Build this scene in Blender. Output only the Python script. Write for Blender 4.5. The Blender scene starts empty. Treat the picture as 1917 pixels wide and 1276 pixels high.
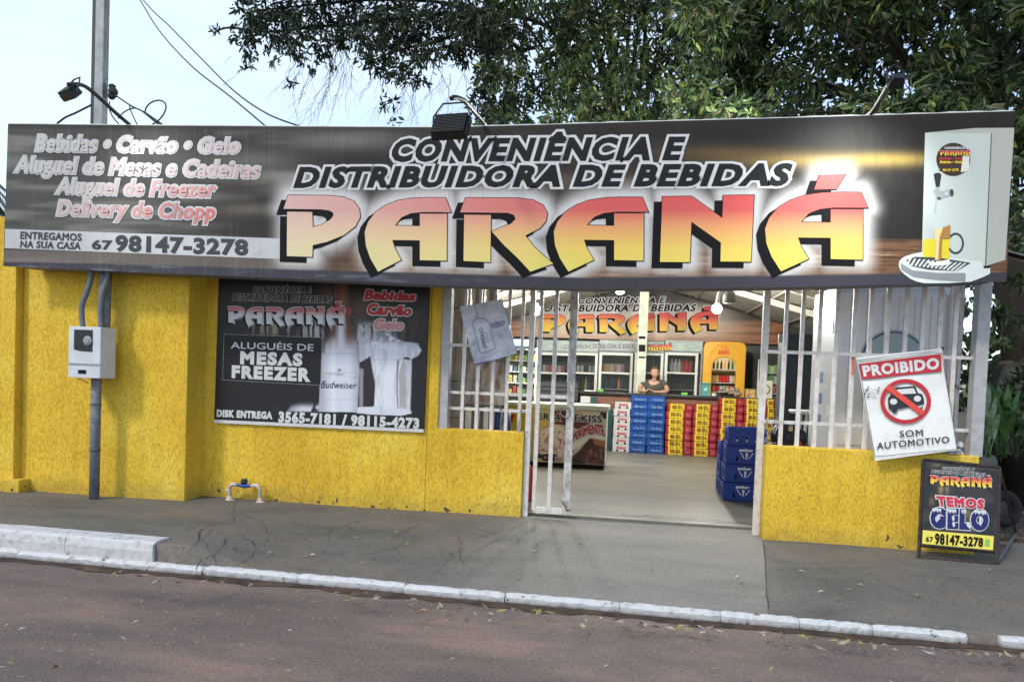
import bpy, bmesh, math, random
import numpy as np
from mathutils import Vector, Matrix, Euler
random.seed(7); RNG = np.random.default_rng(7)
R = math.radians
sc = bpy.context.scene
C = sc.collection

# ------------------------------------------------------------------ camera
FPX, IW, IH, CYP, CXP = 1400.0, 1917.0, 1276.0, 748.43, 958.5
YAW, PITCH, ROLL = R(8.72), R(-1.951), R(2.185)
_cy, _sy, _cp, _sp = math.cos(YAW), math.sin(YAW), math.cos(PITCH), math.sin(PITCH)
fw = Vector((-_sy*_cp, _cy*_cp, _sp)); _r0 = Vector((_cy, _sy, 0)); _u0 = _r0.cross(fw)
cr = _r0*math.cos(ROLL) + _u0*math.sin(ROLL); cu = -_r0*math.sin(ROLL) + _u0*math.cos(ROLL)
CAM = Vector((0, 0, 1.45))
cd = bpy.data.cameras.new('camera'); cam = bpy.data.objects.new('camera', cd); C.objects.link(cam)
M = Matrix.Identity(4)
for i in range(3):
    M[i][0] = cr[i]; M[i][1] = cu[i]; M[i][2] = -fw[i]; M[i][3] = CAM[i]
cam.matrix_world = M
cd.sensor_fit = 'HORIZONTAL'; cd.sensor_width = 36; cd.lens = FPX/IW*36
cd.shift_y = (CYP-IH/2)/IW; cd.clip_start = 0.05; cd.clip_end = 3000
sc.camera = cam

# ------------------------------------------------------------------ sky, sun, exposure
SUN_AZ, SUN_EL = R(36), R(44)          # azimuth left of the facade normal, elevation
w = bpy.data.worlds.new("World"); sc.world = w; w.use_nodes = True
nt = w.node_tree
sky = nt.nodes.new('ShaderNodeTexSky'); sky.sky_type = 'NISHITA'; sky.sun_disc = False
sky.sun_elevation = R(44); sky.sun_rotation = R(180) + SUN_AZ
sky.air_density = 1.0; sky.dust_density = 1.5; sky.ozone_density = 1.0
bg = nt.nodes['Background']; bg.inputs['Strength'].default_value = 0.15
# thin bright cloud veil over the clear sky, denser towards the left horizon
_tc0 = nt.nodes.new('ShaderNodeTexCoord'); _mp = nt.nodes.new('ShaderNodeMapping'); _mp.inputs['Scale'].default_value = (1.2, 1.2, 4.5)
_nz = nt.nodes.new('ShaderNodeTexNoise'); _nz.inputs['Scale'].default_value = 1.6; _nz.inputs['Detail'].default_value = 6
_sx = nt.nodes.new('ShaderNodeSeparateXYZ'); nt.links.new(_tc0.outputs['Generated'], _mp.inputs[0]); nt.links.new(_mp.outputs[0], _nz.inputs[0]); nt.links.new(_tc0.outputs['Generated'], _sx.inputs[0])
_m1 = nt.nodes.new('ShaderNodeMath'); _m1.operation = 'MULTIPLY_ADD'; nt.links.new(_sx.outputs['X'], _m1.inputs[0]); _m1.inputs[1].default_value = -.55; nt.links.new(_nz.outputs['Fac'], _m1.inputs[2])
_m2 = nt.nodes.new('ShaderNodeMapRange'); nt.links.new(_m1.outputs[0], _m2.inputs[0]); _m2.inputs[1].default_value = .25; _m2.inputs[2].default_value = .95; _m2.inputs[3].default_value = .12; _m2.inputs[4].default_value = 1.0
_mx = nt.nodes.new('ShaderNodeMix'); _mx.data_type = 'RGBA'; nt.links.new(_m2.outputs[0], _mx.inputs[0]); nt.links.new(sky.outputs[0], _mx.inputs[6]); _mx.inputs[7].default_value = (3.2, 3.85, 4.5, 1)
nt.links.new(_mx.outputs[2], bg.inputs['Color'])
sd = bpy.data.lights.new('sun', 'SUN'); sd.energy = .95; sd.angle = R(7); sd.color = (1, .93, .82)
so = bpy.data.objects.new('sun', sd); C.objects.link(so)
tosun = Vector((-math.sin(SUN_AZ)*math.cos(SUN_EL), -math.cos(SUN_AZ)*math.cos(SUN_EL), math.sin(SUN_EL)))
so.rotation_euler = tosun.to_track_quat('Z', 'Y').to_euler(); so.location = (-6, -6, 12)
sc.view_settings.view_transform = 'Standard'; sc.view_settings.look = 'None'
sc.view_settings.exposure = 1.0; sc.view_settings.gamma = 1
sc.cycles.use_denoising = True
sc.cycles.max_bounces = 6

# ------------------------------------------------------------------ helpers
def ray(x, y): return cr*((x-CXP)/FPX) - cu*((y-CYP)/FPX) + fw
def P(x, y, Y=None, Z=None, X=None):
    d = ray(x, y)
    i, v = (1, Y) if Y is not None else ((2, Z) if Z is not None else (0, X))
    return CAM + d*((v-CAM[i])/d[i])
def rect(x0, y0, x1, y1, Y):
    mx, my = (x0+x1)/2, (y0+y1)/2
    return P(x0, my, Y)[0], P(x1, my, Y)[0], P(mx, y1, Y)[2], P(mx, y0, Y)[2]
def lin(c):
    c = np.asarray(c, float)
    return np.where(c <= .04045, c/12.92, ((c+.055)/1.055)**2.4)
def hexc(r, g, b): return tuple(lin(np.array((r, g, b))/255))

MATS = {}
def mat(name, col, rough=.6, metal=0, bump=0, bscale=40, var=0, vscale=6, col2=None, emit=0, stretch=(1, 1, 1), spec=.3, coord='Object', alpha=None, trans=0):
    if name in MATS: return MATS[name]
    m = bpy.data.materials.new(name); m.use_nodes = True; t = m.node_tree; b = t.nodes['Principled BSDF']
    b.inputs['Base Color'].default_value = (*col, 1); b.inputs['Roughness'].default_value = rough
    b.inputs['Metallic'].default_value = metal; b.inputs['Specular IOR Level'].default_value = spec
    if trans: b.inputs['Transmission Weight'].default_value = trans; b.inputs['IOR'].default_value = 1.1
    if alpha is not None: b.inputs['Alpha'].default_value = alpha
    if emit: b.inputs['Emission Color'].default_value = (*col, 1); b.inputs['Emission Strength'].default_value = emit
    if bump or var or col2:
        tc = t.nodes.new('ShaderNodeTexCoord'); mp = t.nodes.new('ShaderNodeMapping')
        mp.inputs['Scale'].default_value = stretch; t.links.new(tc.outputs[coord], mp.inputs['Vector'])
        def noise(s, d=5):
            n = t.nodes.new('ShaderNodeTexNoise'); n.inputs['Scale'].default_value = s; n.inputs['Detail'].default_value = d
            n.inputs['Roughness'].default_value = .65
            t.links.new(mp.outputs[0], n.inputs['Vector']); return n
        if var or col2:
            n = noise(vscale); r = t.nodes.new('ShaderNodeValToRGB')
            c2 = col2 if col2 else tuple(c*(1-var) for c in col)
            r.color_ramp.elements[0].position = .38; r.color_ramp.elements[1].position = .62
            r.color_ramp.elements[0].color = (*c2, 1); r.color_ramp.elements[1].color = (*col, 1)
            t.links.new(n.outputs['Fac'], r.inputs[0]); t.links.new(r.outputs[0], b.inputs['Base Color'])
            if emit: t.links.new(r.outputs[0], b.inputs['Emission Color'])
        if bump:
            n = noise(bscale); bp = t.nodes.new('ShaderNodeBump'); bp.inputs['Strength'].default_value = bump
            bp.inputs['Distance'].default_value = .01
            t.links.new(n.outputs['Fac'], bp.inputs['Height']); t.links.new(bp.outputs[0], b.inputs['Normal'])
    MATS[name] = m
    return m
def nodes_of(name, rough=.6, spec=.5):
    m = bpy.data.materials.new(name); m.use_nodes = True; MATS[name] = m
    b = m.node_tree.nodes['Principled BSDF']; b.inputs['Roughness'].default_value = rough; b.inputs['Specular IOR Level'].default_value = spec
    return m, m.node_tree, b
def N(t, typ, **kw):
    n = t.nodes.new(typ)
    for k, v in kw.items():
        if k.startswith('i_'): n.inputs[k[2:].replace('_', ' ')].default_value = v
        else: setattr(n, k, v)
    return n
def ramp(t, stops):
    r = t.nodes.new('ShaderNodeValToRGB'); e = r.color_ramp.elements
    while len(e) < len(stops): e.new(.5)
    for el, (p, c) in zip(e, stops): el.position = p; el.color = (*c, 1) if len(c) == 3 else c
    return r
def mixc(t, fac, a, b, typ='MIX'):
    n = t.nodes.new('ShaderNodeMix'); n.data_type = 'RGBA'; n.blend_type = typ
    for s, v in ((0, fac), (6, a), (7, b)):
        if hasattr(v, 'is_output'): t.links.new(v, n.inputs[s])
        else: n.inputs[s].default_value = v if s == 0 else (*v, 1)
    return n.outputs[2]

PRINT = {}
def print_mat(name='printed_film', rough=.45, bump=0.0, spec=.4):
    if name in MATS: return MATS[name]
    m, t, b = nodes_of(name, rough, spec)
    a = N(t, 'ShaderNodeVertexColor', layer_name='print'); t.links.new(a.outputs[0], b.inputs['Base Color'])
    if bump:
        tc = N(t, 'ShaderNodeTexCoord'); n = N(t, 'ShaderNodeTexNoise'); n.inputs['Scale'].default_value = 3; n.inputs['Detail'].default_value = 4
        mp = N(t, 'ShaderNodeMapping'); mp.inputs['Scale'].default_value = (1.5, 1, .7)
        t.links.new(tc.outputs['Object'], mp.inputs[0]); t.links.new(mp.outputs[0], n.inputs[0])
        bp = N(t, 'ShaderNodeBump'); bp.inputs['Strength'].default_value = bump; bp.inputs['Distance'].default_value = .05
        t.links.new(n.outputs['Fac'], bp.inputs['Height']); t.links.new(bp.outputs[0], b.inputs['Normal'])
    return m

WL = {}
def wloc(o): return WL.get(o.name, Vector((0, 0, 0))) if o else Vector((0, 0, 0))
def tag(o, label=None, cat=None, group=None, kind=None):
    if label: o['label'] = label
    if cat: o['category'] = cat
    if group: o['group'] = group
    if kind: o['kind'] = kind
    return o
def thing(name, loc, label, cat, group=None):
    o = bpy.data.objects.new(name, None); C.objects.link(o); o.location = loc; o.empty_display_size = .1
    WL[o.name] = Vector(loc); return tag(o, label, cat, group)
def link_mesh(name, vs, fs, mats, parent=None, mi=None, smooth=False, org=None, local=False):
    me = bpy.data.meshes.new(name)
    vs = np.asarray(vs, float).reshape(-1, 3)
    if parent is not None:
        o3 = np.zeros(3) if local else np.array(wloc(parent))
    elif org is not None: o3 = np.array(org)
    else:
        lo, hi = vs.min(0), vs.max(0); o3 = np.array(((lo[0]+hi[0])/2, (lo[1]+hi[1])/2, lo[2]))
    me.from_pydata((vs-o3).tolist(), [], [tuple(f) for f in fs]); me.update()
    if not isinstance(mats, (list, tuple)): mats = [mats]
    for m in mats: me.materials.append(m)
    if mi is not None: me.polygons.foreach_set('material_index', mi)
    if smooth: me.polygons.foreach_set('use_smooth', [True]*len(me.polygons))
    ob = bpy.data.objects.new(name, me); C.objects.link(ob)
    if parent is not None: ob.parent = parent; WL[ob.name] = wloc(parent).copy()
    else: ob.location = o3; WL[ob.name] = Vector(o3)
    return ob

class MB:
    def __init__(s): s.v = []; s.f = []; s.m = []; s.k = 0
    def add(s, vs, fs):
        n = len(s.v); s.v += [tuple(v) for v in vs]; s.f += [tuple(i+n for i in f) for f in fs]; s.m += [s.k]*len(fs); return s
    def box(s, x0, x1, y0, y1, z0, z1, T=None):
        vs = [Vector(p) for p in ((x0, y0, z0), (x1, y0, z0), (x1, y1, z0), (x0, y1, z0), (x0, y0, z1), (x1, y0, z1), (x1, y1, z1), (x0, y1, z1))]
        if T is not None: vs = [T @ v for v in vs]
        return s.add(vs, [(0, 3, 2, 1), (4, 5, 6, 7), (0, 1, 5, 4), (1, 2, 6, 5), (2, 3, 7, 6), (3, 0, 4, 7)])
    def bbox(s, x0, x1, y0, y1, z0, z1, b=.01, T=None):
        bm = bmesh.new(); bmesh.ops.create_cube(bm, size=1)
        for v in bm.verts: v.co = Vector((x0+(v.co.x+.5)*(x1-x0), y0+(v.co.y+.5)*(y1-y0), z0+(v.co.z+.5)*(z1-z0)))
        bmesh.ops.bevel(bm, geom=bm.edges[:], offset=b, segments=2, affect='EDGES', profile=.6)
        bm.verts.ensure_lookup_table(); bm.verts.index_update()
        s.add([(T @ v.co) if T is not None else v.co.copy() for v in bm.verts], [[v.index for v in f.verts] for f in bm.faces]); bm.free(); return s
    def quad(s, a, b, c, d): return s.add([a, b, c, d], [(0, 1, 2, 3)])
    def slab(s, pts, nrm, th):            # pts polygon (Vectors), thick along -nrm
        n = len(pts); nrm = Vector(nrm)*th
        vs = [Vector(p) for p in pts]+[Vector(p)-nrm for p in pts]
        return s.add(vs, [tuple(range(n)), tuple(range(2*n-1, n-1, -1))]+[(i, i+n, (i+1) % n+n, (i+1) % n) for i in range(n)])
    def tube(s, pts, r, seg=8, cap=True):
        pts = [Vector(p) for p in pts]; n = len(pts); rr = r if isinstance(r, (list, tuple)) else [r]*n
        vs = []; fs = []; ref = None
        for i, p in enumerate(pts):
            d = (pts[min(i+1, n-1)]-pts[max(i-1, 0)])
            if d.length < 1e-9: d = Vector((0, 0, 1))
            d.normalize()
            if ref is None: ref = Vector((0, 0, 1)) if abs(d.z) < .9 else Vector((1, 0, 0))
            a = (ref - d*ref.dot(d)).normalized(); b = d.cross(a); ref = a
            for k in range(seg):
                t = 2*math.pi*k/seg; vs.append(p+(a*math.cos(t)+b*math.sin(t))*rr[i])
        for i in range(n-1):
            for k in range(seg): fs.append((i*seg+k, i*seg+(k+1) % seg, (i+1)*seg+(k+1) % seg, (i+1)*seg+k))
        if cap: fs += [tuple(range(seg-1, -1, -1)), tuple((n-1)*seg+k for k in range(seg))]
        return s.add(vs, fs)
    def lathe(s, prof, c=(0, 0, 0), seg=12, T=None):   # prof [(r,z)]
        vs = []; fs = []; n = len(prof)
        for r, z in prof:
            for k in range(seg):
                t = 2*math.pi*k/seg; v = Vector((c[0]+r*math.cos(t), c[1]+r*math.sin(t), c[2]+z)); vs.append(T @ v if T is not None else v)
        for i in range(n-1):
            for k in range(seg): fs.append((i*seg+k, i*seg+(k+1) % seg, (i+1)*seg+(k+1) % seg, (i+1)*seg+k))
        fs += [tuple(range(seg-1, -1, -1)), tuple((n-1)*seg+k for k in range(seg))]
        return s.add(vs, fs)
    def ball(s, c, r, seg=12, rings=7, T=None, sc3=(1, 1, 1)):
        pr = [(max(1e-4, r*math.sin(math.pi*i/rings)), -r*math.cos(math.pi*i/rings)) for i in range(rings+1)]
        vs = []; fs = []
        for rr, z in pr:
            for k in range(seg):
                t = 2*math.pi*k/seg; v = Vector((c[0]+rr*math.cos(t)*sc3[0], c[1]+rr*math.sin(t)*sc3[1], c[2]+z*sc3[2])); vs.append(T @ v if T is not None else v)
        for i in range(rings):
            for k in range(seg): fs.append((i*seg+k, i*seg+(k+1) % seg, (i+1)*seg+(k+1) % seg, (i+1)*seg+k))
        return s.add(vs, fs)
    def build(s, name, m, parent=None, smooth=False, org=None, local=False):
        return link_mesh(name, s.v, s.f, m, parent, s.m if isinstance(m, (list, tuple)) else None, smooth, org, local)

def copy_tree(o, parent=None):
    c = o.copy(); C.objects.link(c)
    if parent is not None: c.parent = parent
    for ch in list(o.children): copy_tree(ch, c)
    return c

# ---- flat graphics: text and outlines grown from curves
_tc = {}
def curve_mesh(cu_):
    o = bpy.data.objects.new('tmp', cu_)
    me = bpy.data.meshes.new_from_object(o)
    v = np.zeros(len(me.vertices)*3); me.vertices.foreach_get('co', v); v = v.reshape(-1, 3)
    f = [tuple(p.vertices) for p in me.polygons]
    bpy.data.objects.remove(o); bpy.data.meshes.remove(me); bpy.data.curves.remove(cu_)
    return v, f
def text_geo(s, stroke, res=3, spacing=1.0):
    k = (s, round(stroke, 4), spacing)
    if k not in _tc:
        c = bpy.data.curves.new('t', 'FONT'); c.body = s; c.size = 1; c.resolution_u = res; c.space_character = spacing
        if stroke: c.bevel_depth = stroke; c.bevel_resolution = 1
        _tc[k] = curve_mesh(c)
    return _tc[k]
def bil(q, u, v):       # q = tl,tr,br,bl ; v 0 at bottom
    if callable(q): return q(np.asarray(u, float), np.asarray(v, float))
    q = [np.array(p) for p in q]; u = np.asarray(u)[:, None]; v = np.asarray(v)[:, None]
    return (q[3]*(1-u)+q[2]*u)*(1-v)+(q[0]*(1-u)+q[1]*u)*v
SPACING = {'CONVENIÊNCIA E': 1.13, 'DISTRIBUIDORA DE BEBIDAS': 1.13, 'CONVENIÊNCIA': 1.1, 'PROIBIDO': 1.13, 'TEMOS': 1.2, 'GELO': 1.22, 'SKOL': 1.3, 'MESAS': 1.22, 'FREEZER': 1.22, 'DISK ENTREGA': 1.16, '3565-7181 / 98115-4273': 1.14, '98147-3278': 1.1, 'ALUGUÉIS DE': 1.0, 'Antarctica': 1.1, 'SOM': 1.15, 'AUTOMOTIVO': 1.12}
def put_text(parent, s, q, nrm, off, m, stroke=0, shear=0, spacing=1.0, warp=None, name='lettering', label=None):
    if spacing == 1.0: spacing = SPACING.get(s, 1.07)
    base, _ = text_geo(s, 0, 3, spacing); v, f = text_geo(s, stroke, 3, spacing)
    b2 = base[:, 0]+shear*base[:, 1]; x0, x1 = b2.min(), b2.max(); y0, y1 = base[:, 1].min(), base[:, 1].max()
    u = (v[:, 0]+shear*v[:, 1]-x0)/(x1-x0); w_ = (v[:, 1]-y0)/(y1-y0)
    if warp: u, w_ = warp(u, w_)
    p = bil(q, u, w_) + np.array(nrm)*(off + np.clip(v[:, 2:3]*.008, -.0006, .0006))
    return tag(link_mesh(name, p, f, m, parent), label)
def poly_geo(polys, stroke):
    c = bpy.data.curves.new('p', 'CURVE'); c.dimensions = '2D'; c.fill_mode = 'BOTH'
    for pl in polys:
        sp = c.splines.new('POLY'); sp.points.add(len(pl)-1); sp.use_cyclic_u = True
        for i, (x, y) in enumerate(pl): sp.points[i].co = (x, y, 0, 1)
    if stroke: c.bevel_depth = stroke; c.bevel_resolution = 1
    return curve_mesh(c)
def put_poly(parent, polys, q, nrm, off, m, stroke=0, name='lettering', asp=1):
    """polys in unit coords u (0..1), v (0..1 up); stroke in units of quad height; asp = width/height of the quad"""
    v, f = poly_geo([[(x*asp, y) for x, y in pl] for pl in polys], stroke)
    p = bil(q, v[:, 0]/asp, v[:, 1]) + np.array(nrm)*(off+np.clip(v[:, 2:3]*.008, -.0006, .0006))
    return link_mesh(name, p, f, m, parent)
def circ(cx, cy, rx, ry=None, n=40, a0=0, a1=360):
    ry = ry or rx
    return [(cx+rx*math.cos(R(a0+(a1-a0)*i/n)), cy+ry*math.sin(R(a0+(a1-a0)*i/n))) for i in range(n if a1-a0 == 360 else n+1)]

# numpy painting
def vnoise(x, y, sx, sy, seed=0, octv=4):
    r = np.random.default_rng(seed); out = np.zeros_like(x, float); amp = 1; tot = 0
    for o in range(octv):
        g = r.random((64, 64)); X = x*sx*2**o; Y = y*sy*2**o
        xi = np.floor(X).astype(int); yi = np.floor(Y).astype(int); fx = X-xi; fy = Y-yi
        fx = fx*fx*(3-2*fx); fy = fy*fy*(3-2*fy)
        a = g[xi % 64, yi % 64]; b = g[(xi+1) % 64, yi % 64]; c = g[xi % 64, (yi+1) % 64]; d = g[(xi+1) % 64, (yi+1) % 64]
        out += amp*((a*(1-fx)+b*fx)*(1-fy)+(c*(1-fx)+d*fx)*fy); tot += amp; amp *= .55
    return out/tot
def inpoly(x, y, pl):
    ins = np.zeros(x.shape, bool); n = len(pl)
    for i in range(n):
        x0, y0 = pl[i]; x1, y1 = pl[(i+1) % n]
        if y0 == y1: continue
        c = ((y0 > y) != (y1 > y)) & (x < (x1-x0)*(y-y0)/(y1-y0)+x0); ins ^= c
    return ins
def dpoly(x, y, pl):
    d = np.full(x.shape, 1e9); n = len(pl)
    for i in range(n):
        x0, y0 = pl[i]; x1, y1 = pl[(i+1) % n]; dx, dy = x1-x0, y1-y0; L = dx*dx+dy*dy+1e-12
        t = np.clip(((x-x0)*dx+(y-y0)*dy)/L, 0, 1); d = np.minimum(d, np.hypot(x-x0-t*dx, y-y0-t*dy))
    d[inpoly(x, y, pl)] = 0
    return d
def sm(a, b, x): t = np.clip((x-a)/(b-a), 0, 1); return t*t*(3-2*t)
def over(img, c, a):
    a = a[..., None]; return img*(1-a)+np.array(c)/255.*a if not (isinstance(c, np.ndarray) and c.ndim == 3) else img*(1-a)+c*a
def panel(name, q, nx, ny, fn, parent, m=None, nrm=(0, -1, 0), off=0.0, wave=None):
    U, V = np.meshgrid(np.linspace(0, 1, nx+1), np.linspace(0, 1, ny+1))     # V 0 bottom
    p = bil(q, U.ravel(), V.ravel())+np.array(nrm)*off
    if wave is not None: p = p+np.array(nrm)*wave(U.ravel(), V.ravel())[:, None]
    idx = np.arange((nx+1)*(ny+1)).reshape(ny+1, nx+1)
    fs = np.stack([idx[:-1, :-1], idx[:-1, 1:], idx[1:, 1:], idx[1:, :-1]], -1).reshape(-1, 4).tolist()
    ob = link_mesh(name, p, fs, m or print_mat(), parent, smooth=True)
    img = fn(U, 1-V)                       # fn gets v measured from the top, returns sRGB 0..1
    col = np.ones(((nx+1)*(ny+1), 4)); col[:, :3] = lin(np.clip(img, 0, 1)).reshape(-1, 3)
    a = ob.data.color_attributes.new('print', 'FLOAT_COLOR', 'POINT'); a.data.foreach_set('color', col.ravel())
    return ob

def proj_np(p):
    q = np.asarray(p)-np.array(CAM); z = q@np.array(fw)
    return CXP+FPX*(q@np.array(cr))/z, CYP-FPX*(q@np.array(cu))/z
def art(name, q, nx, ny, fn, parent, ox=0, oy=0, k=1, **kw):
    """printed artwork whose layout fn(X,Y) is drafted in millimetre-like draft units"""
    def f2(U, V):
        p = bil(q, U.ravel(), 1-V.ravel()); x, y = proj_np(p)
        return fn(((x-ox)*k).reshape(U.shape), ((y-oy)*k).reshape(U.shape))
    return panel(name, q, nx, ny, f2, parent, **kw)
def PQ(pts, Y): return [P(x, y, Y) for x, y in pts]

# ================================================================== materials
def yellow_wall_mat():
    m, t, b = nodes_of('yellow_render', .75, .25)
    tc = N(t, 'ShaderNodeTexCoord'); mp = N(t, 'ShaderNodeMapping'); mp.inputs['Scale'].default_value = (1, 1, .42)
    geo = N(t, 'ShaderNodeNewGeometry'); t.links.new(geo.outputs['Position'], mp.inputs[0])
    n1 = N(t, 'ShaderNodeTexNoise'); n1.inputs['Scale'].default_value = 80; n1.inputs['Detail'].default_value = 5; n1.inputs['Distortion'].default_value = .6; n1.inputs['Roughness'].default_value = .62
    n2 = N(t, 'ShaderNodeTexNoise'); n2.inputs['Scale'].default_value = 1.3; n2.inputs['Detail'].default_value = 4
    t.links.new(mp.outputs[0], n1.inputs[0]); t.links.new(geo.outputs['Position'], n2.inputs[0])
    r1 = ramp(t, [(.36, (0, 0, 0)), (.5, (1, 1, 1))]); t.links.new(n1.outputs['Fac'], r1.inputs[0])
    r2 = ramp(t, [(.3, (.66, .42, .035)), (.55, (.76, .51, .05)), (.8, (.82, .60, .10))]); t.links.new(n2.outputs['Fac'], r2.inputs[0])
    c = mixc(t, r1.outputs[0], mixc(t, 1.0, r2.outputs[0], (.76, .69, .56), 'MULTIPLY'), r2.outputs[0])
    # splashed dirt along the foot of the wall and faint rain streaks
    sx = N(t, 'ShaderNodeSeparateXYZ'); t.links.new(geo.outputs['Position'], sx.inputs[0])
    n3 = N(t, 'ShaderNodeTexNoise'); n3.inputs['Scale'].default_value = 9; n3.inputs['Detail'].default_value = 6; t.links.new(geo.outputs['Position'], n3.inputs[0])
    ad = N(t, 'ShaderNodeMath', operation='MULTIPLY_ADD'); t.links.new(n3.outputs['Fac'], ad.inputs[0]); ad.inputs[1].default_value = -.35; t.links.new(sx.outputs['Z'], ad.inputs[2])
    mr = N(t, 'ShaderNodeMapRange'); mr.inputs[1].default_value = -.16; mr.inputs[2].default_value = .02; mr.inputs[3].default_value = .3; mr.inputs[4].default_value = 0; t.links.new(ad.outputs[0], mr.inputs[0])
    c = mixc(t, mr.outputs[0], c, (.16, .12, .06))
    mp2 = N(t, 'ShaderNodeMapping'); mp2.inputs['Scale'].default_value = (7, 7, .35); t.links.new(geo.outputs['Position'], mp2.inputs[0])
    n4 = N(t, 'ShaderNodeTexNoise'); n4.inputs['Scale'].default_value = 1.5; n4.inputs['Detail'].default_value = 5; t.links.new(mp2.outputs[0], n4.inputs[0])
    r4 = ramp(t, [(.38, (.80, .78, .72)), (.55, (1, 1, 1))]); t.links.new(n4.outputs['Fac'], r4.inputs[0]); c = mixc(t, .35, c, r4.outputs[0], 'MULTIPLY')
    n5 = N(t, 'ShaderNodeTexNoise'); n5.inputs['Scale'].default_value = 16; n5.inputs['Detail'].default_value = 6; t.links.new(geo.outputs['Position'], n5.inputs[0])
    zr = N(t, 'ShaderNodeMapRange'); t.links.new(sx.outputs['Z'], zr.inputs[0]); zr.inputs[1].default_value = 0; zr.inputs[2].default_value = .3; zr.inputs[3].default_value = .115; zr.inputs[4].default_value = -.03
    ad2 = N(t, 'ShaderNodeMath', operation='ADD'); t.links.new(n5.outputs['Fac'], ad2.inputs[0]); t.links.new(zr.outputs[0], ad2.inputs[1])
    r5 = ramp(t, [(.735, (0, 0, 0)), (.76, (1, 1, 1))]); t.links.new(ad2.outputs[0], r5.inputs[0]); c = mixc(t, r5.outputs[0], c, (.075, .068, .055))
    t.links.new(c, b.inputs['Base Color'])
    bp = N(t, 'ShaderNodeBump'); bp.inputs['Strength'].default_value = .6; bp.inputs['Distance'].default_value = .006
    t.links.new(r1.outputs[0], bp.inputs['Height']); t.links.new(bp.outputs[0], b.inputs['Normal'])
    return m
YEL = yellow_wall_mat()
def white_steel():
    m, t, b = nodes_of('worn_white_steel', .5, .4)
    geo = N(t, 'ShaderNodeNewGeometry')
    n = N(t, 'ShaderNodeTexNoise'); n.inputs['Scale'].default_value = 14; n.inputs['Detail'].default_value = 8; n.inputs['Roughness'].default_value = .7
    t.links.new(geo.outputs['Position'], n.inputs[0])
    r = ramp(t, [(.27, (.11, .06, .035)), (.36, (.48, .43, .40)), (.5, (.60, .57, .53)), (.7, (.68, .66, .62))])
    t.links.new(n.outputs['Fac'], r.inputs[0]); t.links.new(r.outputs[0], b.inputs['Base Color'])
    return m
WST = white_steel()
def asphalt():
    m, t, b = nodes_of('dusty_asphalt', .85, .2)
    geo = N(t, 'ShaderNodeNewGeometry'); mp = N(t, 'ShaderNodeMapping'); mp.inputs['Scale'].default_value = (.55, 1.5, 1); t.links.new(geo.outputs['Position'], mp.inputs[0])
    def nz(s, d, src): n = N(t, 'ShaderNodeTexNoise'); n.inputs['Scale'].default_value = s; n.inputs['Detail'].default_value = d; n.inputs['Roughness'].default_value = .65; t.links.new(src, n.inputs[0]); return n.outputs['Fac']
    big = ramp(t, [(.34, (.118, .096, .086)), (.5, (.168, .132, .116)), (.64, (.25, .172, .138))]); t.links.new(nz(1.1, 7, mp.outputs[0]), big.inputs[0])
    fine = ramp(t, [(.33, (.62, .62, .62)), (.67, (1.25, 1.25, 1.25))]); t.links.new(nz(75, 3, geo.outputs['Position']), fine.inputs[0])
    c = mixc(t, 1.0, big.outputs[0], fine.outputs[0], 'MULTIPLY')
    sp = ramp(t, [(.69, (0, 0, 0)), (.73, (1, 1, 1))]); t.links.new(nz(23, 2, geo.outputs['Position']), sp.inputs[0])
    c = mixc(t, sp.outputs[0], c, (.36, .28, .24)); t.links.new(c, b.inputs['Base Color'])
    bp = N(t, 'ShaderNodeBump'); bp.inputs['Strength'].default_value = .6; bp.inputs['Distance'].default_value = .008
    t.links.new(nz(130, 4, geo.outputs['Position']), bp.inputs['Height']); t.links.new(bp.outputs[0], b.inputs['Normal'])
    return m
def concrete(name, c1, c2, c3, rough=.8, bump=.4, sx=1, sy=1, big=1.3):
    m, t, b = nodes_of(name, rough, .25)
    geo = N(t, 'ShaderNodeNewGeometry'); mp = N(t, 'ShaderNodeMapping'); mp.inputs['Scale'].default_value = (sx, sy, 1); t.links.new(geo.outputs['Position'], mp.inputs[0])
    def nz(s, d, src): n = N(t, 'ShaderNodeTexNoise'); n.inputs['Scale'].default_value = s; n.inputs['Detail'].default_value = d; n.inputs['Roughness'].default_value = .65; t.links.new(src, n.inputs[0]); return n.outputs['Fac']
    r = ramp(t, [(.34, c1), (.5, c2), (.66, c3)]); t.links.new(nz(big, 8, mp.outputs[0]), r.inputs[0])
    f = ramp(t, [(.3, (.7, .7, .7)), (.7, (1.2, 1.2, 1.2))]); t.links.new(nz(45, 5, geo.outputs['Position']), f.inputs[0])
    t.links.new(mixc(t, 1.0, r.outputs[0], f.outputs[0], 'MULTIPLY'), b.inputs['Base Color'])
    bp = N(t, 'ShaderNodeBump'); bp.inputs['Strength'].default_value = bump; bp.inputs['Distance'].default_value = .01
    t.links.new(nz(35, 6, geo.outputs['Position']), bp.inputs['Height']); t.links.new(bp.outputs[0], b.inputs['Normal'])
    return m
ASPH = asphalt()
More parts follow.
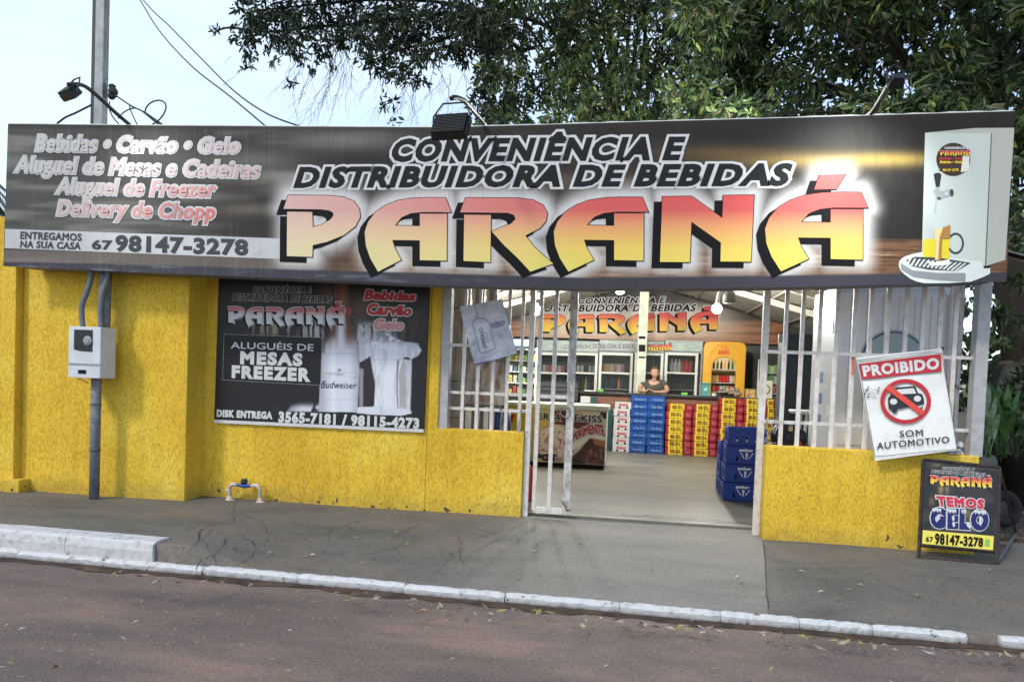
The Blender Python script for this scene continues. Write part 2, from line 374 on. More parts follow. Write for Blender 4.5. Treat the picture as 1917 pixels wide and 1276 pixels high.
def pave_mat():
    m, t, b = nodes_of('screed_pavement', .82, .22); geo = N(t, 'ShaderNodeNewGeometry')
    def nz(s, d, sc3=(1, 1, 1)):
        mp = N(t, 'ShaderNodeMapping'); mp.inputs['Scale'].default_value = sc3; t.links.new(geo.outputs['Position'], mp.inputs[0])
        n = N(t, 'ShaderNodeTexNoise'); n.inputs['Scale'].default_value = s; n.inputs['Detail'].default_value = d; n.inputs['Roughness'].default_value = .65; t.links.new(mp.outputs[0], n.inputs[0]); return n.outputs['Fac']
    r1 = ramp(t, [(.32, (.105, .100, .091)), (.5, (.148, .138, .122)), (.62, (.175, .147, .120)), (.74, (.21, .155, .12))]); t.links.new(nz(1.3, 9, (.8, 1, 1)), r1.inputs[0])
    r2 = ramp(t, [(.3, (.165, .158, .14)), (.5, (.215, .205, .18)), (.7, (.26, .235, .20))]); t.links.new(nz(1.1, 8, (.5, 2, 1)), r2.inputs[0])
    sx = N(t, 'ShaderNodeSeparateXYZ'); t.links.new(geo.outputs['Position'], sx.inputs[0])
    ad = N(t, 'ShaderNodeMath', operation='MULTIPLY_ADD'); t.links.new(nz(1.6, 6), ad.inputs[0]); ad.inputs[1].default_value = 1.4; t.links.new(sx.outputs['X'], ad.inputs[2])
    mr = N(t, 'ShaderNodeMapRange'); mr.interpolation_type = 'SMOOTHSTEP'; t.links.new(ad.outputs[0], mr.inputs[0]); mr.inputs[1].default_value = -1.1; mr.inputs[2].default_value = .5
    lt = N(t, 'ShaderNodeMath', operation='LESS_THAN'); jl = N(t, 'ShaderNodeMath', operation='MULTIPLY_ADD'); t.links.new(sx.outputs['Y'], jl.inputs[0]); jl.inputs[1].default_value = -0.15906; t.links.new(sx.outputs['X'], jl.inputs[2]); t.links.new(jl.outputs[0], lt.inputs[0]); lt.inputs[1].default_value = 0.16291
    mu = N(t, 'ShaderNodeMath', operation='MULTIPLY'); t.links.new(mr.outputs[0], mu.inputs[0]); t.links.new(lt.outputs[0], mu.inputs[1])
    c = mixc(t, mu.outputs[0], r1.outputs[0], r2.outputs[0])  # paler driveway concrete; light spilling from the doorway is also put into this colour
    f = ramp(t, [(.3, (.68, .68, .68)), (.7, (1.22, 1.22, 1.22))]); t.links.new(nz(48, 5), f.inputs[0]); c = mixc(t, 1.0, c, f.outputs[0], 'MULTIPLY')
    # pale scuffs dragged along the slab and light grit
    s = ramp(t, [(.66, (0, 0, 0)), (.74, (.5, .5, .5))]); t.links.new(nz(7, 6, (.5, 3, 1)), s.inputs[0]); c = mixc(t, s.outputs[0], c, (.30, .275, .24))
    g = ramp(t, [(.72, (0, 0, 0)), (.75, (1, 1, 1))]); t.links.new(nz(30, 2), g.inputs[0]); c = mixc(t, g.outputs[0], c, (.33, .27, .22))
    t.links.new(c, b.inputs['Base Color'])
    bp = N(t, 'ShaderNodeBump'); bp.inputs['Strength'].default_value = .45; bp.inputs['Distance'].default_value = .01; t.links.new(nz(35, 6), bp.inputs['Height']); t.links.new(bp.outputs[0], b.inputs['Normal'])
    return m
PAVE = pave_mat()
FLOOR = concrete('polished_floor', (.11, .107, .088), (.14, .134, .11), (.172, .16, .13), rough=.45, bump=.12, sx=.5, sy=1.6)
SOIL = concrete('bare_soil', (.05, .038, .028), (.09, .065, .045), (.14, .10, .07), bump=.9, big=3)
KERB, _t, _b = nodes_of('whitewashed_kerb', .8, .2)
_g = N(_t, 'ShaderNodeNewGeometry'); _n = N(_t, 'ShaderNodeTexNoise'); _n.inputs['Scale'].default_value = 16; _n.inputs['Detail'].default_value = 9; _n.inputs['Roughness'].default_value = .7; _t.links.new(_g.outputs['Position'], _n.inputs[0])
_r = ramp(_t, [(.35, (.10, .095, .085)), (.39, (.42, .42, .415)), (.5, (.52, .52, .525)), (.7, (.58, .58, .59))]); _t.links.new(_n.outputs['Fac'], _r.inputs[0])
_s = N(_t, 'ShaderNodeSeparateXYZ'); _t.links.new(_g.outputs['Position'], _s.inputs[0]); _a = N(_t, 'ShaderNodeMath', operation='MULTIPLY_ADD'); _t.links.new(_n.outputs['Fac'], _a.inputs[0]); _a.inputs[1].default_value = -.09; _t.links.new(_s.outputs['Z'], _a.inputs[2])
_m = N(_t, 'ShaderNodeMapRange'); _t.links.new(_a.outputs[0], _m.inputs[0]); _m.inputs[1].default_value = -.105; _m.inputs[2].default_value = -.075; _m.inputs[3].default_value = .85; _m.inputs[4].default_value = 0
_t.links.new(mixc(_t, _m.outputs[0], _r.outputs[0], (.07, .06, .05)), _b.inputs['Base Color'])
_p = N(_t, 'ShaderNodeBump'); _p.inputs['Strength'].default_value = .5; _p.inputs['Distance'].default_value = .008; _t.links.new(_n.outputs['Fac'], _p.inputs['Height']); _t.links.new(_p.outputs[0], _b.inputs['Normal'])
WHITEP = mat('white_paint', (.72, .72, .70), .5, bump=.1)
BLACKM = mat('black_mark', (.007, .007, .008), .6, spec=.12)
WHITE = mat('white_ink', (.60, .60, .60), .6, var=.10, vscale=7)
GREYW = mat('faded_white_ink', (.50, .505, .51), .6, var=.12, vscale=5)
CRACK = mat('crack_dark', (.028, .025, .022), .95)
GALV = mat('galvanised_steel', (.30, .32, .33), .5, .6, var=.25, vscale=9)
DARKM = mat('dark_metal', (.03, .03, .03), .5, .4)
WIREM = mat('black_cable', (.025, .025, .03), .6)

# ================================================================== ground
ROADZ = -.055
m = MB(); m.quad((-60, -60, ROADZ), (60, -60, ROADZ), (60, 5.2, ROADZ), (-60, 5.2, ROADZ)); tag(m.build('road', ASPH, org=(0, 0, ROADZ)), kind='structure')
m = MB(); m.quad((-400, 7.9, -.03), (400, 7.9, -.03), (400, 900, -.03), (-400, 900, -.03)); tag(m.build('ground', SOIL, org=(0, 0, -.03)), kind='structure')
KY = 5.02   # back edge of the kerb (slightly skewed like the photo)
def ky(x): return 4.94-.016*(x+4.6)+.01
def pz(x, y):
    r = sm(-2.5, -3.15, x) if x < 0 else 0.0
    k = float(np.clip((7.1-y)/1.9, 0, 1)); k = k*k*(3-2*k)
    return .125*float(r)*k + .006*math.sin(x*2.1+y)*math.cos(y*3)
nx, ny = 420, 40; vs = []; fs = []
x0, x1 = -14, 14
for j in range(ny+1):
    for i in range(nx+1):
        x = x0+(x1-x0)*i/nx; y = ky(x)+.0 + (7.95-ky(x))*j/ny; vs.append((x, y, pz(x, y)-.004))
for j in range(ny):
    for i in range(nx):
        a = j*(nx+1)+i; fs.append((a, a+1, a+nx+2, a+nx+1))
b0_ = len(vs); vs += [(x, y, -.2) for x, y, z in vs[:nx+1]]; fs += [(b0_+i, b0_+i+1, i+1, i) for i in range(nx)]
pav = tag(link_mesh('pavement', vs, fs, PAVE, smooth=True, org=(0, 0, 0)), kind='structure')
# driveway slab
def sheet(name, poly, z, m, org=(0, 0, 0), n=24):
    # poly: 4 corners (x,y) -> grid following pz
    vs = []; fs = []
    for j in range(n+1):
        for i in range(n+1):
            u, v = i/n, j/n
            x = (poly[0][0]*(1-u)+poly[1][0]*u)*(1-v)+(poly[3][0]*(1-u)+poly[2][0]*u)*v
            y = (poly[0][1]*(1-u)+poly[1][1]*u)*(1-v)+(poly[3][1]*(1-u)+poly[2][1]*u)*v
            vs.append((x, y, pz(x, y)+z))
    for j in range(n):
        for i in range(n): a = j*(n+1)+i; fs.append((a, a+1, a+n+2, a+n+1))
    return link_mesh(name, vs, fs, m, smooth=True, org=org)
# cracks drafted on the pavement, ribbons a few millimetres wide
def crack(pts, wd=.008):
    m = MB(); ps = []
    for (ax, ay), (bx, by) in zip(pts[:-1], pts[1:]):
        n = max(2, int(math.hypot(bx-ax, by-ay)/5))
        for i in range(n): ps.append((ax+(bx-ax)*i/n+random.uniform(-2, 2), ay+(by-ay)*i/n+random.uniform(-1.1, 1.1)))
    ps.append(pts[-1])
    W = []
    for x, y in ps:
        p = P(x, y, Z=0); z = pz(p.x, p.y); p = P(x, y, Z=z); p.z = pz(p.x, p.y)+.004; W.append(p)
    vs = []; fs = []
    for i, p in enumerate(W):
        d = (W[min(i+1, len(W)-1)]-W[max(i-1, 0)]); d.z = 0; d.normalize(); s = Vector((-d.y, d.x, 0))*wd*random.uniform(.06, .5)*(0.3 if i in (0, len(W)-1) else 1)
        vs += [p+s, p-s]
    for i in range(len(W)-1): fs.append((2*i, 2*i+1, 2*i+3, 2*i+2))
    return m.add(vs, fs)
ck = MB()
for pts, wd in (([(478, 969), (440, 974), (400, 988), (350, 996)], .007), ([(400, 988), (375, 1000), (372, 1012), (352, 1030), (322, 1042)], .007),
                ([(425, 1010), (405, 1025), (375, 1035), (368, 1050)], .008), ([(445, 1003), (470, 1008), (480, 1020), (468, 1035), (440, 1050)], .006), ([(555, 950), (530, 965)], .004),
                ([(470, 1035), (490, 1042)], .004), ([(545, 1012), (570, 1010), (580, 1002)], .005), ([(585, 985), (625, 990), (660, 978), (672, 974)], .010), ([(625, 990), (610, 1003)], .005),
                ([(690, 994), (735, 993), (765, 996)], .008), ([(870, 982), (900, 992), (928, 1000)], .008), ([(672, 974), (760, 974)], .004), ([(555, 1064), (600, 1068)], .008),
                ([(853, 998), (865, 1015), (860, 1040), (866, 1058)], .005), ([(866, 1058), (890, 1070)], .003), ([(866, 1058), (880, 1062), (900, 1043)], .003), ([(828, 1025), (825, 1040)], .004), ([(865, 1024), (900, 1026)], .003),
                ([(1430, 1067), (1500, 1064), (1630, 1063), (1693, 1060)], .006), ([(1545, 1095), (1590, 1120), (1590, 1140)], .003), ([(230, 998), (270, 1000), (320, 1002)], .006)):
    mm = crack(pts, wd); ck.add(mm.v, mm.f)
_rc = random.Random(17)
for _ in range(26):
    _x, _y = _rc.uniform(340, 1000), 0; _y = _rc.uniform(955+.03*_x, 1010+.06*_x); _p = [(_x, _y)]; _dx, _dy = _rc.uniform(-1, 1), _rc.uniform(-.4, .4)
    for _k in range(_rc.randint(3, 8)): _dx += _rc.uniform(-.5, .5); _dy += _rc.uniform(-.3, .3); _p.append((_p[-1][0]+_dx*13, _p[-1][1]+_dy*12))
    mm = crack(_p, .0045); ck.add(mm.v, mm.f)
for _ in range(8):
    _x = _rc.uniform(1450, 1880); _y = _rc.uniform(1060, 1110)+.08*(_x-1450); _p = [(_x, _y)]; _dx, _dy = _rc.uniform(-1, 1), _rc.uniform(-.4, .4)
    for _k in range(_rc.randint(3, 6)): _dx += _rc.uniform(-.5, .5); _dy += _rc.uniform(-.3, .3); _p.append((_p[-1][0]+_dx*13, _p[-1][1]+_dy*12))
    mm = crack(_p, .004); ck.add(mm.v, mm.f)
tag(ck.build('pavement_cracks', CRACK, org=(0, 0, 0)), kind='structure')
# slab joints
jm = MB()
for pts, wd in (([(1427, 992), (1432, 1060), (1437, 1141)], .007),):
    c_ = crack(pts, wd); jm.add(c_.v, c_.f)
tag(jm.build('pavement_joint', CRACK, org=(0, 0, 0)), kind='structure')
# kerb blocks, each rounded, chipped, slightly displaced
def kerb_block(xa, xb, seed):
    rg = random.Random(seed); n = 16; prof = [(-.005, ROADZ-.02), (-.012, ROADZ+.04), (-.005, -.018), (.02, .004), (.035, .006), (.055, .003), (.06, -.12)]
    vs = []; fs = []; dz = rg.uniform(-.006, .006); dy = rg.uniform(-.008, .008)
    for i in range(n+1):
        x = xa+(xb-xa)*i/n; e = .007 if i in (0, n) else 0
        for k, (py, pzz) in enumerate(prof):
            vs.append((x, ky(x)-.056+py+dy+(e if k < 3 else 0)+rg.uniform(-.004, .004), pzz+dz-(e if 1 < k < 6 else 0)+rg.uniform(-.004, .004)))
    K = len(prof)
    for i in range(n):
        for k in range(K-1): a = i*K+k; fs.append((a, a+K, a+K+1, a+1))
    fs += [tuple(range(K)), tuple(n*K+k for k in range(K-1, -1, -1))]
    ob = link_mesh('kerb_block', vs, fs, KERB, smooth=False); tag(ob, kind='structure'); return ob
cuts = [-14, -9, -5.5] + [P(x, y, Z=0).x for x, y in ((22, 1034), (190, 1048), (370, 1066), (555, 1078), (753, 1098), (945, 1112), (1160, 1135), (1350, 1150), (1500, 1165), (1640, 1178))]
gx = P(1815, 1190, Z=0).x; gx2 = P(1878, 1196, Z=0).x
cuts += [gx]
for i in range(len(cuts)-1): kerb_block(cuts[i]+.002, cuts[i+1]-.002, i)
kerb_block(gx2, 4.0, 77); kerb_block(4.01, 8, 78); kerb_block(8.01, 14, 79)
# higher kerb of the raised pavement on the left
xr = P(316, 1040, Z=.0).x
def raised(xa, xb, seed):
    rg = random.Random(seed); n = 14; prof = [(.012, -.02), (.006, .075), (.02, .125), (.05, .142), (.2, .142), (.25, .12), (.26, -.02)]; vs = []; fs = []
    for i in range(n+1):
        x = xa+(xb-xa)*i/n
        for k, (py, q) in enumerate(prof): vs.append((x, ky(x)-.04+py+rg.uniform(-.004, .004), q+rg.uniform(-.003, .003)))
    K = len(prof)
    for i in range(n):
        for k in range(K-1): a = i*K+k; fs.append((a, a+K, a+K+1, a+1))
    fs += [tuple(range(K)), tuple(n*K+k for k in range(K-1, -1, -1))]
    tag(link_mesh('raised_kerb', vs, fs, KERB), kind='structure')
raised(-14, -6.4, 5); raised(-6.39, P(170, 1010, Z=.05).x, 6); raised(P(170, 1010, Z=.05).x+.006, xr, 7)
# gutter dirt strip along the kerb foot
gm = MB(); n = 160; vs = []; fs = []
for i in range(n+1):
    x = -9+16*i/n; vs += [(x, ky(x)-.045, ROADZ+.004), (x, ky(x)-.12-.05*random.random()-.05*math.sin(x*3)**2, ROADZ+.004)]
for i in range(n): fs.append((2*i, 2*i+1, 2*i+3, 2*i+2))
tag(gm.add(vs, fs).build('gutter_dirt', mat('gutter_dirt', (.035, .028, .022), .95, col2=(.10, .06, .04), vscale=7, bump=.5), org=(0, 0, 0)), kind='structure')

# ================================================================== shop building
XRD, ZRD = .3, 3.62      # ridge of the shed roof
WY = 7.52       # street face of the yellow wall
shop = thing('shop_building', (-2, WY, 0), 'yellow rendered convenience store open to the street, with a gabled shed roof', 'shop')
T0 = 4.0
def wallbox(name, x0, x1, y0, y1, z0, z1, m=YEL, b=.012, parent=None):
    return MB().bbox(x0, x1, y0, y1, z0, z1, b).build(name, m, parent or shop)
xL = P(405, 932, Y=WY).x; xMl = P(38, 915, Y=7.18).x; xMr = P(345, 938, Y=7.18).x; xPil = P(832, 800, Y=WY).x; xP0 = P(800, 800, Y=WY).x; xWe = P(978, 880, Y=WY).x
zLow = P(900, 805, Y=WY).z
wallbox('front_wall', xMr-.3, xP0, WY, WY+.15, -.1, 2.9)
wallbox('low_wall', xP0, xWe, WY, WY+.15, -.1, zLow)
wallbox('pilaster', xP0+.002, P(823, 700, Y=WY).x, WY-.003, WY+.153, zLow-.02, 2.9)
wallbox('meter_wall', xMl, xMr, 7.18, WY+.02, -.1, 2.9)
# wall of the neighbouring stretch, stepping forward past the sign's end
wl = MB().bbox(-12, xMl-.0, 7.08, 7.5, -.1, P(3, 405, Y=7.08).z, .012)
wl.build('side_wall', YEL, shop); wallbox('wall_plinth', -12, P(35, 900, Y=7.02).x, 7.02, 7.2, -.1, .13)
# right low wall
RY = 7.24
xRl = P(1432, 900, Y=RY).x; xRr = P(1834, 860, Y=RY).x; zR = P(1600, 842, Y=RY).z
wallbox('low_wall', xRl, xRr, RY, RY+.16, -.1, zR)
wallbox('low_wall', xRr-.16, xRr-.002, RY+.158, 9.6, -.1, zR-.003)
# posts
pw = P(1822, 700, Y=RY+.05).x; pw2 = P(1846, 700, Y=RY+.05).x
MB().bbox(pw, pw2, RY+.02, RY+.14, zR-.01, 2.62, .006).build('corner_post', mat('grey_white_post', (.42, .42, .42), .6, var=.2, vscale=12), shop)
MB().bbox(P(823, 650, Y=WY).x+.004, P(841, 650, Y=WY).x, WY+.02, WY+.14, zLow-.01, 2.9, .006).build('corner_post', MATS['grey_white_post'], shop)
# room shell
XA, XB, YB = -4.6, 3.62, 17.2
GREYP = mat('grey_interior_plaster', (.12, .125, .115), .8, var=.25, vscale=2)
PLK = mat('weathered_plank_wall', (.42, .40, .38), .8, col2=(.24, .22, .20), vscale=6, bump=.3, stretch=(6, 6, .6))
MB().slab([Vector((XA, YB, -.05)), Vector((XA, YB, 2.2)), Vector((XRD, YB, 3.6)), Vector((XB, YB, 2.68)), Vector((XB, YB, -.05))], (0, -1, 0), .12).build('back_wall', GREYP, shop)
MB().box(XA-.1, XA, WY+.2, YB+.12, -.05, 2.2).build('side_wall', PLK, shop)
MB().box(XB, XB+.1, 9.8, YB+.12, -.05, 2.68).build('side_wall', GREYP, shop)
floor = MB().box(XA, XB, WY+.16, YB, -.05, .022).box(P(985, 955, Z=0).x, P(1422, 985, Z=0).x, 7.84, WY+.18+.2, -.05, .024).build('floor', FLOOR, org=(0, 7.8, 0)); tag(floor, kind='structure')
thr = MB(); c_ = crack([(1062, 958), (1150, 966), (1180, 969), (1250, 972), (1330, 978), (1420, 987)], .02); thr.add(c_.v, c_.f)
for i, v in enumerate(thr.v): thr.v[i] = (v[0], v[1], .034)
tag(thr.build('floor_joint', CRACK, org=(0, 7.8, 0)), kind='structure')
# roof: two corrugated pitches falling away from a ridge over the middle
def roof_pitch(xe, ze):
    vs = []; fs = []; ys = np.arange(7.70, 17.6, .10)
    for i, y in enumerate(ys):
        o = .022 if i % 2 else -.022
        for t in (0, .5, 1): vs.append((XRD+(xe-XRD)*t, y, ZRD+(ze-ZRD)*t+o))
    for i in range(len(ys)-1):
        for k in range(2): a = i*3+k; fs.append((a, a+1, a+4, a+3))
    n = len(vs); vs += [(x, y, z+.05) for x, y, z in vs]; fs += [tuple(j+n for j in reversed(f)) for f in fs]
    return vs, fs
RM = mat('roof_sheet', (.27, .255, .21), .5, .1, var=.3, vscale=2.5)
for xe, ze in ((XA-.2, 2.15), (XB+.2, 2.66)):
    v, f = roof_pitch(xe, ze); link_mesh('roof', v, f, RM, shop)
RAF = mat('cream_rafter', (.62, .60, .50), .5)
def beam(a, b, wdt, h, m, name, parent=shop):
    a, b = Vector(a), Vector(b); d = (b-a).normalized(); s = Vector((0, 1, 0)); up = d.cross(s)*-1
    if up.z < 0: up = -up
    q = []
    for p in (a, b):
        for sy_, sz in ((-1, -1), (1, -1), (1, 1), (-1, 1)): q.append(p+s*wdt/2*sy_+up*h/2*sz)
    return MB().add(q, [(0, 1, 2, 3), (7, 6, 5, 4), (0, 4, 5, 1), (1, 5, 6, 2), (2, 6, 7, 3), (3, 7, 4, 0)]).build(name, m, parent)
def rz(x): return ZRD+((2.66-ZRD)*(x-XRD)/(XB+.2-XRD) if x > XRD else (2.15-ZRD)*(x-XRD)/(XA-.2-XRD))
for y in (10.2, 12.1, 14.0):
    beam((XRD, y, ZRD-.1), (XB, y, rz(XB)-.1), .06, .10, RAF, 'rafter'); beam((XA, y, rz(XA)-.1), (XRD, y, ZRD-.1), .06, .10, RAF, 'rafter')
# purlins under the sheets
for x in (-3.2, -1.9, -.7, 1.4, 2.5, 3.3):
    MB().box(x-.02, x+.02, 7.5, YB, rz(x)-.055, rz(x)-.028).build('purlin', mat('grey_purlin', (.34, .32, .27), .5), shop)
# pillar standing behind the counter
x0, x1, z0, z1 = rect(1193, 540, 1212, 740, 15.6)
pil = MB().bbox(x0+.01, x1-.01, 15.55, 15.75, .02, 3.5, .006).build('pillar', mat('cream_pillar', (.58, .60, .48), .55, var=.25, vscale=5), shop)
for y0, y1, c in ((629, 634, BLACKM), (645, 658, BLACKM), (667, 670, BLACKM)):
    a0, a1, b0, b1 = rect(1196, y0, 1208, y1, 15.54); MB().box(a0, a1, 15.535, 15.552, b0, b1).build('switch_plate', c, pil)

# ---- big banner on the back wall
LOGO = {}
def z2(pts): return [(500+x/3.195, 200+y/3.195) for x, y in pts]
def z3(pts): return [(1050+x/2.211, 200+y/2.211) for x, y in pts]
A_ = z2([(870, 548), (960, 544), (1068, 545), (1102, 631), (930, 630), (860, 638), (805, 662), (765, 711), (915, 714), (915, 640), (1077, 641), (1075, 921), (915, 917), (915, 799), (750, 797), (765, 845), (803, 916), (665, 986), (618, 905), (592, 830), (585, 750), (605, 690), (650, 630), (710, 590), (780, 562)])
P_ = z2([(128, 530), (370, 532), (455, 540), (520, 565), (553, 610), (558, 660), (530, 715), (460, 768), (360, 808), (275, 828), (272, 898), (120, 893), (122, 628), (272, 630), (275, 720), (330, 705), (380, 675), (400, 650), (395, 632), (370, 620), (320, 614), (100, 611)])
R1_ = z2([(1188, 545), (1500, 547), (1590, 558), (1650, 588), (1677, 635), (1668, 685), (1630, 728), (1545, 770), (1600, 840), (1660, 895), (1712, 938), (1575, 986), (1500, 905), (1420, 830), (1345, 747), (1400, 722), (1460, 700), (1487, 672), (1478, 648), (1440, 635), (1155, 632)])
R2_ = z2([(1180, 646), (1340, 648), (1336, 929), (1176, 922)])
N_ = z3([(420, 373), (540, 371), (668, 461), (672, 368), (799, 366), (786, 641), (660, 640), (662, 562), (540, 476), (533, 643), (410, 642)])
AC_ = z3([(1068, 285), (1177, 283), (1140, 341), (1048, 343)])
def fit(pts, x0, x1, y0, y1):
    xs = [p[0] for p in pts]; ys = [p[1] for p in pts]; a, b = min(xs), max(xs); c, d = min(ys), max(ys)
    return [(x0+(x-a)/(b-a)*(x1-x0), y0+(y-c)/(d-c)*(y1-y0)) for x, y in pts]
A2_ = fit(A_, 1036.8, 1213.7, 369.5, 508.5); A3_ = fit(A_, 1432, 1624.4, 360, 508)
SY = 6.85
logo_px = [P_, A_, R1_, R2_, A2_, N_, A3_, AC_]
lm = [[(lambda p: (p.x, p.z))(P(x, y, Y=SY)) for x, y in pl] for pl in logo_px]
LX0 = min(x for pl in lm for x, z in pl); LX1 = max(x for pl in lm for x, z in pl); LZ0 = min(z for pl in lm for x, z in pl); LZ1 = max(z for pl in lm for x, z in pl)
LOGO_U = [[((x-LX0)/(LX1-LX0), (z-LZ0)/(LZ1-LZ0)) for x, z in pl] for pl in lm]
LASP = (LX1-LX0)/(LZ1-LZ0)
def grad_mat(name, stops, fade=None):
    m, t, b = nodes_of(name, .5, .4)
    tc = N(t, 'ShaderNodeTexCoord'); sx = N(t, 'ShaderNodeSeparateXYZ'); t.links.new(tc.outputs['Generated'], sx.inputs[0])
    r = ramp(t, stops); t.links.new(sx.outputs['Z'], r.inputs[0]); c = r.outputs[0]
    if fade:
        fr = ramp(t, [(fade[0], (fade[2],)*3), (fade[1], (0, 0, 0))]); t.links.new(sx.outputs['X'], fr.inputs[0]); c = mixc(t, fr.outputs[0], c, (.62, .58, .52))
    t.links.new(c, b.inputs['Base Color']); return m
FIRE = grad_mat('fire_gradient_ink', [(.0, (.80, .66, .05)), (.3, (.80, .50, .045)), (.5, (.76, .27, .05)), (.66, (.66, .07, .05)), (1, (.62, .045, .045))])
FIREF = grad_mat('faded_fire_gradient_ink', [(.0, (.70, .62, .12)), (.28, (.74, .53, .10)), (.5, (.70, .30, .12)), (.66, (.58, .09, .08)), (1, (.62, .05, .045))], (.0, .55, .6))
SILV = grad_mat('faded_logo_ink', [(.0, (.60, .62, .65)), (.45, (.60, .58, .60)), (.66, (.50, .16, .15)), (1, (.45, .07, .06))])
def logo(parent, q, nrm, off, fill, glow=None, sh=(-.012, -.05), edge=.012, halo=.05, step=.0015):
    if halo: put_poly(parent, LOGO_U, q, nrm, off, WHITE if glow is None else glow, halo, 'lettering_halo', LASP)
    put_poly(parent, [[(x+sh[0], y+sh[1]) for x, y in pl] for pl in LOGO_U], q, nrm, off+step, BLACKM, edge, 'lettering_shadow', LASP)
    put_poly(parent, LOGO_U, q, nrm, off+2*step, BLACKM, edge, 'lettering_outline', LASP)
    put_poly(parent, LOGO_U, q, nrm, off+3*step, fill, 0, 'lettering', LASP)
NF = (0, -1, 0)
BY = 16.9
bx0, bx1, bz0, bz1 = rect(940, 480, 1470, 637, BY)
def banner_art(X, Y):
    n = vnoise(X, Y, .004, .035, 3); img = np.ones(X.shape+(3,))*np.array((.16, .135, .12))
    img = over(img, (150, 120, 70), .7*sm(.5, .8, n)*sm(560, 590, Y)); wd = sm(603, 618, Y+12*(np.abs(X-1170)/300)); g = vnoise(X, Y, .012, .3, 5)
    img = over(img, (175, 120, 85), wd*.9); img = over(img, (95, 60, 42), wd*sm(.5, .75, g)*.7)
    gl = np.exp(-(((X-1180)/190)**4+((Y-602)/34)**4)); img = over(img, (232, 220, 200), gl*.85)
    for cx in (1020, 1340): img = over(img, (255, 250, 240), np.exp(-(((X-cx)/45)**2+((Y-600)/30)**2))*.25)  # pale spots stand for bulb reflections, painted into the banner colour
    return img
ban = thing('back_banner', ((bx0+bx1)/2, BY, bz0), 'brown printed banner with the shop name on the back wall above the fridges', 'banner')
bq = [(bx0, BY, bz1), (bx1, BY, bz1), (bx1, BY, bz0), (bx0, BY, bz0)]
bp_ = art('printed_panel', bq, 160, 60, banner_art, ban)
def clamp_roof(ob):
    o = wloc(ban)
    for v in ob.data.vertices: v.co.z = min(v.co.z, rz(v.co.x+o.x)-.06-o.z)
clamp_roof(bp_)
MB().slab([Vector((bx0, BY+.005, bz0)), Vector((bx1, BY+.005, bz0)), Vector((bx1, BY+.005, rz(bx1)-.07)), Vector((XRD, BY+.005, ZRD-.07)), Vector((bx0, BY+.005, rz(bx0)-.07))], (0, -1, 0), .025).build('backing', mat('banner_backing', (.05, .045, .04)), ban)
q = PQ([(1013, 578), (1346, 573), (1346, 627), (1013, 628)], BY-.004)
logo(ban, q, NF, 0, FIRE, halo=.045, step=.003)
for s, qq in (('CONVENIÊNCIA E', [(1083, 556), (1245, 553), (1245, 567), (1083, 568)]), ('DISTRIBUIDORA DE BEBIDAS', [(1020, 571), (1303, 570), (1303, 582), (1020, 583)])):
    put_text(ban, s, PQ(qq, BY-.004), NF, .004, WHITE, .12, .25, name='lettering_outline'); put_text(ban, s, PQ(qq, BY-.004), NF, .008, BLACKM, .035, .25)

# ================================================================== the big shop sign
sgn = thing('shop_sign', (-2, SY, 2.4), 'long printed shop sign with the shop name in red and yellow letters above the entrance', 'sign')
sx0 = P(11, 365, Y=SY).x; sx1 = P(1892, 365, Y=SY).x; sz1 = P(958, 220, Y=SY).z; sz0 = P(958, 523, Y=SY).z
# the banner cloth sags: its top and bottom edges are gentle curves (heights surveyed on the sign plane)
_TX, _TY = [15, 300, 560, 820, 1000, 1200, 1500, 1900], [232, 235, 237, 238.5, 234, 228, 220, 208]
_BX, _BY = [5, 200, 412, 560, 860, 1110, 1330, 1500, 1884], [498, 507, 516, 522, 535, 540.5, 539.5, 537, 527]
_us = np.linspace(0, 1, 81)
TOPC = np.array([P(15+1885*u_, float(np.interp(15+1885*u_, _TX, _TY)), Y=SY) for u_ in _us]); BOTC = np.array([P(6+1878*u_, float(np.interp(6+1878*u_, _BX, _BY)), Y=SY) for u_ in _us])
def q(u, v):
    t_ = np.stack([np.interp(u, _us, TOPC[:, k]) for k in range(3)], 1); b__ = np.stack([np.interp(u, _us, BOTC[:, k]) for k in range(3)], 1); return b__*(1-v[:, None])+t_*v[:, None]
logoq = [Vector((LX0, SY, LZ1)), Vector((LX1, SY, LZ1)), Vector((LX1, SY, LZ0)), Vector((LX0, SY, LZ0))]
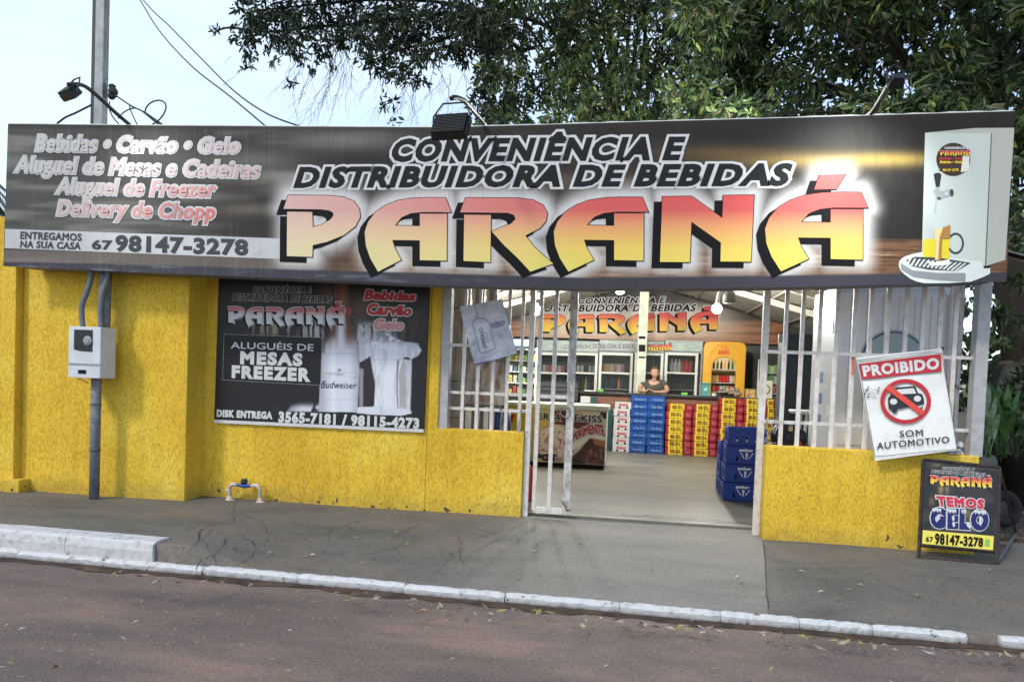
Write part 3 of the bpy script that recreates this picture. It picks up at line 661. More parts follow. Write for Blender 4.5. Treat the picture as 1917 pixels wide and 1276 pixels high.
def sign_art(X, Y):
    n = vnoise(X, Y, .0035, .03, 11); n2 = vnoise(X, Y, .006, .012, 12); st = vnoise(X, Y, .25, .004, 13, 3)
    base = np.ones(X.shape+(3,))*np.array((.14, .125, .115))
    img = over(base, (104, 96, 88), sm(.5, .75, n)*.5*sm(1500, 500, X))
    img = over(img, (30, 27, 26), sm(.45, .25, n2)*.6)
    left = sm(620, 100, X)
    img = over(img, (104, 104, 100), .55*left); img = over(img, (150, 148, 140), .5*left*sm(.45, .7, n))
    # blurred lights of the printed background
    for cx, cy_, wx, wy, c, a in ((1520, 300, 190, 16, (170, 140, 80), .8), (1690, 298, 90, 14, (190, 160, 80), .7), (650, 262, 130, 22, (150, 146, 140), .6), (560, 330, 90, 14, (165, 162, 158), .6), (470, 392, 60, 12, (140, 130, 115), .5),
                                  (480, 300, 90, 20, (150, 148, 140), .5), (1350, 285, 120, 14, (120, 95, 55), .6), (1000, 340, 400, 16, (120, 104, 78), .5)):
        img = over(img, c, a*np.exp(-((X-cx)/wx)**2-((Y-cy_)/wy)**2))
    g = vnoise(X+.3*Y, Y-.02*X, .01, .25, 15, 5); wd = sm(455, 470, Y-.0*X)*sm(560, 700, X); wd2 = sm(445, 452, Y)*sm(1600, 1640, X)
    wd = np.maximum(wd, wd2); img = over(img, (120, 84, 58), wd*.85); img = over(img, (66, 44, 32), wd*sm(.5, .7, g)*.8); img = over(img, (190, 160, 130), wd*sm(.62, .8, 1-g)*.7)
    bt = Y-(463+.0175*X)   # footer band of the left half
    img = over(img, (118, 106, 98), sm(0, 4, Y-(466+.014*X))*sm(640, 560, X)*.7)
    # white halo round the name
    gl = np.full(X.shape, 1e9); msk = (X > 470) & (X < 1700) & (Y > 290)
    xs, ys = X[msk], Y[msk]; d = np.full(xs.shape, 1e9)
    for pl in logo_px: d = np.minimum(d, dpoly(xs, ys, pl))
    gl[msk] = d; img = over(img, (201, 199, 197), np.clip(.98*(1-sm(2, 48, gl))**1.3, 0, 1))
    dk = sm(-1, 3, Y-np.interp(X, [5, 300, 560, 800, 1100, 1300, 1500, 1884], [489, 495, 504, 510, 519, 517, 514, 508])); img = over(img, (58, 57, 66), dk); img = over(img, (122, 128, 138), dk*sm(.55, .8, vnoise(X, Y, .02, .12, 21))*.6*sm(1300, 400, X))
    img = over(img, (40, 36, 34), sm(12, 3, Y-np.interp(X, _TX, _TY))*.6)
    img = over(img, (150, 152, 150), sm(.62, .85, st)*.14*sm(1000, 300, X)); img = over(img, (20, 20, 22), sm(.4, .2, st)*.10)
    dust = vnoise(X, Y, .5, .5, 31, 2); img = img*(1+.06*(dust[..., None]-.5))
    return img
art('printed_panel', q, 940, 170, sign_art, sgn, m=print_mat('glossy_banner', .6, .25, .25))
_ins = [Vector(p)+Vector((0, .006, -.012)) for p in TOPC[1:-1:2]]+[Vector(p)+Vector((0, .006, .006)) for p in BOTC[1:-1:2][::-1]]
MB().slab(_ins, NF, .29).build('frame_box', mat('sign_back_grey', (.16, .16, .17), .6), sgn)
# folded white hem along the top edge
hp = [Vector(p)+Vector((0, .01, random.uniform(-.004, .006))) for p in TOPC]
MB().tube(hp, .011, 6).build('hem', mat('hem_white', (.6, .6, .58)), sgn)
put = lambda s, qq, off, m_, st, sh, nm='lettering', sp=1.0, wp=None: put_text(sgn, s, PQ(qq, SY), NF, off, m_, st, sh, sp, wp, nm)
for s, qq in (('CONVENIÊNCIA E', [(737, 252), (1280, 248), (1280, 298), (737, 301)]), ('DISTRIBUIDORA DE BEBIDAS', [(553, 315), (1480, 308), (1480, 346), (553, 350)])):
    put(s, qq, .003, GREYW if 0 else WHITE, .135, .28, 'lettering_outline'); put(s, qq, .006, mat('charcoal_ink', (.016, .018, .019), .6, spec=.12), .052, .28)
logo(sgn, logoq, NF, .003, FIREF, halo=0, sh=(-.0125, -.055), edge=.007)
SALM = []
def fadered(name, a, b, k=.55):
    m, t, bb = nodes_of(name, .5, .4); tc = N(t, 'ShaderNodeTexCoord'); sx = N(t, 'ShaderNodeSeparateXYZ'); t.links.new(tc.outputs['Generated'], sx.inputs[0])
    r = ramp(t, [(0, a), (1, b)]); t.links.new(sx.outputs['X'], r.inputs[0]); t.links.new(r.outputs[0], bb.inputs['Base Color']); return m
for i, (s, qq, a, b) in enumerate((('Bebidas • Carvão • Gelo', [(68, 254), (448, 260), (448, 287), (68, 282)], (.50, .49, .47), (.52, .42, .41)),
                             ('Aluguel de Mesas e Cadeiras', [(30, 294), (486, 304), (486, 342), (30, 330)], (.50, .49, .47), (.52, .36, .35)),
                             ('Aluguel de Freezer', [(107, 335), (404, 341), (404, 378), (107, 370)], (.50, .49, .47), (.52, .22, .21)),
                             ('Delivery de Chopp', [(108, 376), (402, 382), (402, 419), (108, 411)], (.52, .40, .38), (.50, .13, .12)))):
    put(s, qq, .0025, mat('charcoal_ink', (.016, .018, .019), .6, spec=.12), .128, .22, 'lettering_outline'); put(s, qq, .004, GREYW, .115, .22, 'lettering_outline'); put(s, qq, .007, fadered('faded_red_ink_%d' % i, a, b), .034, .22)
wq = PQ([(10, 428.5), (526, 446.5), (524, 485), (9, 464.5)], SY)
MB().slab([v+Vector((0, -.0035, 0)) for v in wq], NF, .002).build('phone_strip', GREYW, sgn)
INK = mat('dark_green_grey_ink', (.035, .045, .045), .5)
for s, qq, st in (('ENTREGAMOS', [(40, 434), (153, 438), (153, 451), (39, 447)], .04), ('NA SUA CASA', [(40, 451), (152, 454.5), (151, 467), (39, 463)], .04), ('67', [(174, 450), (209, 451), (209, 467), (174, 466)], .045), ('98147-3278', [(219, 441.5), (463, 450), (463, 477), (218, 469)], .05)):
    put(s, qq, .006, INK, st, 0)
# messaging-app badge beside the number, faded grey
qd = PQ([(472, 457), (491, 458), (491, 477), (472, 476)], SY)
put_poly(sgn, [circ(.5, .5, .42)], qd, NF, .005, mat('badge_grey', (.45, .46, .46)), .1, 'badge'); put_poly(sgn, [circ(.5, .5, .26)], qd, NF, .007, GREYW, 0, 'badge')
# ---- printed beer dispenser on the right end
def Q3(pts, k=3.987, ox=1680, oy=220): return [(ox+x/k, oy+y/k) for x, y in pts]
def flat(parent, pts, m_, off, name='printed_shape', Y=SY, stroke=0):
    v, f = poly_geo([[(x/100, y/100) for x, y in pts]], stroke)
    p = np.array([P(x*100, y*100, Y=Y) for x, y, z in v])+np.array(NF)*(off+np.clip(v[:, 2:3]*.008, -.0006, .0006)); return link_mesh(name, p, f, m_, parent)
def ink(name, r, g, b, rough=.5): return mat(name, hexc(r, g, b), rough)
flat(sgn, Q3([(205, 115), (580, 80), (872, 78), (805, 1062), (655, 1110), (640, 1140), (182, 1020)]), ink('dispenser_side', 172, 175, 165), .003)
flat(sgn, Q3([(205, 117), (696, 120), (650, 1110), (182, 1020)]), ink('dispenser_front', 188, 196, 190), .0045)
flat(sgn, Q3([(696, 120), (703, 120), (660, 1105), (652, 1110)]), ink('dispenser_seam', 95, 100, 95), .006)
flat(sgn, Q3([(640, 1108), (688, 1108), (684, 1125), (640, 1125)]), BLACKM, .007)
flat(sgn, Q3(circ(415, 315, 127, 124)), ink('badge_brown', 62, 45, 36), .006)
flat(sgn, Q3([(300, 395), (460, 380), (455, 408), (345, 410)]), ink('badge_dark', 35, 25, 20), .007)
flat(sgn, Q3([(486, 285), (535, 270), (532, 400), (470, 410)]), ink('badge_light', 215, 215, 200), .007)
logo(sgn, PQ(Q3([(312, 240), (540, 240), (540, 292), (312, 292)]), SY), NF, .008, FIRE, halo=.05)
put('CONVENIÊNCIA', Q3([(350, 218), (500, 218), (500, 238), (350, 238)]), .008, WHITE, .06, .2)
for yy, c in ((308, ink('badge_red', 190, 60, 60)), (335, ink('badge_yellow', 225, 190, 60))):
    put('Bebidas • Gelo', Q3([(315, yy-10), (480, yy-10), (480, yy+8), (315, yy+8)]), .008, c, .05, .2)
put('98147-3278', Q3([(335, 386), (452, 384), (452, 402), (335, 404)]), .009, ink('badge_yellow', 225, 190, 60), .04, 0)
flat(sgn, Q3([(268, 425), (285, 415), (315, 415), (326, 428), (312, 520), (285, 520)]), ink('tap_black', 45, 45, 48), .007)
flat(sgn, Q3([(288, 520), (310, 520), (312, 548), (345, 552), (375, 535), (410, 538), (415, 585), (380, 592), (340, 600), (318, 618), (292, 612), (285, 580), (265, 556)]), ink('tap_chrome', 160, 165, 168), .007)
flat(sgn, Q3([(350, 560), (375, 552), (375, 582), (350, 585)]), ink('dispenser_front', 188, 196, 190), .0085); flat(sgn, Q3(circ(402, 562, 14, 26)), ink('tap_dark', 60, 62, 62), .0085); flat(sgn, Q3([(290, 595), (325, 600), (315, 614), (295, 610)]), ink('tap_dark', 60, 62, 62), .0085)
flat(sgn, Q3([(284, 620), (291, 620), (281, 715), (274, 715)]), ink('tap_tube', 170, 178, 178), .007)
flat(sgn, Q3([(12, 1075), (30, 1052), (60, 1035), (120, 1016), (185, 1004), (400, 1050), (630, 1076), (636, 1110), (690, 1122), (690, 1165), (640, 1190), (545, 1226), (370, 1236), (200, 1237), (140, 1224), (95, 1204), (50, 1170), (20, 1140), (8, 1105)]), ink('tray_light', 205, 212, 208), .006)
flat(sgn, Q3([(20, 1085), (110, 1140), (300, 1160), (505, 1160), (505, 1225), (300, 1215), (120, 1192), (25, 1135)]), ink('tray_grey', 135, 138, 140), .0075)
flat(sgn, Q3([(62, 1065), (130, 1040), (300, 1045), (545, 1085), (440, 1145), (230, 1135), (110, 1110)]), ink('tray_slot_dark', 62, 66, 66), .0085)
for i in range(13): flat(sgn, Q3([(90+i*34, 1050+i*3.0), (104+i*34, 1052+i*3.0), (86+i*30-10, 1105+i*3.5), (72+i*30-10, 1100+i*3.5)]), ink('tray_light', 205, 212, 208), .0095)
flat(sgn, Q3([(190, 910), (275, 905), (330, 900), (392, 903), (385, 1060), (280, 1078), (185, 1055)]), ink('beer_yellow', 214, 196, 50), .007)
flat(sgn, Q3([(275, 870), (290, 838), (330, 825), (390, 803), (388, 903), (330, 905), (322, 1065), (280, 1070), (290, 950)]), ink('beer_foam_brown', 165, 118, 62), .012)
flat(sgn, Q3([(268, 850), (300, 830), (335, 826), (310, 900), (300, 1060), (276, 1064), (280, 930)]), ink('beer_foam', 220, 200, 140), .013)
flat(sgn, Q3([(210, 1070), (275, 1080), (385, 1060), (385, 1100), (250, 1110)]), ink('mug_base', 222, 224, 210), .012)
flat(sgn, Q3(circ(432, 940, 62, 80, 30, -140, 150)+list(reversed(circ(432, 940, 47, 64, 30, -140, 150)))), ink('tap_dark', 60, 62, 62), .007)

# ================================================================== poster on the wall
PY = 7.49
pst = thing('poster', (-3.2, PY, .8), 'black printed board advertising tables and freezer rental, screwed to the yellow wall', 'poster')
pq = PQ([(410, 505), (805, 518), (793, 803.5), (401, 786.5)], PY)
def poster_art(X, Y):
    img = np.ones(X.shape+(3,))*np.array((.09, .09, .105)); n = vnoise(X, Y, .012, .012, 41); X = X+5*(vnoise(X, Y, .02, .02, 43)-.5); Y = Y+5*(vnoise(X, Y, .02, .02, 44)-.5); st = vnoise(X, Y, .05, .004, 42)
    img = over(img, (95, 72, 52), .8*np.exp(-((X-1190)/120)**2-((Y-300)/120)**2)); img = over(img, (110, 78, 48), .7*np.exp(-((X-930)/70)**2-((Y-210)/90)**2))
    img = over(img, (150, 135, 110), sm(.5, .7, st)*sm(380, 440, Y)*sm(560, 480, Y)*sm(300, 420, X)*sm(1000, 860, X)*.9)
    img = over(img, (175, 172, 168), sm(.45, .65, st)*sm(360, 470, Y)*sm(620, 520, Y)*sm(640, 760, X)*sm(1500, 1440, X)*.9)
    img = over(img, (200, 204, 212), sm(990, 1060, Y+.18*(X-860)*.0)*sm(500, 760, X)*sm(900, 860, X)*sm(1085, 1070, Y)*sm(.3, .45, n)*(Y > 990+.1*(860-X)))
    # glass of beer, overexposed print
    gl = [(1125, 450), (1250, 400), (1440, 450), (1460, 540), (1500, 560), (1600, 575), (1622, 620), (1600, 655), (1550, 680), (1545, 950), (1540, 1065), (1550, 1085), (1270, 1100), (1285, 1000), (1290, 850), (1262, 720), (1240, 662), (1170, 702), (1150, 560)]
    soft = lambda pl, w_: 1-sm(0, w_, dpoly(X, Y, pl))
    img = over(img, (205, 208, 218), soft(gl, 16)*np.clip(.10+sm(430, 640, Y+40*(vnoise(X, Y, .03, .004, 45)-.5))+.0*X, 0, 1))
    img = over(img, (120, 105, 95), soft([(1500, 690), (1545, 690), (1540, 950), (1510, 1060), (1470, 1060), (1460, 950), (1450, 840)], 8)*.55*sm(.3, .7, vnoise(X, Y, .02, .004, 7)))
    img = over(img, (60, 52, 50), soft([(1530, 350), (1610, 330), (1590, 480), (1560, 540)], 16)*.6)
    img = over(img, (40, 36, 38), soft([(1172, 740), (1250, 665), (1258, 760), (1282, 880), (1275, 1050), (1172, 1050)], 5)*.95); img = over(img, (180, 178, 184), soft([(1170, 760), (1195, 760), (1192, 1050), (1168, 1050)], 6)*.7)
    img = over(img, (214, 217, 226), soft([(1262, 560), (1450, 560), (1462, 760), (1450, 900), (1456, 1090), (1272, 1095), (1284, 1000), (1292, 850), (1266, 720)], 5)*sm(520, 600, Y))
    img = over(img, (74, 66, 66), soft([(1452, 690), (1462, 690), (1452, 860), (1458, 1050), (1452, 1050), (1444, 860)], 3)*.7)
    img = over(img, (205, 208, 218), soft([(1140, 1048), (1290, 1040), (1545, 1062), (1545, 1090), (1480, 1108), (1270, 1100), (1150, 1085)], 5))
    # bottle
    bt = [(988, 80), (1085, 80), (1092, 300), (1112, 470), (1160, 560), (1168, 700), (1150, 1080), (865, 1075), (885, 640), (892, 560), (960, 480), (985, 330)]
    bm_ = soft(bt, 4); top = sm(640, 470, Y)
    img = over(img, (205, 209, 219), bm_); img = over(img, (92, 46, 30), bm_*top*sm(.1, .9, np.clip(np.abs(X-1030)/75+.1+(Y < 420)*.6, 0, 1))*.95)
    img = over(img, (60, 46, 40), (soft(bt, 1)*sm(14, 0, np.abs(X-np.interp(Y, [80, 300, 470, 560, 700], [1085, 1092, 1112, 1160, 1168])))+0)*(Y < 760)*.8)
    img = over(img, (70, 56, 48), soft([(892, 560), (960, 480), (975, 480), (915, 570), (905, 640), (886, 640)], 3)*.8)
    img = over(img, (150, 90, 55), np.exp(-((X-1045)/18)**2)*sm(140, 200, Y)*sm(440, 380, Y)*.7*bm_)
    img = over(img, (120, 118, 122), bm_*sm(.6, .8, vnoise(X, Y, .004, .06, 9))*sm(780, 800, Y)*sm(840, 820, Y)*.6)
    # label details, seams and ribs of the printed bottle, foam and glass facets
    for yy, aa in ((642, .5), (780, .35), (812, .35), (985, .3)): img = over(img, (120, 122, 130), bm_*np.exp(-((Y-yy-.0006*(X-1020)**2)/2.6)**2)*aa)
    img = over(img, (150, 152, 160), bm_*sm(.5, .8, vnoise(X, Y, .3, .03, 46, 2))*(np.minimum(np.abs(X-882), np.abs(X-1150)) < 16)*(Y > 640)*.8)
    img = over(img, (150, 153, 162), bm_*sm(60, 140, np.abs(X-1020))*sm(480, 640, Y)*.6); img = over(img, (160, 45, 45), soft([(1085, 300), (1108, 305), (1104, 360), (1082, 355)], 2)*.9)
    img = over(img, (228, 230, 236), np.exp(-((X-975)/16)**2)*bm_*sm(500, 560, Y)*.5); img = over(img, (70, 72, 80), (1-sm(0, 2, dpoly(X, Y, [(1002, 755), (1030, 755), (1030, 775), (1002, 775)])))*sm(.45, .5, vnoise(X, Y, .2, .2, 47, 1)))
    gm_ = soft(gl, 4); img = over(img, (168, 170, 180), gm_*sm(.5, .7, vnoise(X, Y, .03, .006, 48))*.5); img = over(img, (176, 178, 186), gm_*np.exp(-((Y-690)/5)**2)*.6); img = over(img, (232, 234, 240), gm_*sm(.55, .75, vnoise(X, Y, .03, .03, 49))*sm(680, 560, Y)*.7)
    img = over(img, (35, 32, 34), soft([(1500, 672), (1545, 676), (1545, 690), (1500, 686)], 2)*.9); img = over(img, (90, 70, 55), soft([(1475, 420), (1515, 440), (1500, 540), (1462, 520)], 10)*.8)
    img = over(img, (40, 36, 36), soft([(1445, 470), (1480, 480), (1478, 540), (1450, 535)], 5)*.8)
    # black footer
    img = over(img, (20, 20, 23), sm(0, 3, Y-(1076+.02*(X-90)-(X > 1140)*0)-0)*(1-soft([(1140, 1048), (1545, 1062), (1545, 1090), (1480, 1106), (1150, 1085)], 2)))
    return img
art('printed_panel', pq, 300, 220, poster_art, pst, 380, 500, 3.9875)
MB().slab([v+Vector((0, .002, 0)) for v in pq], NF, .02).build('board', BLACKM, pst)
MB().slab([v+Vector((0, -.003, 0)) for v in PQ([(401, 785), (793, 803), (793, 809), (401, 791)], PY)], NF, .03).build('white_rail', WHITE, pst)
def Q4(pts): return Q3(pts, 3.9875, 380, 500)
pt = lambda s, qq, off, m_, st, sh=0, nm='lettering', wp=None: put_text(pst, s, PQ(Q4(qq), PY), NF, off, m_, st, sh, 1, wp, nm)
GOUT = mat('grey_outline_ink', (.42, .42, .43))
for s, qq in (('CONVENIÊNCIA E', [(375, 133), (810, 140), (812, 192), (375, 188)]), ('DISTRIBUIDORA DE BEBIDAS', [(222, 200), (962, 222), (962, 265), (222, 245)])):
    pt(s, qq, .003, GOUT, .10, .25, 'lettering_outline'); pt(s, qq, .005, BLACKM, .035, .25)
logo(pst, PQ(Q4([(185, 262), (1062, 262), (1062, 462), (185, 440)]), PY), NF, .004, SILV, halo=.045, glow=mat('pale_glow_ink', (.60, .60, .62)))
REDI = mat('red_ink', (.45, .035, .04)); PINKI = mat('faded_pink_ink', (.55, .22, .24))
for s, qq, m_ in (('Bebidas', [(1215, 172), (1582, 190), (1582, 250), (1210, 240)], REDI), ('Carvão', [(1235, 275), (1555, 290), (1552, 360), (1235, 350)], REDI), ('Gelo', [(1285, 388), (1495, 395), (1492, 468), (1283, 462)], PINKI)):
    pt(s, qq, .003, WHITE, .12, .15, 'lettering_outline'); pt(s, qq, .007, m_, .05, .15)
bxq = PQ(Q4([(160, 500), (890, 525), (878, 880), (148, 840)]), PY)
MB().slab([v+Vector((0, -.004, 0)) for v in bxq], NF, .002).build('text_box', ink('box_black', 26, 27, 31), pst)
dm = MB()
for k in range(4):
    a, b = bxq[k], bxq[(k+1) % 4]; L = (b-a).length; n = int(L/.007)
    for i in range(n):
        if i % 2: continue
        p0 = a+(b-a)*(i/n); p1 = a+(b-a)*((i+.9)/n); s = Vector((0, 0, .0022)) if k % 2 == 0 else Vector((.0022, 0, 0)); o = Vector((0, -.006, 0)); dm.quad(p0-s+o, p1-s+o, p1+s+o, p0+s+o)
dm.build('dotted_border', WHITE, pst)
for s, qq, st in (('ALUGUÉIS DE', [(213, 545), (828, 562), (826, 625), (211, 605)], .008), ('MESAS', [(290, 632), (738, 648), (735, 733), (288, 718)], .06), ('FREEZER', [(226, 738), (792, 760), (790, 848), (224, 820)], .06),
                  ('DISK ENTREGA', [(110, 1065), (517, 1082), (515, 1130), (108, 1112)], .07), ('3565-7181 / 98115-4273', [(573, 1080), (1612, 1130), (1610, 1200), (570, 1152)], .06)):
    pt(s, qq, .008, WHITE, st)
pt('Budweiser', [(882, 845), (1148, 858), (1148, 905), (880, 902)], .004, ink('box_black', 26, 27, 31), 0, .35)

# ================================================================== electricity post, meter box, conduits
ep = thing('electricity_post', P(180, 932, Z=0), 'grey metal electricity post with a white meter box, against the yellow wall', 'utility post')
EY = 7.03
a0 = P(180, 932, Z=0); xb = a0.x; yb = a0.y-.03
MB().tube([(xb, yb, -.05), (xb, yb, 1.55)], .05, 14).build('pole', mat('post_grey', (.20, .21, .23), .6, var=.35, vscale=14, bump=.1), ep, smooth=True)
MB().tube([(xb+.035, yb+.05, 1.5), (xb+.045, yb+.05, 2.62)], .06, 14).build('pole', MATS['post_grey'], ep, smooth=True)
for z in (.98, 1.28, .5): MB().tube([(xb+.054*math.cos(t*.5), yb+.054*math.sin(t*.5), z) for t in range(14)], .004, 5).build('strap', WIREM, ep)
x0, x1, z0, z1 = rect(128, 611, 183, 707, yb-.14)
BW = mat('meter_box_white', (.58, .61, .64), .45, var=.12, vscale=8)
bx = MB().bbox(x0, x1+.03, yb-.14, yb+.09, z0, z1, .008).build('meter_box', BW, ep)
def rr(px0, py0, px1, py1, y): return rect(px0, py0, px1, py1, y)
w0, w1, v0, v1 = rr(138, 617, 173, 658, yb-.145)
MB().slab([(w0, yb-.142, v0+.02), (w0+(w1-w0)*.35, yb-.142, v0+.005), (w1, yb-.142, v0), (w1, yb-.142, v1), (w0, yb-.142, v1)], NF, .004).build('window', mat('box_window_dark', (.02, .022, .025), .12), bx)
MB().lathe([(.0, 0), (.045, 0), (.05, .01), (.03, .022)], (0, 0, 0), 20, Matrix.Translation((w1-.05, yb-.1425, (v0+v1)/2))@Matrix.Rotation(R(90), 4, 'X')).build('dial', mat('dial_grey', (.25, .26, .27), .4), bx)
MB().box(w1-.078, w1-.024, yb-.168, yb-.164, (v0+v1)/2-.003, (v0+v1)/2+.006).build('dial_bar', mat('dial_pale', (.4, .4, .4)), bx)
l0, l1, m0, m1 = rr(128, 680, 183, 683, yb-.14); MB().box(l0+.004, l1+.02, yb-.146, yb-.138, m0, m1).build('seam', mat('box_seam', (.25, .27, .3)), bx)
l0, l1, m0, m1 = rr(147, 692, 161, 699, yb-.14); MB().box(l0, l1, yb-.147, yb-.138, m0, m1).build('latch', BLACKM, bx)
MB().tube([P(146, 709, Y=yb-.12), P(152, 709.5, Y=yb-.13), P(166, 717, Y=yb-.13)], .006, 6).build('seal_wire', mat('rust', (.14, .06, .03)), bx)
def smooth_path(pts, n=8):
    pts = [Vector(p) for p in pts]; out = []
    for i in range(len(pts)-1):
        p0, p1, p2, p3 = pts[max(i-1, 0)], pts[i], pts[i+1], pts[min(i+2, len(pts)-1)]
        for k in range(n):
            t = k/n; out.append(.5*((2*p1)+(-p0+p2)*t+(2*p0-5*p1+4*p2-p3)*t*t+(-p0+3*p1-3*p2+p3)*t**3))
    out.append(pts[-1]); return out
COND = mat('conduit_grey', (.13, .15, .17), .6)
for pts in ([(172, 500), (169, 525), (162, 548), (153, 575), (155, 612)], [(203, 503), (200, 525), (192, 550), (188, 580), (189, 612)]):
    MB().tube(smooth_path([P(x, y, Y=yb-.03) for x, y in pts]), .027, 10).build('conduit', COND, ep, smooth=True)
# tall utility pole rising behind the sign
up = thing('utility_pole', (P(190, 230, Y=7.35).x, 7.35, 0), 'tall square galvanised steel pole rising above the left end of the sign', 'utility pole')
x0, x1 = P(176, 120, Y=7.3).x, P(200, 120, Y=7.3).x
MB().bbox(x0+.05, x1, 7.24, 7.33, 1.2, 9, .006).build('pole', GALV, up)
MB().box(x0, x0+.047, 7.26, 7.34, 1.2, 9).build('cable_duct', mat('duct_dark', (.06, .065, .06), .6), up)
MB().box(x0+.047, x0+.05, 7.238, 7.30, 1.2, 9).build('cable', mat('cable_maroon', (.12, .07, .06), .5), up)
ins = MB()
for (px, py, r_) in ((210, 163, .035), (212, 172, .05), (209, 180, .04), (213, 168, .03)): ins.ball(P(px, py, Y=7.3), r_, 8, 5)
ins.tube([P(204, 160, Y=7.3), P(216, 162, Y=7.3)], .012, 6).tube([P(204, 178, Y=7.3), P(218, 181, Y=7.3)], .012, 6).build('insulator', DARKM, up)

# water meter pipework
wm = thing('water_meter', P(456, 935, Y=7.38), 'white elbow pipes carrying a blue water meter at the foot of the yellow wall', 'water meter')
PV = mat('dirty_pvc', (.62, .55, .48), .45, col2=(.40, .30, .22), vscale=14)
ya = 7.4
def px3(x, y): return P(x, y, Y=ya)
MB().tube([px3(430, 936), px3(430, 916), px3(430, 911), px3(433, 907), px3(438, 906), px3(445, 907)], [.022, .018, .022, .023, .022, .018], 10).build('pipe', PV, wm, smooth=True)
MB().tube([px3(487, 942), px3(487, 918), px3(486, 913), px3(482, 909), px3(477, 908), px3(470, 909)], [.022, .018, .022, .023, .022, .018], 10).build('pipe', PV, wm, smooth=True)
for x, y in ((430, 938), (487, 942)):
    c = px3(x, y); MB().lathe([(.06, 0), (.065, .008), (.035, .028), (.024, .06)], c, 14).build('flange', PV, wm)
MB().ball(px3(426, 917), .022, 8, 6).build('valve', PV, wm)
MB().tube([px3(440, 907.5), px3(448, 908), px3(458, 909), px3(468, 908.5), px3(475, 909)], [.014, .018, .026, .018, .014], 10).build('meter_body', mat('meter_blue', (.02, .07, .28), .4), wm, smooth=True)
c = px3(457, 904); MB().lathe([(.035, 0), (.038, .015), (.03, .045), (.012, .05)], c, 14).build('meter_cap', mat('meter_dark', (.02, .03, .04), .4), wm)

# ================================================================== flood lights on the sign
HEATS = mat('lamp_housing', (.03, .033, .035), .45, .5); GLASS = mat('lamp_glass', (.35, .4, .42), .15)
def floodlight(lbl, head, dirv, wd, ht, arm, armr, lit, fins, name='flood_light'):
    t = thing(name, arm[0], lbl, 'flood light', 'flood lights on the shop sign')
    MB().tube(smooth_path(arm, 5), armr, 8).build('arm', DARKM, t, smooth=True)
    d = Vector(dirv).normalized(); q_ = (-d).to_track_quat('Y', 'Z').to_matrix().to_4x4(); T = Matrix.Translation(head)@q_
    h = MB().bbox(-wd/2, wd/2, -.03, .03, -ht/2, ht/2, .006, T)
    for i in range(fins): z = -ht/2+ht*(i+.5)/fins; h.box(-wd/2+.01, wd/2-.01, .028, .06, z-.0035, z+.0035, T)
    h.build('housing', HEATS, t)
    MB().box(-wd/2+.015, wd/2-.015, -.034, -.0305, -ht/2+.015, ht/2-.015, T).build('glass', GLASS, t)
    MB().tube([T@Vector((-wd/2-.006, .0, 0)), T@Vector((-wd/2-.008, .05, .08)), T@Vector((-wd/2+.05, .07, ht/2+.1)), T@Vector((wd/2-.05, .07, ht/2+.1)), T@Vector((wd/2+.008, .05, .08)), T@Vector((wd/2+.006, .0, 0))], .007, 6).build('bracket', DARKM, t)
    if lit:
        l = bpy.data.lights.new('flood', 'SPOT'); l.energy = lit; l.spot_size = R(115); l.spot_blend = 1; l.shadow_soft_size = .08; l.color = (.95, 1, .97)
        o = bpy.data.objects.new('flood_lamp', l); C.objects.link(o); o.location = Vector(head)+d*.06; o.rotation_euler = d.to_track_quat('-Z', 'Y').to_euler(); o.parent = t; o.matrix_parent_inverse = Matrix.Translation(t.location).inverted()
    return t
HL = P(133, 177, Y=6.1); 
floodlight('small flood light on a curved arm, in front of the tall steel pole', HL, (.35, .75, -.75),   .20, .10, [P(243, 234, Y=6.95), P(215, 210, Y=6.7), P(180, 178, Y=6.4), P(155, 160, Y=6.2), P(127, 158, Y=6.05)], .018, 20, 8)
HC = P(845, 240, Y=5.75)
floodlight('large finned black flood light hanging in front of the first word of the sign', HC, (.1, .75, -.45), .29, .20, [P(908, 234, Y=6.95), P(890, 212, Y=6.6), P(870, 190, Y=6.1), P(855, 183, Y=5.9), P(845, 184, Y=5.8)], .02, 0, 12)
HR = P(1676, 156, Y=6.02)
floodlight('brown armed lamp standing up from the right end of the sign into the leaves', HR, (-.12, .75, -.62), .11, .06, [P(1622, 217, Y=6.95), P(1634, 208, Y=6.8), P(1650, 183, Y=6.4), P(1668, 152, Y=6.05)], .022, 60, 8)
# cables
def wire(name, lbl, pts, Y, r=.008, grp=None, Ys=None):
    pp = smooth_path([P(x, y, Y=(Ys[i] if Ys else Y)) for i, (x, y) in enumerate(pts)], 8)
    o = MB().tube(pp, r, 5).build(name, WIREM, smooth=True); tag(o, lbl, 'cable', grp); return o
wire('overhead_cable', 'thin black cable sloping across the sky, the lower of the pair', [(190, -120), (262, 0), (300, 60), (360, 125), (430, 180), (498, 237)], 0, .009, 'overhead cables', [13, 11, 10, 9, 8, 7.1])
wire('overhead_cable', 'thin black cable sloping across the sky, the upper of the pair', [(185, -110), (268, 0), (320, 52), (385, 118), (440, 172), (500, 213), (562, 237)], 0, .009, 'overhead cables', [13, 11, 10.2, 9.3, 8.4, 7.6, 7.1])
wire('cable', 'grey cable drooping from the steel pole down to the left of the sign', [(172, 196), (160, 202), (140, 212), (122, 220), (106, 232)], 7.1, .011)
wire('cable', 'black cable running from the pole insulator to the top of the sign', [(215, 178), (245, 198), (270, 210), (288, 222), (305, 234)], 7.1, .008)
wire('cable', 'loose loop of black cable standing above the sign', [(284, 234), (300, 222), (310, 205), (308, 192), (296, 188), (282, 193), (273, 204), (275, 215), (302, 234)], 7.05, .008)
wire('cable', 'short arched cable beside the flood light arm', [(221, 222), (232, 210), (248, 203), (262, 206), (285, 224), (296, 233)], 7.1, .007)
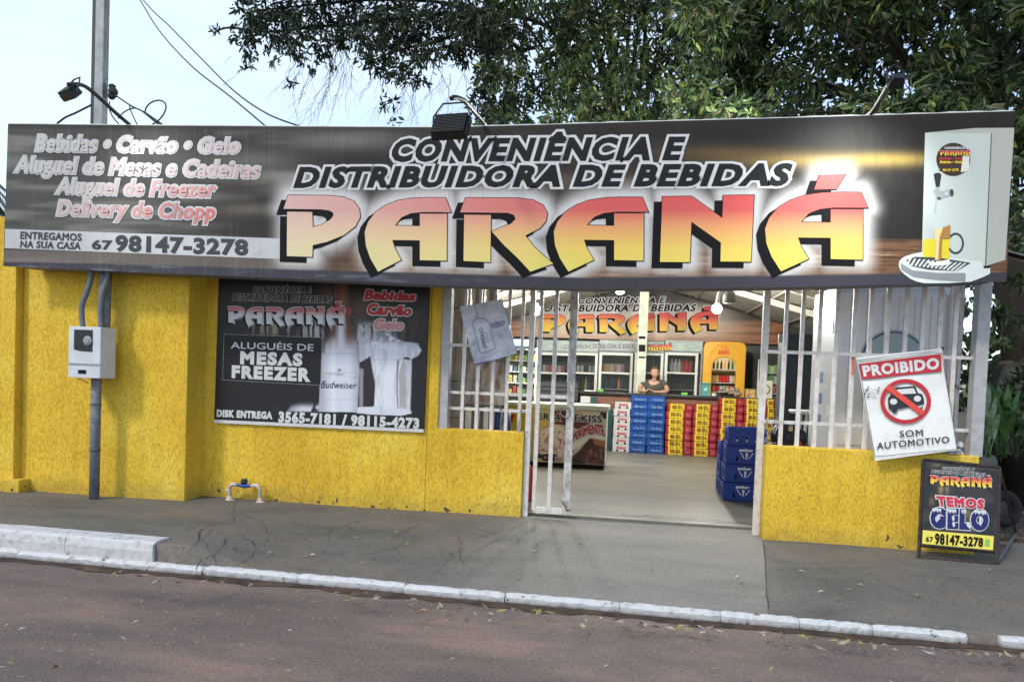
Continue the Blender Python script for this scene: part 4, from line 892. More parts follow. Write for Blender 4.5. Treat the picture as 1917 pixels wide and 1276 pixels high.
wire('cable', 'thin cable stub dropping behind the sign beside the arched cable', [(257, 234), (246, 210), (243, 198), (252, 203)], 7.12, .006)
wire('cable', 'short black cable hanging from the pole just above the sign', [(205, 190), (205, 205), (212, 220), (222, 232)], 7.15, .007)

# ================================================================== barred grilles and gate
def bar(g, a, b, wd=.03, dp=.02, m=WST, name='bar'):
    a, b = Vector(a), Vector(b); d = b-a
    if abs(d.z) > abs(d.x): s = Vector((wd/2, 0, 0))
    else: s = Vector((0, 0, wd/2))
    t = Vector((0, dp/2, 0)); q_ = []
    for p in (a, b): q_ += [p-s-t, p+s-t, p+s+t, p-s+t]
    return MB().add(q_, [(0, 1, 2, 3), (7, 6, 5, 4), (0, 4, 5, 1), (1, 5, 6, 2), (2, 6, 7, 3), (3, 7, 4, 0)]).build(name, m, g)
GY = WY+.08
gl = thing('window_grille', (P(900, 800, Y=GY).x, GY, zLow), 'white barred grille above the low wall left of the open gate', 'grille')
for px, py in ((864, 803), (891, 803), (919, 804), (946, 806), (971, 808)):
    a = P(px, py, Y=GY); bar(gl, (a.x, GY, zLow-.02), (a.x, GY, 2.75), .034, .03)
for y_, k in ((647, 0), (736, 1), (766, 1)):
    z = P(900, y_, Y=GY).z; bar(gl, (P(841, 650, Y=GY).x, GY+.012, z), (P(990, 650, Y=GY).x, GY+.012, z), .03, .03, name='rail')
a = P(982, 955, Z=0.01); xg = P(985, 900, Y=GY).x
gp = thing('gate', (xg, GY, 0), 'tall white barred gate leaf standing open beside the low wall', 'gate')
bar(gp, (xg, GY, 0), (xg, GY, 2.75), .055, .06, name='post')
for px in (1003, 1031): x = P(px, 850, Y=GY).x; bar(gp, (x, GY, .07), (x, GY, 2.75), .04, .035)
MWOR = mat('chipped_white_steel', (.55, .53, .5), .5, col2=(.26, .25, .24), vscale=26, stretch=(1, 1, .5))
xe = P(1064, 850, Y=GY).x; bar(gp, (xe, GY, .05), (xe, GY, 2.75), .075, .05, MWOR, name='frame')
xf = P(1004, 850, Y=GY).x
for z, wd in ((.075, .05), (P(1030, 742, Y=GY).z, .035)): bar(gp, (xf, GY+.004, z), (xe, GY+.004, z), wd, .03, name='rail')
RUST = mat('rust', (.14, .06, .03))
c_ = P(1060, 955, Y=GY-.03); MB().tube([c_+Vector((-.05, 0, .09)), c_+Vector((0, 0, .03)), c_, c_+Vector((.05, 0, .01))], .007, 6).build('drop_bolt', RUST, gp)
# ring of wire on the gate frame
c_ = P(1058, 770, Y=GY-.04); MB().tube([c_+Vector((.05*math.cos(t*.45), 0, .055*math.sin(t*.45))) for t in range(15)], .005, 5).build('ring', GALV, gp)
# right jamb + grille
jx0 = P(1440, 545, Y=RY+.08).x; jx1 = P(1420, 985, Y=RY+.08).x; jx = (jx0+jx1)/2
jp = thing('gate_jamb', (jx, RY+.08, 0), 'slim white steel upright at the right side of the shop entrance', 'post')
bar(jp, (jx, RY+.2, 0), (jx, RY+.2, 2.75), .06, .05, name='post')
g2 = thing('window_grille', (P(1600, 840, Y=RY+.08).x, RY+.08, zR), 'white barred grille above the low wall right of the entrance', 'grille')
GZ = RY+.08
for px, py in ((1460, 830), (1491, 831), (1523, 833), (1554, 834), (1587, 835), (1617, 836)):
    a = P(px, py, Y=GZ); bar(g2, (a.x, GZ, zR-.02), (a.x, GZ, 2.72), .036, .03)
for px in (1664, 1698, 1730, 1762, 1791):
    a = P(px, 560, Y=GZ); bar(g2, (a.x, GZ, zR-.02), (a.x, GZ, 2.72), .036, .03)
for y_ in (663, 796):
    z = P(1600, y_, Y=GZ).z; bar(g2, (jx, GZ+.012, z), (pw, GZ+.012, z), .03, .03, name='rail')
# side grille running back along the right side
g3 = thing('side_grille', (xRr-.08, RY+.3, zR), 'white barred grille running back along the side of the shop behind the corner post', 'grille')
for i in range(10):
    y = RY+.3+i*.22; bar(g3, (xRr-.10, y, zR-.02), (xRr-.10, y, 2.72), .03, .03)
for z in (1.5, .98): MB().box(xRr-.115, xRr-.085, RY+.16, 9.6, z-.015, z+.015).build('rail', WST, g3)
# chains and padlock
def chain(lbl, pts, Y):
    pp = smooth_path([P(x, y, Y=Y) for x, y in pts], 6); t = MB(); L = 0; out = []
    n = max(4, int(sum((pp[i+1]-pp[i]).length for i in range(len(pp)-1))/.032))
    for i in range(n):
        u = i/(n-1)*(len(pp)-1); k = min(int(u), len(pp)-2); c = pp[k].lerp(pp[k+1], u-k); d = (pp[k+1]-pp[k]).normalized()
        q_ = d.to_track_quat('Z', 'Y').to_matrix()@Matrix.Rotation(R(90*(i % 2)), 3, 'Z')
        t.tube([c+q_@Vector((.010*math.cos(a*.785), 0, .022*math.sin(a*.785))) for a in range(9)], .004, 5, False)
    o = t.build('chain', mat('chain_steel', (.35, .35, .35), .35, .8)); tag(o, lbl, 'chain', 'chains on the bars')
chain('steel chain hanging on the grille bars below the silver bag', [(936, 764), (940, 775), (938, 790), (939, 806)], GY-.03)
chain('steel chain wrapped on the bars beside the gate post', [(976, 764), (974, 780), (970, 795), (972, 808), (984, 808)], GY-.035)
chain('steel chain hanging from the jamb above the right yellow wall', [(1436, 785), (1434, 800), (1437, 815), (1434, 828), (1448, 829)], GZ-.03)
chain('short steel chain looped on the lower rail beside the jamb', [(1453, 784), (1445, 795), (1450, 808), (1456, 796)], GZ-.03)
pl = thing('padlock', P(1481, 800, Y=GZ-.02), 'small brass padlock on the lower rail of the right grille', 'padlock')
a = P(1480, 803, Y=GZ-.03); MB().bbox(a.x-.018, a.x+.018, GZ-.045, GZ-.025, a.z-.02, a.z+.02, .004).build('body', mat('brass', (.35, .25, .10), .35, .8), pl)
MB().tube([a+Vector((.012*math.cos(R(t)), -.005, .022+.022*math.sin(R(t)))) for t in range(0, 181, 30)], .004, 6).build('shackle', GALV, pl)

# ================================================================== silver bag
BYY = GY-.07
bag = thing('ice_bag', P(915, 620, Y=BYY), 'crumpled silver grey plastic bag with a bottle print hanging tilted on the left bars', 'bag')
bq_ = PQ([(860, 574), (940, 560), (968, 661), (889, 684)], BYY)
def bag_art(X, Y):
    n = vnoise(X+.4*Y, Y, .012, .01, 51); img = np.ones(X.shape+(3,))*np.array((.72, .73, .77)); img = over(img, (215, 217, 225), sm(.5, .75, n)*.6); img = over(img, (140, 142, 152), sm(.45, .25, n)*.5)
    pass
    # purple base band: near the lower edge line (315,655)-(675,570)
    d = Y-(640+(555-640)*(X-315)/360); img = over(img, (88, 84, 160), sm(-2, 3, d-0)); img = over(img, (180, 180, 225), (np.abs(d+0-5) < 5)*((X > 440) & (X < 540))*.9)
    lb = [(322, 308), (405, 290), (470, 510), (375, 545)]; img = over(img, (205, 206, 210), (1-sm(0, 3, dpoly(X, Y, lb)))*.9)
    for pl, c in (([(445, 300), (570, 272), (575, 282), (450, 310)], (70, 75, 120)), ([(450, 318), (575, 290), (577, 300), (455, 328)], (80, 85, 130)), ([(462, 335), (560, 312), (562, 320), (466, 343)], (90, 95, 135)),
                  ([(480, 235), (490, 258), (510, 255), (520, 232), (505, 245), (495, 240)], (190, 180, 130)), ([(268, 240), (325, 210), (290, 235), (270, 250)], (225, 222, 215))):
        img = over(img, c, (1-sm(0, 2, dpoly(X, Y, pl)))*.85)
    return img
def bagw(u, v):
    r = vnoise(u*10, v*10, .5, .5, 8); return .012*np.sin(u*6+v*3)+.03*(r-.5)+.035*np.sin(np.pi*np.clip(u, 0, 1))*np.sin(np.pi*np.clip(v, .02, .98))
BM = print_mat('plastic_film', .28, .25, .5)
art('bag_film', bq_, 90, 100, bag_art, bag, 820, 540, 4.556, m=BM, wave=bagw)
MB().slab([v+Vector((0, .012, 0)) for v in bq_], NF, .01).build('bag_back', mat('bag_grey', (.3, .3, .34), .4), bag)
def QB(pts): return Q3(pts, 4.556, 820, 540)
flat(bag, QB([(315, 120), (319, 120), (348, 262), (343, 262)]), mat('bag_ink', (.06, .06, .09)), .055, 'printed_line', BYY)
arch = QB([(360, 552), (330, 440), (300, 330), (296, 300), (308, 275), (330, 258), (355, 250), (385, 252), (410, 262), (430, 285), (440, 310), (465, 410), (490, 512)])
MB().tube([P(x, y, Y=BYY-.055) for x, y in arch]+[P(x, y, Y=BYY-.055) for x, y in QB([(430, 530), (360, 552)])], .0025, 5).build('printed_arch', MATS['bag_ink'], bag)
put_text(bag, 'IMPÉRIO', [P(x, y, Y=BYY) for x, y in QB([(388, 512), (350, 345), (385, 335), (428, 500)])], NF, .058, MATS['bag_ink'], .012, 0)
put_text(bag, 'ULTRA', [P(x, y, Y=BYY) for x, y in QB([(432, 455), (412, 375), (424, 372), (446, 450)])], NF, .058, MATS['bag_ink'], .0, 0)

# ================================================================== PROIBIDO banner
RYB = GZ-.06
pb = thing('prohibition_sign', P(1700, 760, Y=RYB), 'tilted white banner reading PROIBIDO SOM AUTOMOTIVO hung on the right grille', 'sign')
Q7 = lambda pts: Q3(pts, 3.544, 1400, 520)
pbq = [P(1603, 668, Y=RYB+.03), P(1763, 652, Y=RYB+.03), P(1791, 842, Y=RYB-.11), P(1638, 862, Y=RYB-.13)]
pn = (Vector(pbq[1])-Vector(pbq[0])).cross(Vector(pbq[3])-Vector(pbq[0])).normalized()
if pn.y > 0: pn = -pn
pc = sum((Vector(v) for v in pbq), Vector())/4
def onpb(x, y): d = ray(x, y); t = (pc-CAM).dot(pn)/d.dot(pn); return CAM+d*t
pbq = [onpb(*p) for p in ((1603, 668), (1763, 652), (1791, 842), (1638, 862))]
def pb_art(X, Y):
    n = vnoise(X, Y, .012, .02, 61); s = vnoise(X, Y, .004, .006, 62, 3); img = np.ones(X.shape+(3,))*np.array((.86, .86, .84)); img = over(img, (195, 195, 192), sm(.4, .2, n)*.6); img = over(img, (190, 190, 188), sm(.5, .3, s)*.4); return img
def pbw(u, v): return .010*(vnoise(u*8, v*8, .9, .9, 5)-.5)+.004*np.sin(9*u+4*v)
art('banner_sheet', pbq, 60, 80, pb_art, pb, 1400, 520, 3.544, m=print_mat('banner_vinyl', .4, .2), nrm=pn, wave=pbw)
def flatp(pts, m_, off, name='printed_shape', stroke=0):
    v, f = poly_geo([[(x/100, y/100) for x, y in Q7(pts)]] if not isinstance(pts[0], list) else [[(x/100, y/100) for x, y in Q7(p)] for p in pts], stroke)
    p = np.array([onpb(x*100, y*100) for x, y, z in v])+np.array(pn)*off; return link_mesh(name, p, f, m_, pb)
MB().tube([onpb(x, y) for x, y in Q7([(722, 545), (1285, 478)])], .007, 6).build('hem', WHITE, pb)
PBR = mat('sign_red', (.42, .022, .03), .5); PBK = mat('sign_black', (.022, .024, .028), .5)
flatp([(735, 572), (1276, 505), (1282, 620), (756, 675)], PBR, .014)
put_text(pb, 'PROIBIDO', [onpb(*p) for p in Q7([(758, 588), (1258, 535), (1262, 602), (770, 653)])], pn, .017, WHITE, .05)
# ring, bar, car
flatp([circ(1042, 820, 168, 148, 48), list(reversed(circ(1042, 820, 140, 122, 48)))], PBR, .019)
flatp([(905, 735), (935, 712), (1170, 890), (1145, 915)], mat('sign_red_bright', (.60, .06, .04), .5), .024)
flatp([(925, 800), (945, 775), (975, 728), (1105, 718), (1125, 765), (1152, 772), (1162, 800), (1165, 838), (985, 872), (988, 888), (975, 898), (957, 896), (950, 873), (930, 870)], PBK, .017)
flatp([(968, 775), (985, 742), (1095, 732), (1112, 768)], WHITE, .020)
flatp(circ(962, 822, 24, 20), WHITE, .020); flatp(circ(1120, 802, 24, 20), WHITE, .020)
flatp([(1130, 865), (1160, 850), (1150, 872), (1135, 878)], PBK, .017)
put_text(pb, 'SOM', [onpb(*p) for p in Q7([(1003, 1015), (1155, 1005), (1158, 1048), (1005, 1058)])], pn, .017, PBK, .014)
put_text(pb, 'AUTOMOTIVO', [onpb(*p) for p in Q7([(852, 1093), (1330, 1050), (1332, 1092), (853, 1138)])], pn, .017, PBK, .014)
bd = MB()
bl_ = [(732, 562), (1280, 497), (1385, 1135), (840, 1185)]
for a_, b_ in zip(bl_, bl_[1:]+bl_[:1]):
    bd.tube([onpb(*Q7([a_])[0])+pn*.014, onpb(*Q7([b_])[0])+pn*.014], .0022, 4)
bd.build('printed_border', PBK, pb)
nt_ = MB()
for pts in ([(770, 742), (800, 730), (830, 745), (870, 735)], [(775, 760), (800, 752), (840, 768), (865, 762)], [(780, 775), (810, 770), (850, 790)], [(785, 790), (820, 790), (850, 800)]):
    nt_.tube([onpb(*p)+pn*.015 for p in Q7(pts)], .0014, 4)
for x, y in ((790, 745), (775, 770), (862, 752), (795, 793)): nt_.tube([onpb(*p)+pn*.015 for p in Q7([(x, y), (x+6, y-28), (x+12, y-22)])], .0025, 4); nt_.ball(onpb(*Q7([(x-3, y)])[0])+pn*.015, .006, 6, 4)
nt_.build('music_notes', PBK, pb)
for i, (x, y) in enumerate(((700, 533), (1295, 468))): MB().ball(onpb(*Q7([(x, y)])[0])+Vector((0, .02, 0)), .018, 8, 6).build('tie', WIREM, pb)
MB().tube([onpb(*p) for p in Q7([(700, 535), (698, 575), (702, 620), (695, 640)])], .011, 6).build('tie_strip', mat('orange_tie', (.6, .12, .06)), pb)
# clear plastic scrap on the wall top
rg = random.Random(4); vs = []; fs = []
c0 = P(1790, 838, Y=RY+.02)
for j in range(7):
    for i in range(7): vs.append(c0+Vector(((i-3)*.018+rg.uniform(-.01, .01), rg.uniform(-.03, .03), (j-3)*.018+rg.uniform(-.01, .01))))
for j in range(6):
    for i in range(6): a = j*7+i; fs.append((a, a+1, a+8, a+7))
tag(link_mesh('plastic_scrap', vs, fs, mat('clear_scrap', (.5, .52, .55), .2)), 'crumpled clear plastic scrap caught at the corner of the tilted banner', 'plastic scrap')

# ================================================================== sandwich board
sb = thing('sandwich_board', P(1790, 1045, Z=0), 'black framed pavement board advertising ice in front of the right low wall', 'sandwich board')
B0, B1 = P(1719, 1043, Z=0), P(1866, 1055, Z=0)
T0_, T1_ = P(1727, 860, Y=B0.y+.17), P(1871, 875, Y=B1.y+.17)
sn = (T0_-B0).cross(B1-B0).normalized(); sn = sn if sn.y < 0 else -sn
def onsb(x, y): d = ray(x, y); t = (B0-CAM).dot(sn)/d.dot(sn); return CAM+d*t
Q5 = lambda pts: Q3(pts, 5.317, 1690, 840)
FR = mat('board_frame_black', (.025, .022, .022), .45, .3, col2=(.07, .045, .035), vscale=20)
for a_, b_ in (((158, 1085), (205, 105)), ((205, 105), (962, 185)), ((962, 185), (940, 1140)), ((940, 1140), (158, 1085)), ((165, 955), (915, 1022))):
    p, q_ = onsb(*Q5([a_])[0]), onsb(*Q5([b_])[0]); MB().tube([p, q_], .016, 4).build('frame', FR, sb)
back = [onsb(*Q5([(940, 1140)])[0])+Vector((0, 0, .015)), P(1902, 998, Z=.02), P(1770, 985, Z=.02)+Vector((0, -.0, 0)), onsb(*Q5([(962, 185)])[0])]
MB().tube([back[0], back[1]], .013, 4).build('frame', FR, sb); MB().tube([back[1], back[3]], .013, 4).build('rear_leg', FR, sb)
sbq = [onsb(*p)+sn*.006 for p in Q5([(215, 118), (945, 195), (925, 1015), (180, 950)])]
def sb_art(X, Y):
    n = vnoise(X, Y, .006, .006, 71); s = vnoise(X, Y, .03, .004, 72); img = np.ones(X.shape+(3,))*np.array((.13, .125, .13)); img = over(img, (66, 60, 58), sm(.5, .7, n)*.6)
    for cx, cy_, wx, wy, a in ((380, 400, 30, 70, .8), (440, 400, 20, 60, .7), (290, 520, 30, 50, .5), (650, 640, 40, 60, .6), (560, 800, 200, 14, .4), (340, 160, 60, 20, .5)): img = over(img, (165, 140, 90), a*np.exp(-((X-cx)/wx)**2-((Y-cy_)/wy)**2))
    return img
art('printed_panel', sbq, 80, 100, sb_art, sb, 1690, 840, 5.317, nrm=sn)
MB().slab([v-sn*.002 for v in sbq], sn, .012).build('board', BLACKM, sb)
def st_(s, qq, off, m_, st, sh=0, nm='lettering'): return put_text(sb, s, [onsb(*p) for p in Q5(qq)], sn, .006+off, m_, st, sh, 1, None, nm)
for s, qq in (('CONVENIÊNCIA E', [(395, 172), (712, 188), (705, 222), (392, 202)]), ('DISTRIBUIDORA DE BEBIDAS', [(288, 210), (815, 245), (812, 278), (285, 236)])):
    st_(s, qq, .003, WHITE, .12, .25, 'lettering_outline'); st_(s, qq, .006, BLACKM, .03, .25)
logo(sb, [onsb(*p) for p in Q5([(268, 238), (885, 268), (880, 410), (265, 362)])], sn, .008, FIRE, halo=.05)
st_('TEMOS', [(335, 472), (797, 508), (790, 588), (350, 560)], .004, WHITE, .14, 0, 'lettering_outline'); st_('TEMOS', [(335, 472), (797, 508), (790, 588), (350, 560)], .010, mat('temos_red', (.55, .03, .06)), .06)
gq = [(288, 600), (835, 625), (828, 795), (285, 765)]
st_('GELO', gq, .004, WHITE, .13, 0, 'lettering_outline'); st_('GELO', gq, .009, mat('gelo_navy', (.012, .02, .12)), .085, 0)
fm = MB(); rg = random.Random(3)
for cx in (300, 330, 360, 455, 480, 510, 590, 610, 720, 750, 780, 805):
    x0 = cx-14; top = 598+.045*(cx-288)
    pts = [(x0, top-8), (x0+30, top-8), (x0+29, top+12+rg.uniform(0, 16)), (x0+22, top+22+rg.uniform(0, 22)), (x0+15, top+10), (x0+8, top+18+rg.uniform(0, 22)), (x0+1, top+10)]
    fm.slab([onsb(*p)+sn*.0175 for p in Q5(pts)], sn, .002)
for cx, cy_ in ((330, 700), (350, 680), (495, 690), (500, 750), (640, 750), (655, 765), (765, 735), (765, 700)):
    fm.slab([onsb(*p)+sn*.0175 for p in Q5([(cx-14, cy_-22), (cx+10, cy_-25), (cx+14, cy_+10), (cx+2, cy_+30), (cx-10, cy_+12)])], sn, .002)
fm.build('snow_caps', WHITE, sb)
yq = [onsb(*p)+sn*.010 for p in Q5([(196, 806), (902, 865), (893, 1006), (190, 940)])]
MB().slab(yq, sn, .002).build('phone_strip', mat('strip_yellow', (.72, .62, .10), .5), sb)
st_('67', [(228, 870), (295, 876), (293, 925), (226, 920)], .008, BLACKM, .03); st_('98147-3278', [(320, 842), (792, 888), (788, 970), (318, 940)], .008, BLACKM, .05)
MB().slab([onsb(*p)+sn*.013 for p in Q5([(818, 895), (862, 900), (856, 968), (812, 964)])], sn, .002).build('badge', mat('badge_green', (.20, .45, .08)), sb)

# ================================================================== lamps inside the shop
BULB = mat('lit_bulb', (1, .98, .93), emit=640)
def bulb(px, py, Y, r, lbl):
    c = P(px, py, Y=Y); t = thing('ceiling_lamp', c, lbl, 'lamp', 'lamps under the shop roof')
    MB().ball(c, r, 14, 9).build('bulb', BULB, t, smooth=True)
    MB().lathe([(.02, r*.8), (.022, r*.8+.06), (.018, r*.8+.065)], c, 10).build('socket', WHITEP, t)
    MB().tube([c+Vector((0, 0, r)), Vector((c.x, c.y, rz(c.x)-.02))], .006, 5).build('cord', WIREM, t); return t
bulb(1161, 542, 12.0, .075, 'glowing bulb hanging nearest the ridge above the banner lettering')
bulb(1004, 581, 12.6, .075, 'glowing bulb seen between the gate bars at the left of the banner')
bulb(1342, 578, 12.2, .075, 'glowing bulb in front of the last letter of the back banner')
bulb(1325, 300, 9.2, .07, 'glowing bulb hidden high behind the sign near the right bars')
bulb(1050, 300, 9.3, .07, 'glowing bulb hidden high behind the sign near the gate')
# dome lamp housing hanging near the right bulb
hc = P(1365, 555, Y=11.6)
hl = thing('hanging_jar_lamp', hc, 'grey jar shaped lamp housing hanging below the sloping rafter', 'lamp')
MB().lathe([(.02, .1), (.05, .085), (.085, .06), (.095, .03), (.095, -.08), (.08, -.095), (.0, -.1)], hc, 16).build('housing', mat('jar_grey', (.20, .22, .2), .4), hl, smooth=True)
MB().tube(smooth_path([P(1366, 545, Y=11.6), P(1352, 541, Y=11.6), P(1346, 550, Y=11.6), P(1343, 565, Y=11.8)]), .025, 8).build('arm', WHITEP, hl, smooth=True)
MB().tube([hc+Vector((0, 0, .09)), Vector((hc.x, hc.y, rz(hc.x)))], .01, 6).build('rod', DARKM, hl)

# ================================================================== inside the shop
CY0 = 14.98
cz = P(1250, 738, Y=CY0).z
cx0 = P(1084, 740, Y=CY0).x; cx1 = P(1457, 746, Y=CY0).x
ctr = thing('counter', ((cx0+cx1)/2, CY0, 0), 'long shop counter with brown brick-look front and dark top', 'counter')
mB, t, b = nodes_of('brown_tile_front', .6, .3)
br = N(t, 'ShaderNodeTexBrick'); tc = N(t, 'ShaderNodeNewGeometry'); mp = N(t, 'ShaderNodeMapping'); mp.inputs['Rotation'].default_value = (R(90), 0, 0)
t.links.new(tc.outputs['Position'], mp.inputs[0]); t.links.new(mp.outputs[0], br.inputs['Vector'])
br.inputs['Scale'].default_value = 4; br.inputs['Color1'].default_value = (.20, .09, .055, 1); br.inputs['Color2'].default_value = (.15, .065, .04, 1); br.inputs['Mortar'].default_value = (.09, .04, .03, 1); br.inputs['Mortar Size'].default_value = .012
t.links.new(br.outputs[0], b.inputs['Base Color'])
MB().box(cx0+.02, cx1, CY0+.06, CY0+.5, .02, cz-.06).build('front', mB, ctr)
MB().bbox(cx0-.02, cx1+.02, CY0, CY0+.58, cz-.06, cz, .008).build('top', mat('dark_granite', (.025, .026, .025), .25, bump=.05), ctr)
x0, x1, z0, z1 = rect(1003, 715, 1083, 744, 14.9)
cb = thing('checkout_desk', (x0, 14.9, 0), 'black slatted checkout desk left of the brown counter', 'desk')
d = MB().bbox(x0, x1, 14.9, 15.5, .02, z1, .01)
d.build('body', mat('desk_black', (.025, .028, .03), .5), cb)
for k in range(4): MB().box(x0+.02, x1-.02, 14.885, 14.899, z1-.08-k*.09, z1-.04-k*.09).build('slat', mat('slat_black', (.06, .065, .07), .4), cb)

# glass door fridges
FY = 16.05
FRM = mat('fridge_frame_cream', (.60, .62, .55), .4); FIN = mat('fridge_inside', (.07, .082, .08), .5); FBD = mat('fridge_body_grey', (.26, .26, .27), .5)
FGL = mat('fridge_glass', (.05, .06, .06), .05, alpha=.22, spec=.5)
MINT = mat('mint_header', (.42, .48, .42), .5, col2=(.25, .34, .32), vscale=6, stretch=(1, 1, 5))
SHELF = mat('shelf_white', (.6, .62, .58), .5)
def fridge(lbl, xl, xr, doors, head):
    x0, x1, _, z1 = rect(xl, 637, xr, 740, FY); _, _, zh, _ = rect(xl, 637, xr, 659, FY)
    f = thing('glass_door_fridge', ((x0+x1)/2, FY, 0), lbl, 'fridge', 'glass door fridges along the back wall')
    b_ = MB().box(x0, x0+.03, FY, FY+.7, .03, z1).box(x1-.03, x1, FY, FY+.7, .03, z1).box(x0+.03, x1-.03, FY+.67, FY+.7, .03, z1).box(x0+.03, x1-.03, FY+.02, FY+.67, zh+.001-.02, z1)
    b_.box(x0+.03, x1-.03, FY+.02, FY+.67, .03, .35); b_.build('cabinet', FBD, f)
    MB().box(x0+.03, x1-.03, FY+.64, FY+.668, .35, zh-.02).build('lining', FIN, f)
    MB().box(x0+.01, x1-.01, FY-.03, FY+.015, zh+.02, z1-.01).build('header', MINT, f)
    for y_ in (697, 729):
        zz = P((xl+xr)/2, y_, Y=FY+.2).z; MB().box(x0+.032, x1-.032, FY+.08, FY+.6, zz-.012, zz).build('shelf', SHELF, f)
    for dl, dr in doors:
        a0, a1, b0, b1 = rect(dl, 660, dr, 734, FY-.03); b0 = .36; e = .055
        dd = MB(); dd.bbox(a0, a0+e, FY-.035, FY-.002, b0, b1, .006).bbox(a1-e, a1, FY-.035, FY-.002, b0, b1, .006).bbox(a0+e, a1-e, FY-.034, FY-.003, b1-e, b1, .006).bbox(a0+e, a1-e, FY-.034, FY-.003, b0, b0+e, .006)
        zz = P(dl, 697, Y=FY-.03).z; dd.bbox(a0+e, a1-e, FY-.033, FY-.006, zz-.02, zz+.018, .004)
        D = dd.build('door', FRM, f); MB().box(a0+e, a1-e, FY-.018, FY-.014, b0+e, b1-e).build('glass', FGL, D)
    return f
f1 = fridge('glass door fridge behind the checkout desk with small red cans inside', 1003, 1119, [(1004, 1067), (1069, 1118)], 1)
f2 = fridge('glass door fridge with gold and pale cans, between the gate and the cream pillar', 1120, 1242, [(1121, 1184), (1187, 1241)], 1)
f3 = fridge('glass door fridge with clear and red bottles, right beside the yellow fridge', 1243, 1314, [(1244, 1306)], 1)
fq = PQ([(1056, 643), (1188, 643), (1188, 652), (1056, 652)], FY-.032)
for p_, s, qq in ((f1, 'CONVENIÊNCIA E', [(1056, 643), (1106, 643), (1106, 652), (1056, 652)]), (f2, 'DISTRIBUIDORA DE BEBIDAS', [(1110, 643), (1189, 643.5), (1189, 652.5), (1110, 652)])):
    put_text(p_, s, PQ(qq, FY-.033), NF, .002, WHITE, .12, .15, name='lettering_outline'); put_text(p_, s, PQ(qq, FY-.033), NF, .007, INK, .03, .15)
logo(f3, PQ([(1199, 641), (1258, 641), (1258, 658), (1199, 658)], FY-.036), NF, .002, FIRE, halo=.04, glow=BLACKM, step=.004)
# bottles and cans on the shelves, each one its own
def bottle_proto(kind):
    if kind == 'can': prof = [(.024, 0), (.032, .008), (.032, .105), (.026, .118), (.026, .122)]
    elif kind == 'pet': prof = [(.035, 0), (.042, .01), (.042, .17), (.036, .2), (.014, .255), (.014, .28)]
    else: prof = [(.03, 0), (.032, .01), (.032, .15), (.02, .19), (.013, .22), (.013, .26)]
    return prof
BP = {}
ORD = ['first', 'second', 'third', 'fourth', 'fifth', 'sixth', 'seventh', 'eighth', 'ninth']
def nth(lbl, i, n): return ('%s, %s from the left' % (lbl, ORD[i])) if i < n-1 else '%s, last on the right' % lbl
def bottle(x, y, z, kind, col, lbl, s=1.0):
    k = (kind, col)
    nm = {'can': 'drink_can'}.get(kind, 'drink_bottle')
    if k not in BP:
        o = MB().lathe([(r_*1.0, zz) for r_, zz in bottle_proto(kind)], (0, 0, 0), 10).build(nm, mat('drink_%s' % '_'.join(str(int(c*100)) for c in col), col, .25), org=(0, 0, 0), smooth=False)
        BP[k] = o
    else: o = BP[k].copy(); C.objects.link(o)
    o.location = (x, y, z); o.scale = (s, s, s); tag(o, lbl, 'can' if kind == 'can' else 'bottle', 'drinks in the glass door fridges' ); return o
def row(pxs, yb, Y, kind, cols, lbl, s=1.0):
    for i, px in enumerate(pxs):
        p = P(px, yb, Y=Y); col = cols[i % len(cols)]; bottle(p.x, Y, p.z, kind, col, lbl, s)
rngp = lambda a, b, st: [a+st*i for i in range(int((b-a)/st)+1)]
FYs = FY+.2
def zrow(pxs, shelf_y, kind, cols, lbl, s=1.0, Y=FYs):
    z = P((pxs[0]+pxs[-1])/2, shelf_y, Y=FYs).z+.002
    for i, px in enumerate(pxs): bottle(P(px, shelf_y, Y=Y).x, Y, z, kind, cols[i % len(cols)], nth(lbl, i, len(pxs)), s)
DKB = (.06, .03, .02); GRN = (.03, .12, .05); RED = (.45, .03, .03); CLR = (.45, .48, .46); BLU = (.05, .09, .22); GLD = (.5, .33, .1); PNK = (.5, .2, .2); ORG = (.6, .25, .05)
zrow(rngp(1018, 1055, 7), 697, 'can', [CLR, PNK, PNK, RED], 'small can on the upper shelf behind the checkout desk', 1.3)
zrow(rngp(1082, 1112, 7.5), 697, 'can', [CLR, CLR, DKB, CLR], 'pale can on the upper shelf behind the gate frame', 1.25)
zrow(rngp(1132, 1168, 6.5), 697, 'can', [GLD, GLD, CLR, PNK, CLR, PNK], 'can on the upper shelf of the middle fridge', 1.5)
zrow(rngp(1195, 1235, 7), 697, 'bottle', [GRN, (.05, .07, .07)], 'dark bottle on the upper shelf behind the person', 1.1)
zrow(rngp(1257, 1300, 7), 697, 'pet', [CLR, CLR, CLR, RED, RED, RED, DKB], 'soft drink bottle, upper shelf beside the yellow fridge', 1.0)
zrow(rngp(1078, 1112, 6), 729, 'bottle', [BLU, DKB, GRN, GLD], 'dark bottle on the lower shelf behind the gate frame', 1.0)
zrow(rngp(1128, 1172, 6), 729, 'bottle', [BLU, GRN, DKB, BLU, DKB, ORG], 'dark bottle, lower shelf of the middle fridge', 1.0)
zrow(rngp(1256, 1299, 7), 729, 'pet', [(.03, .03, .03)], 'black bottle, lower shelf beside the yellow fridge', .55)
zrow(rngp(1020, 1056, 7), 729, 'bottle', [GRN, DKB], 'dark bottle, lower shelf behind the checkout desk', .9)

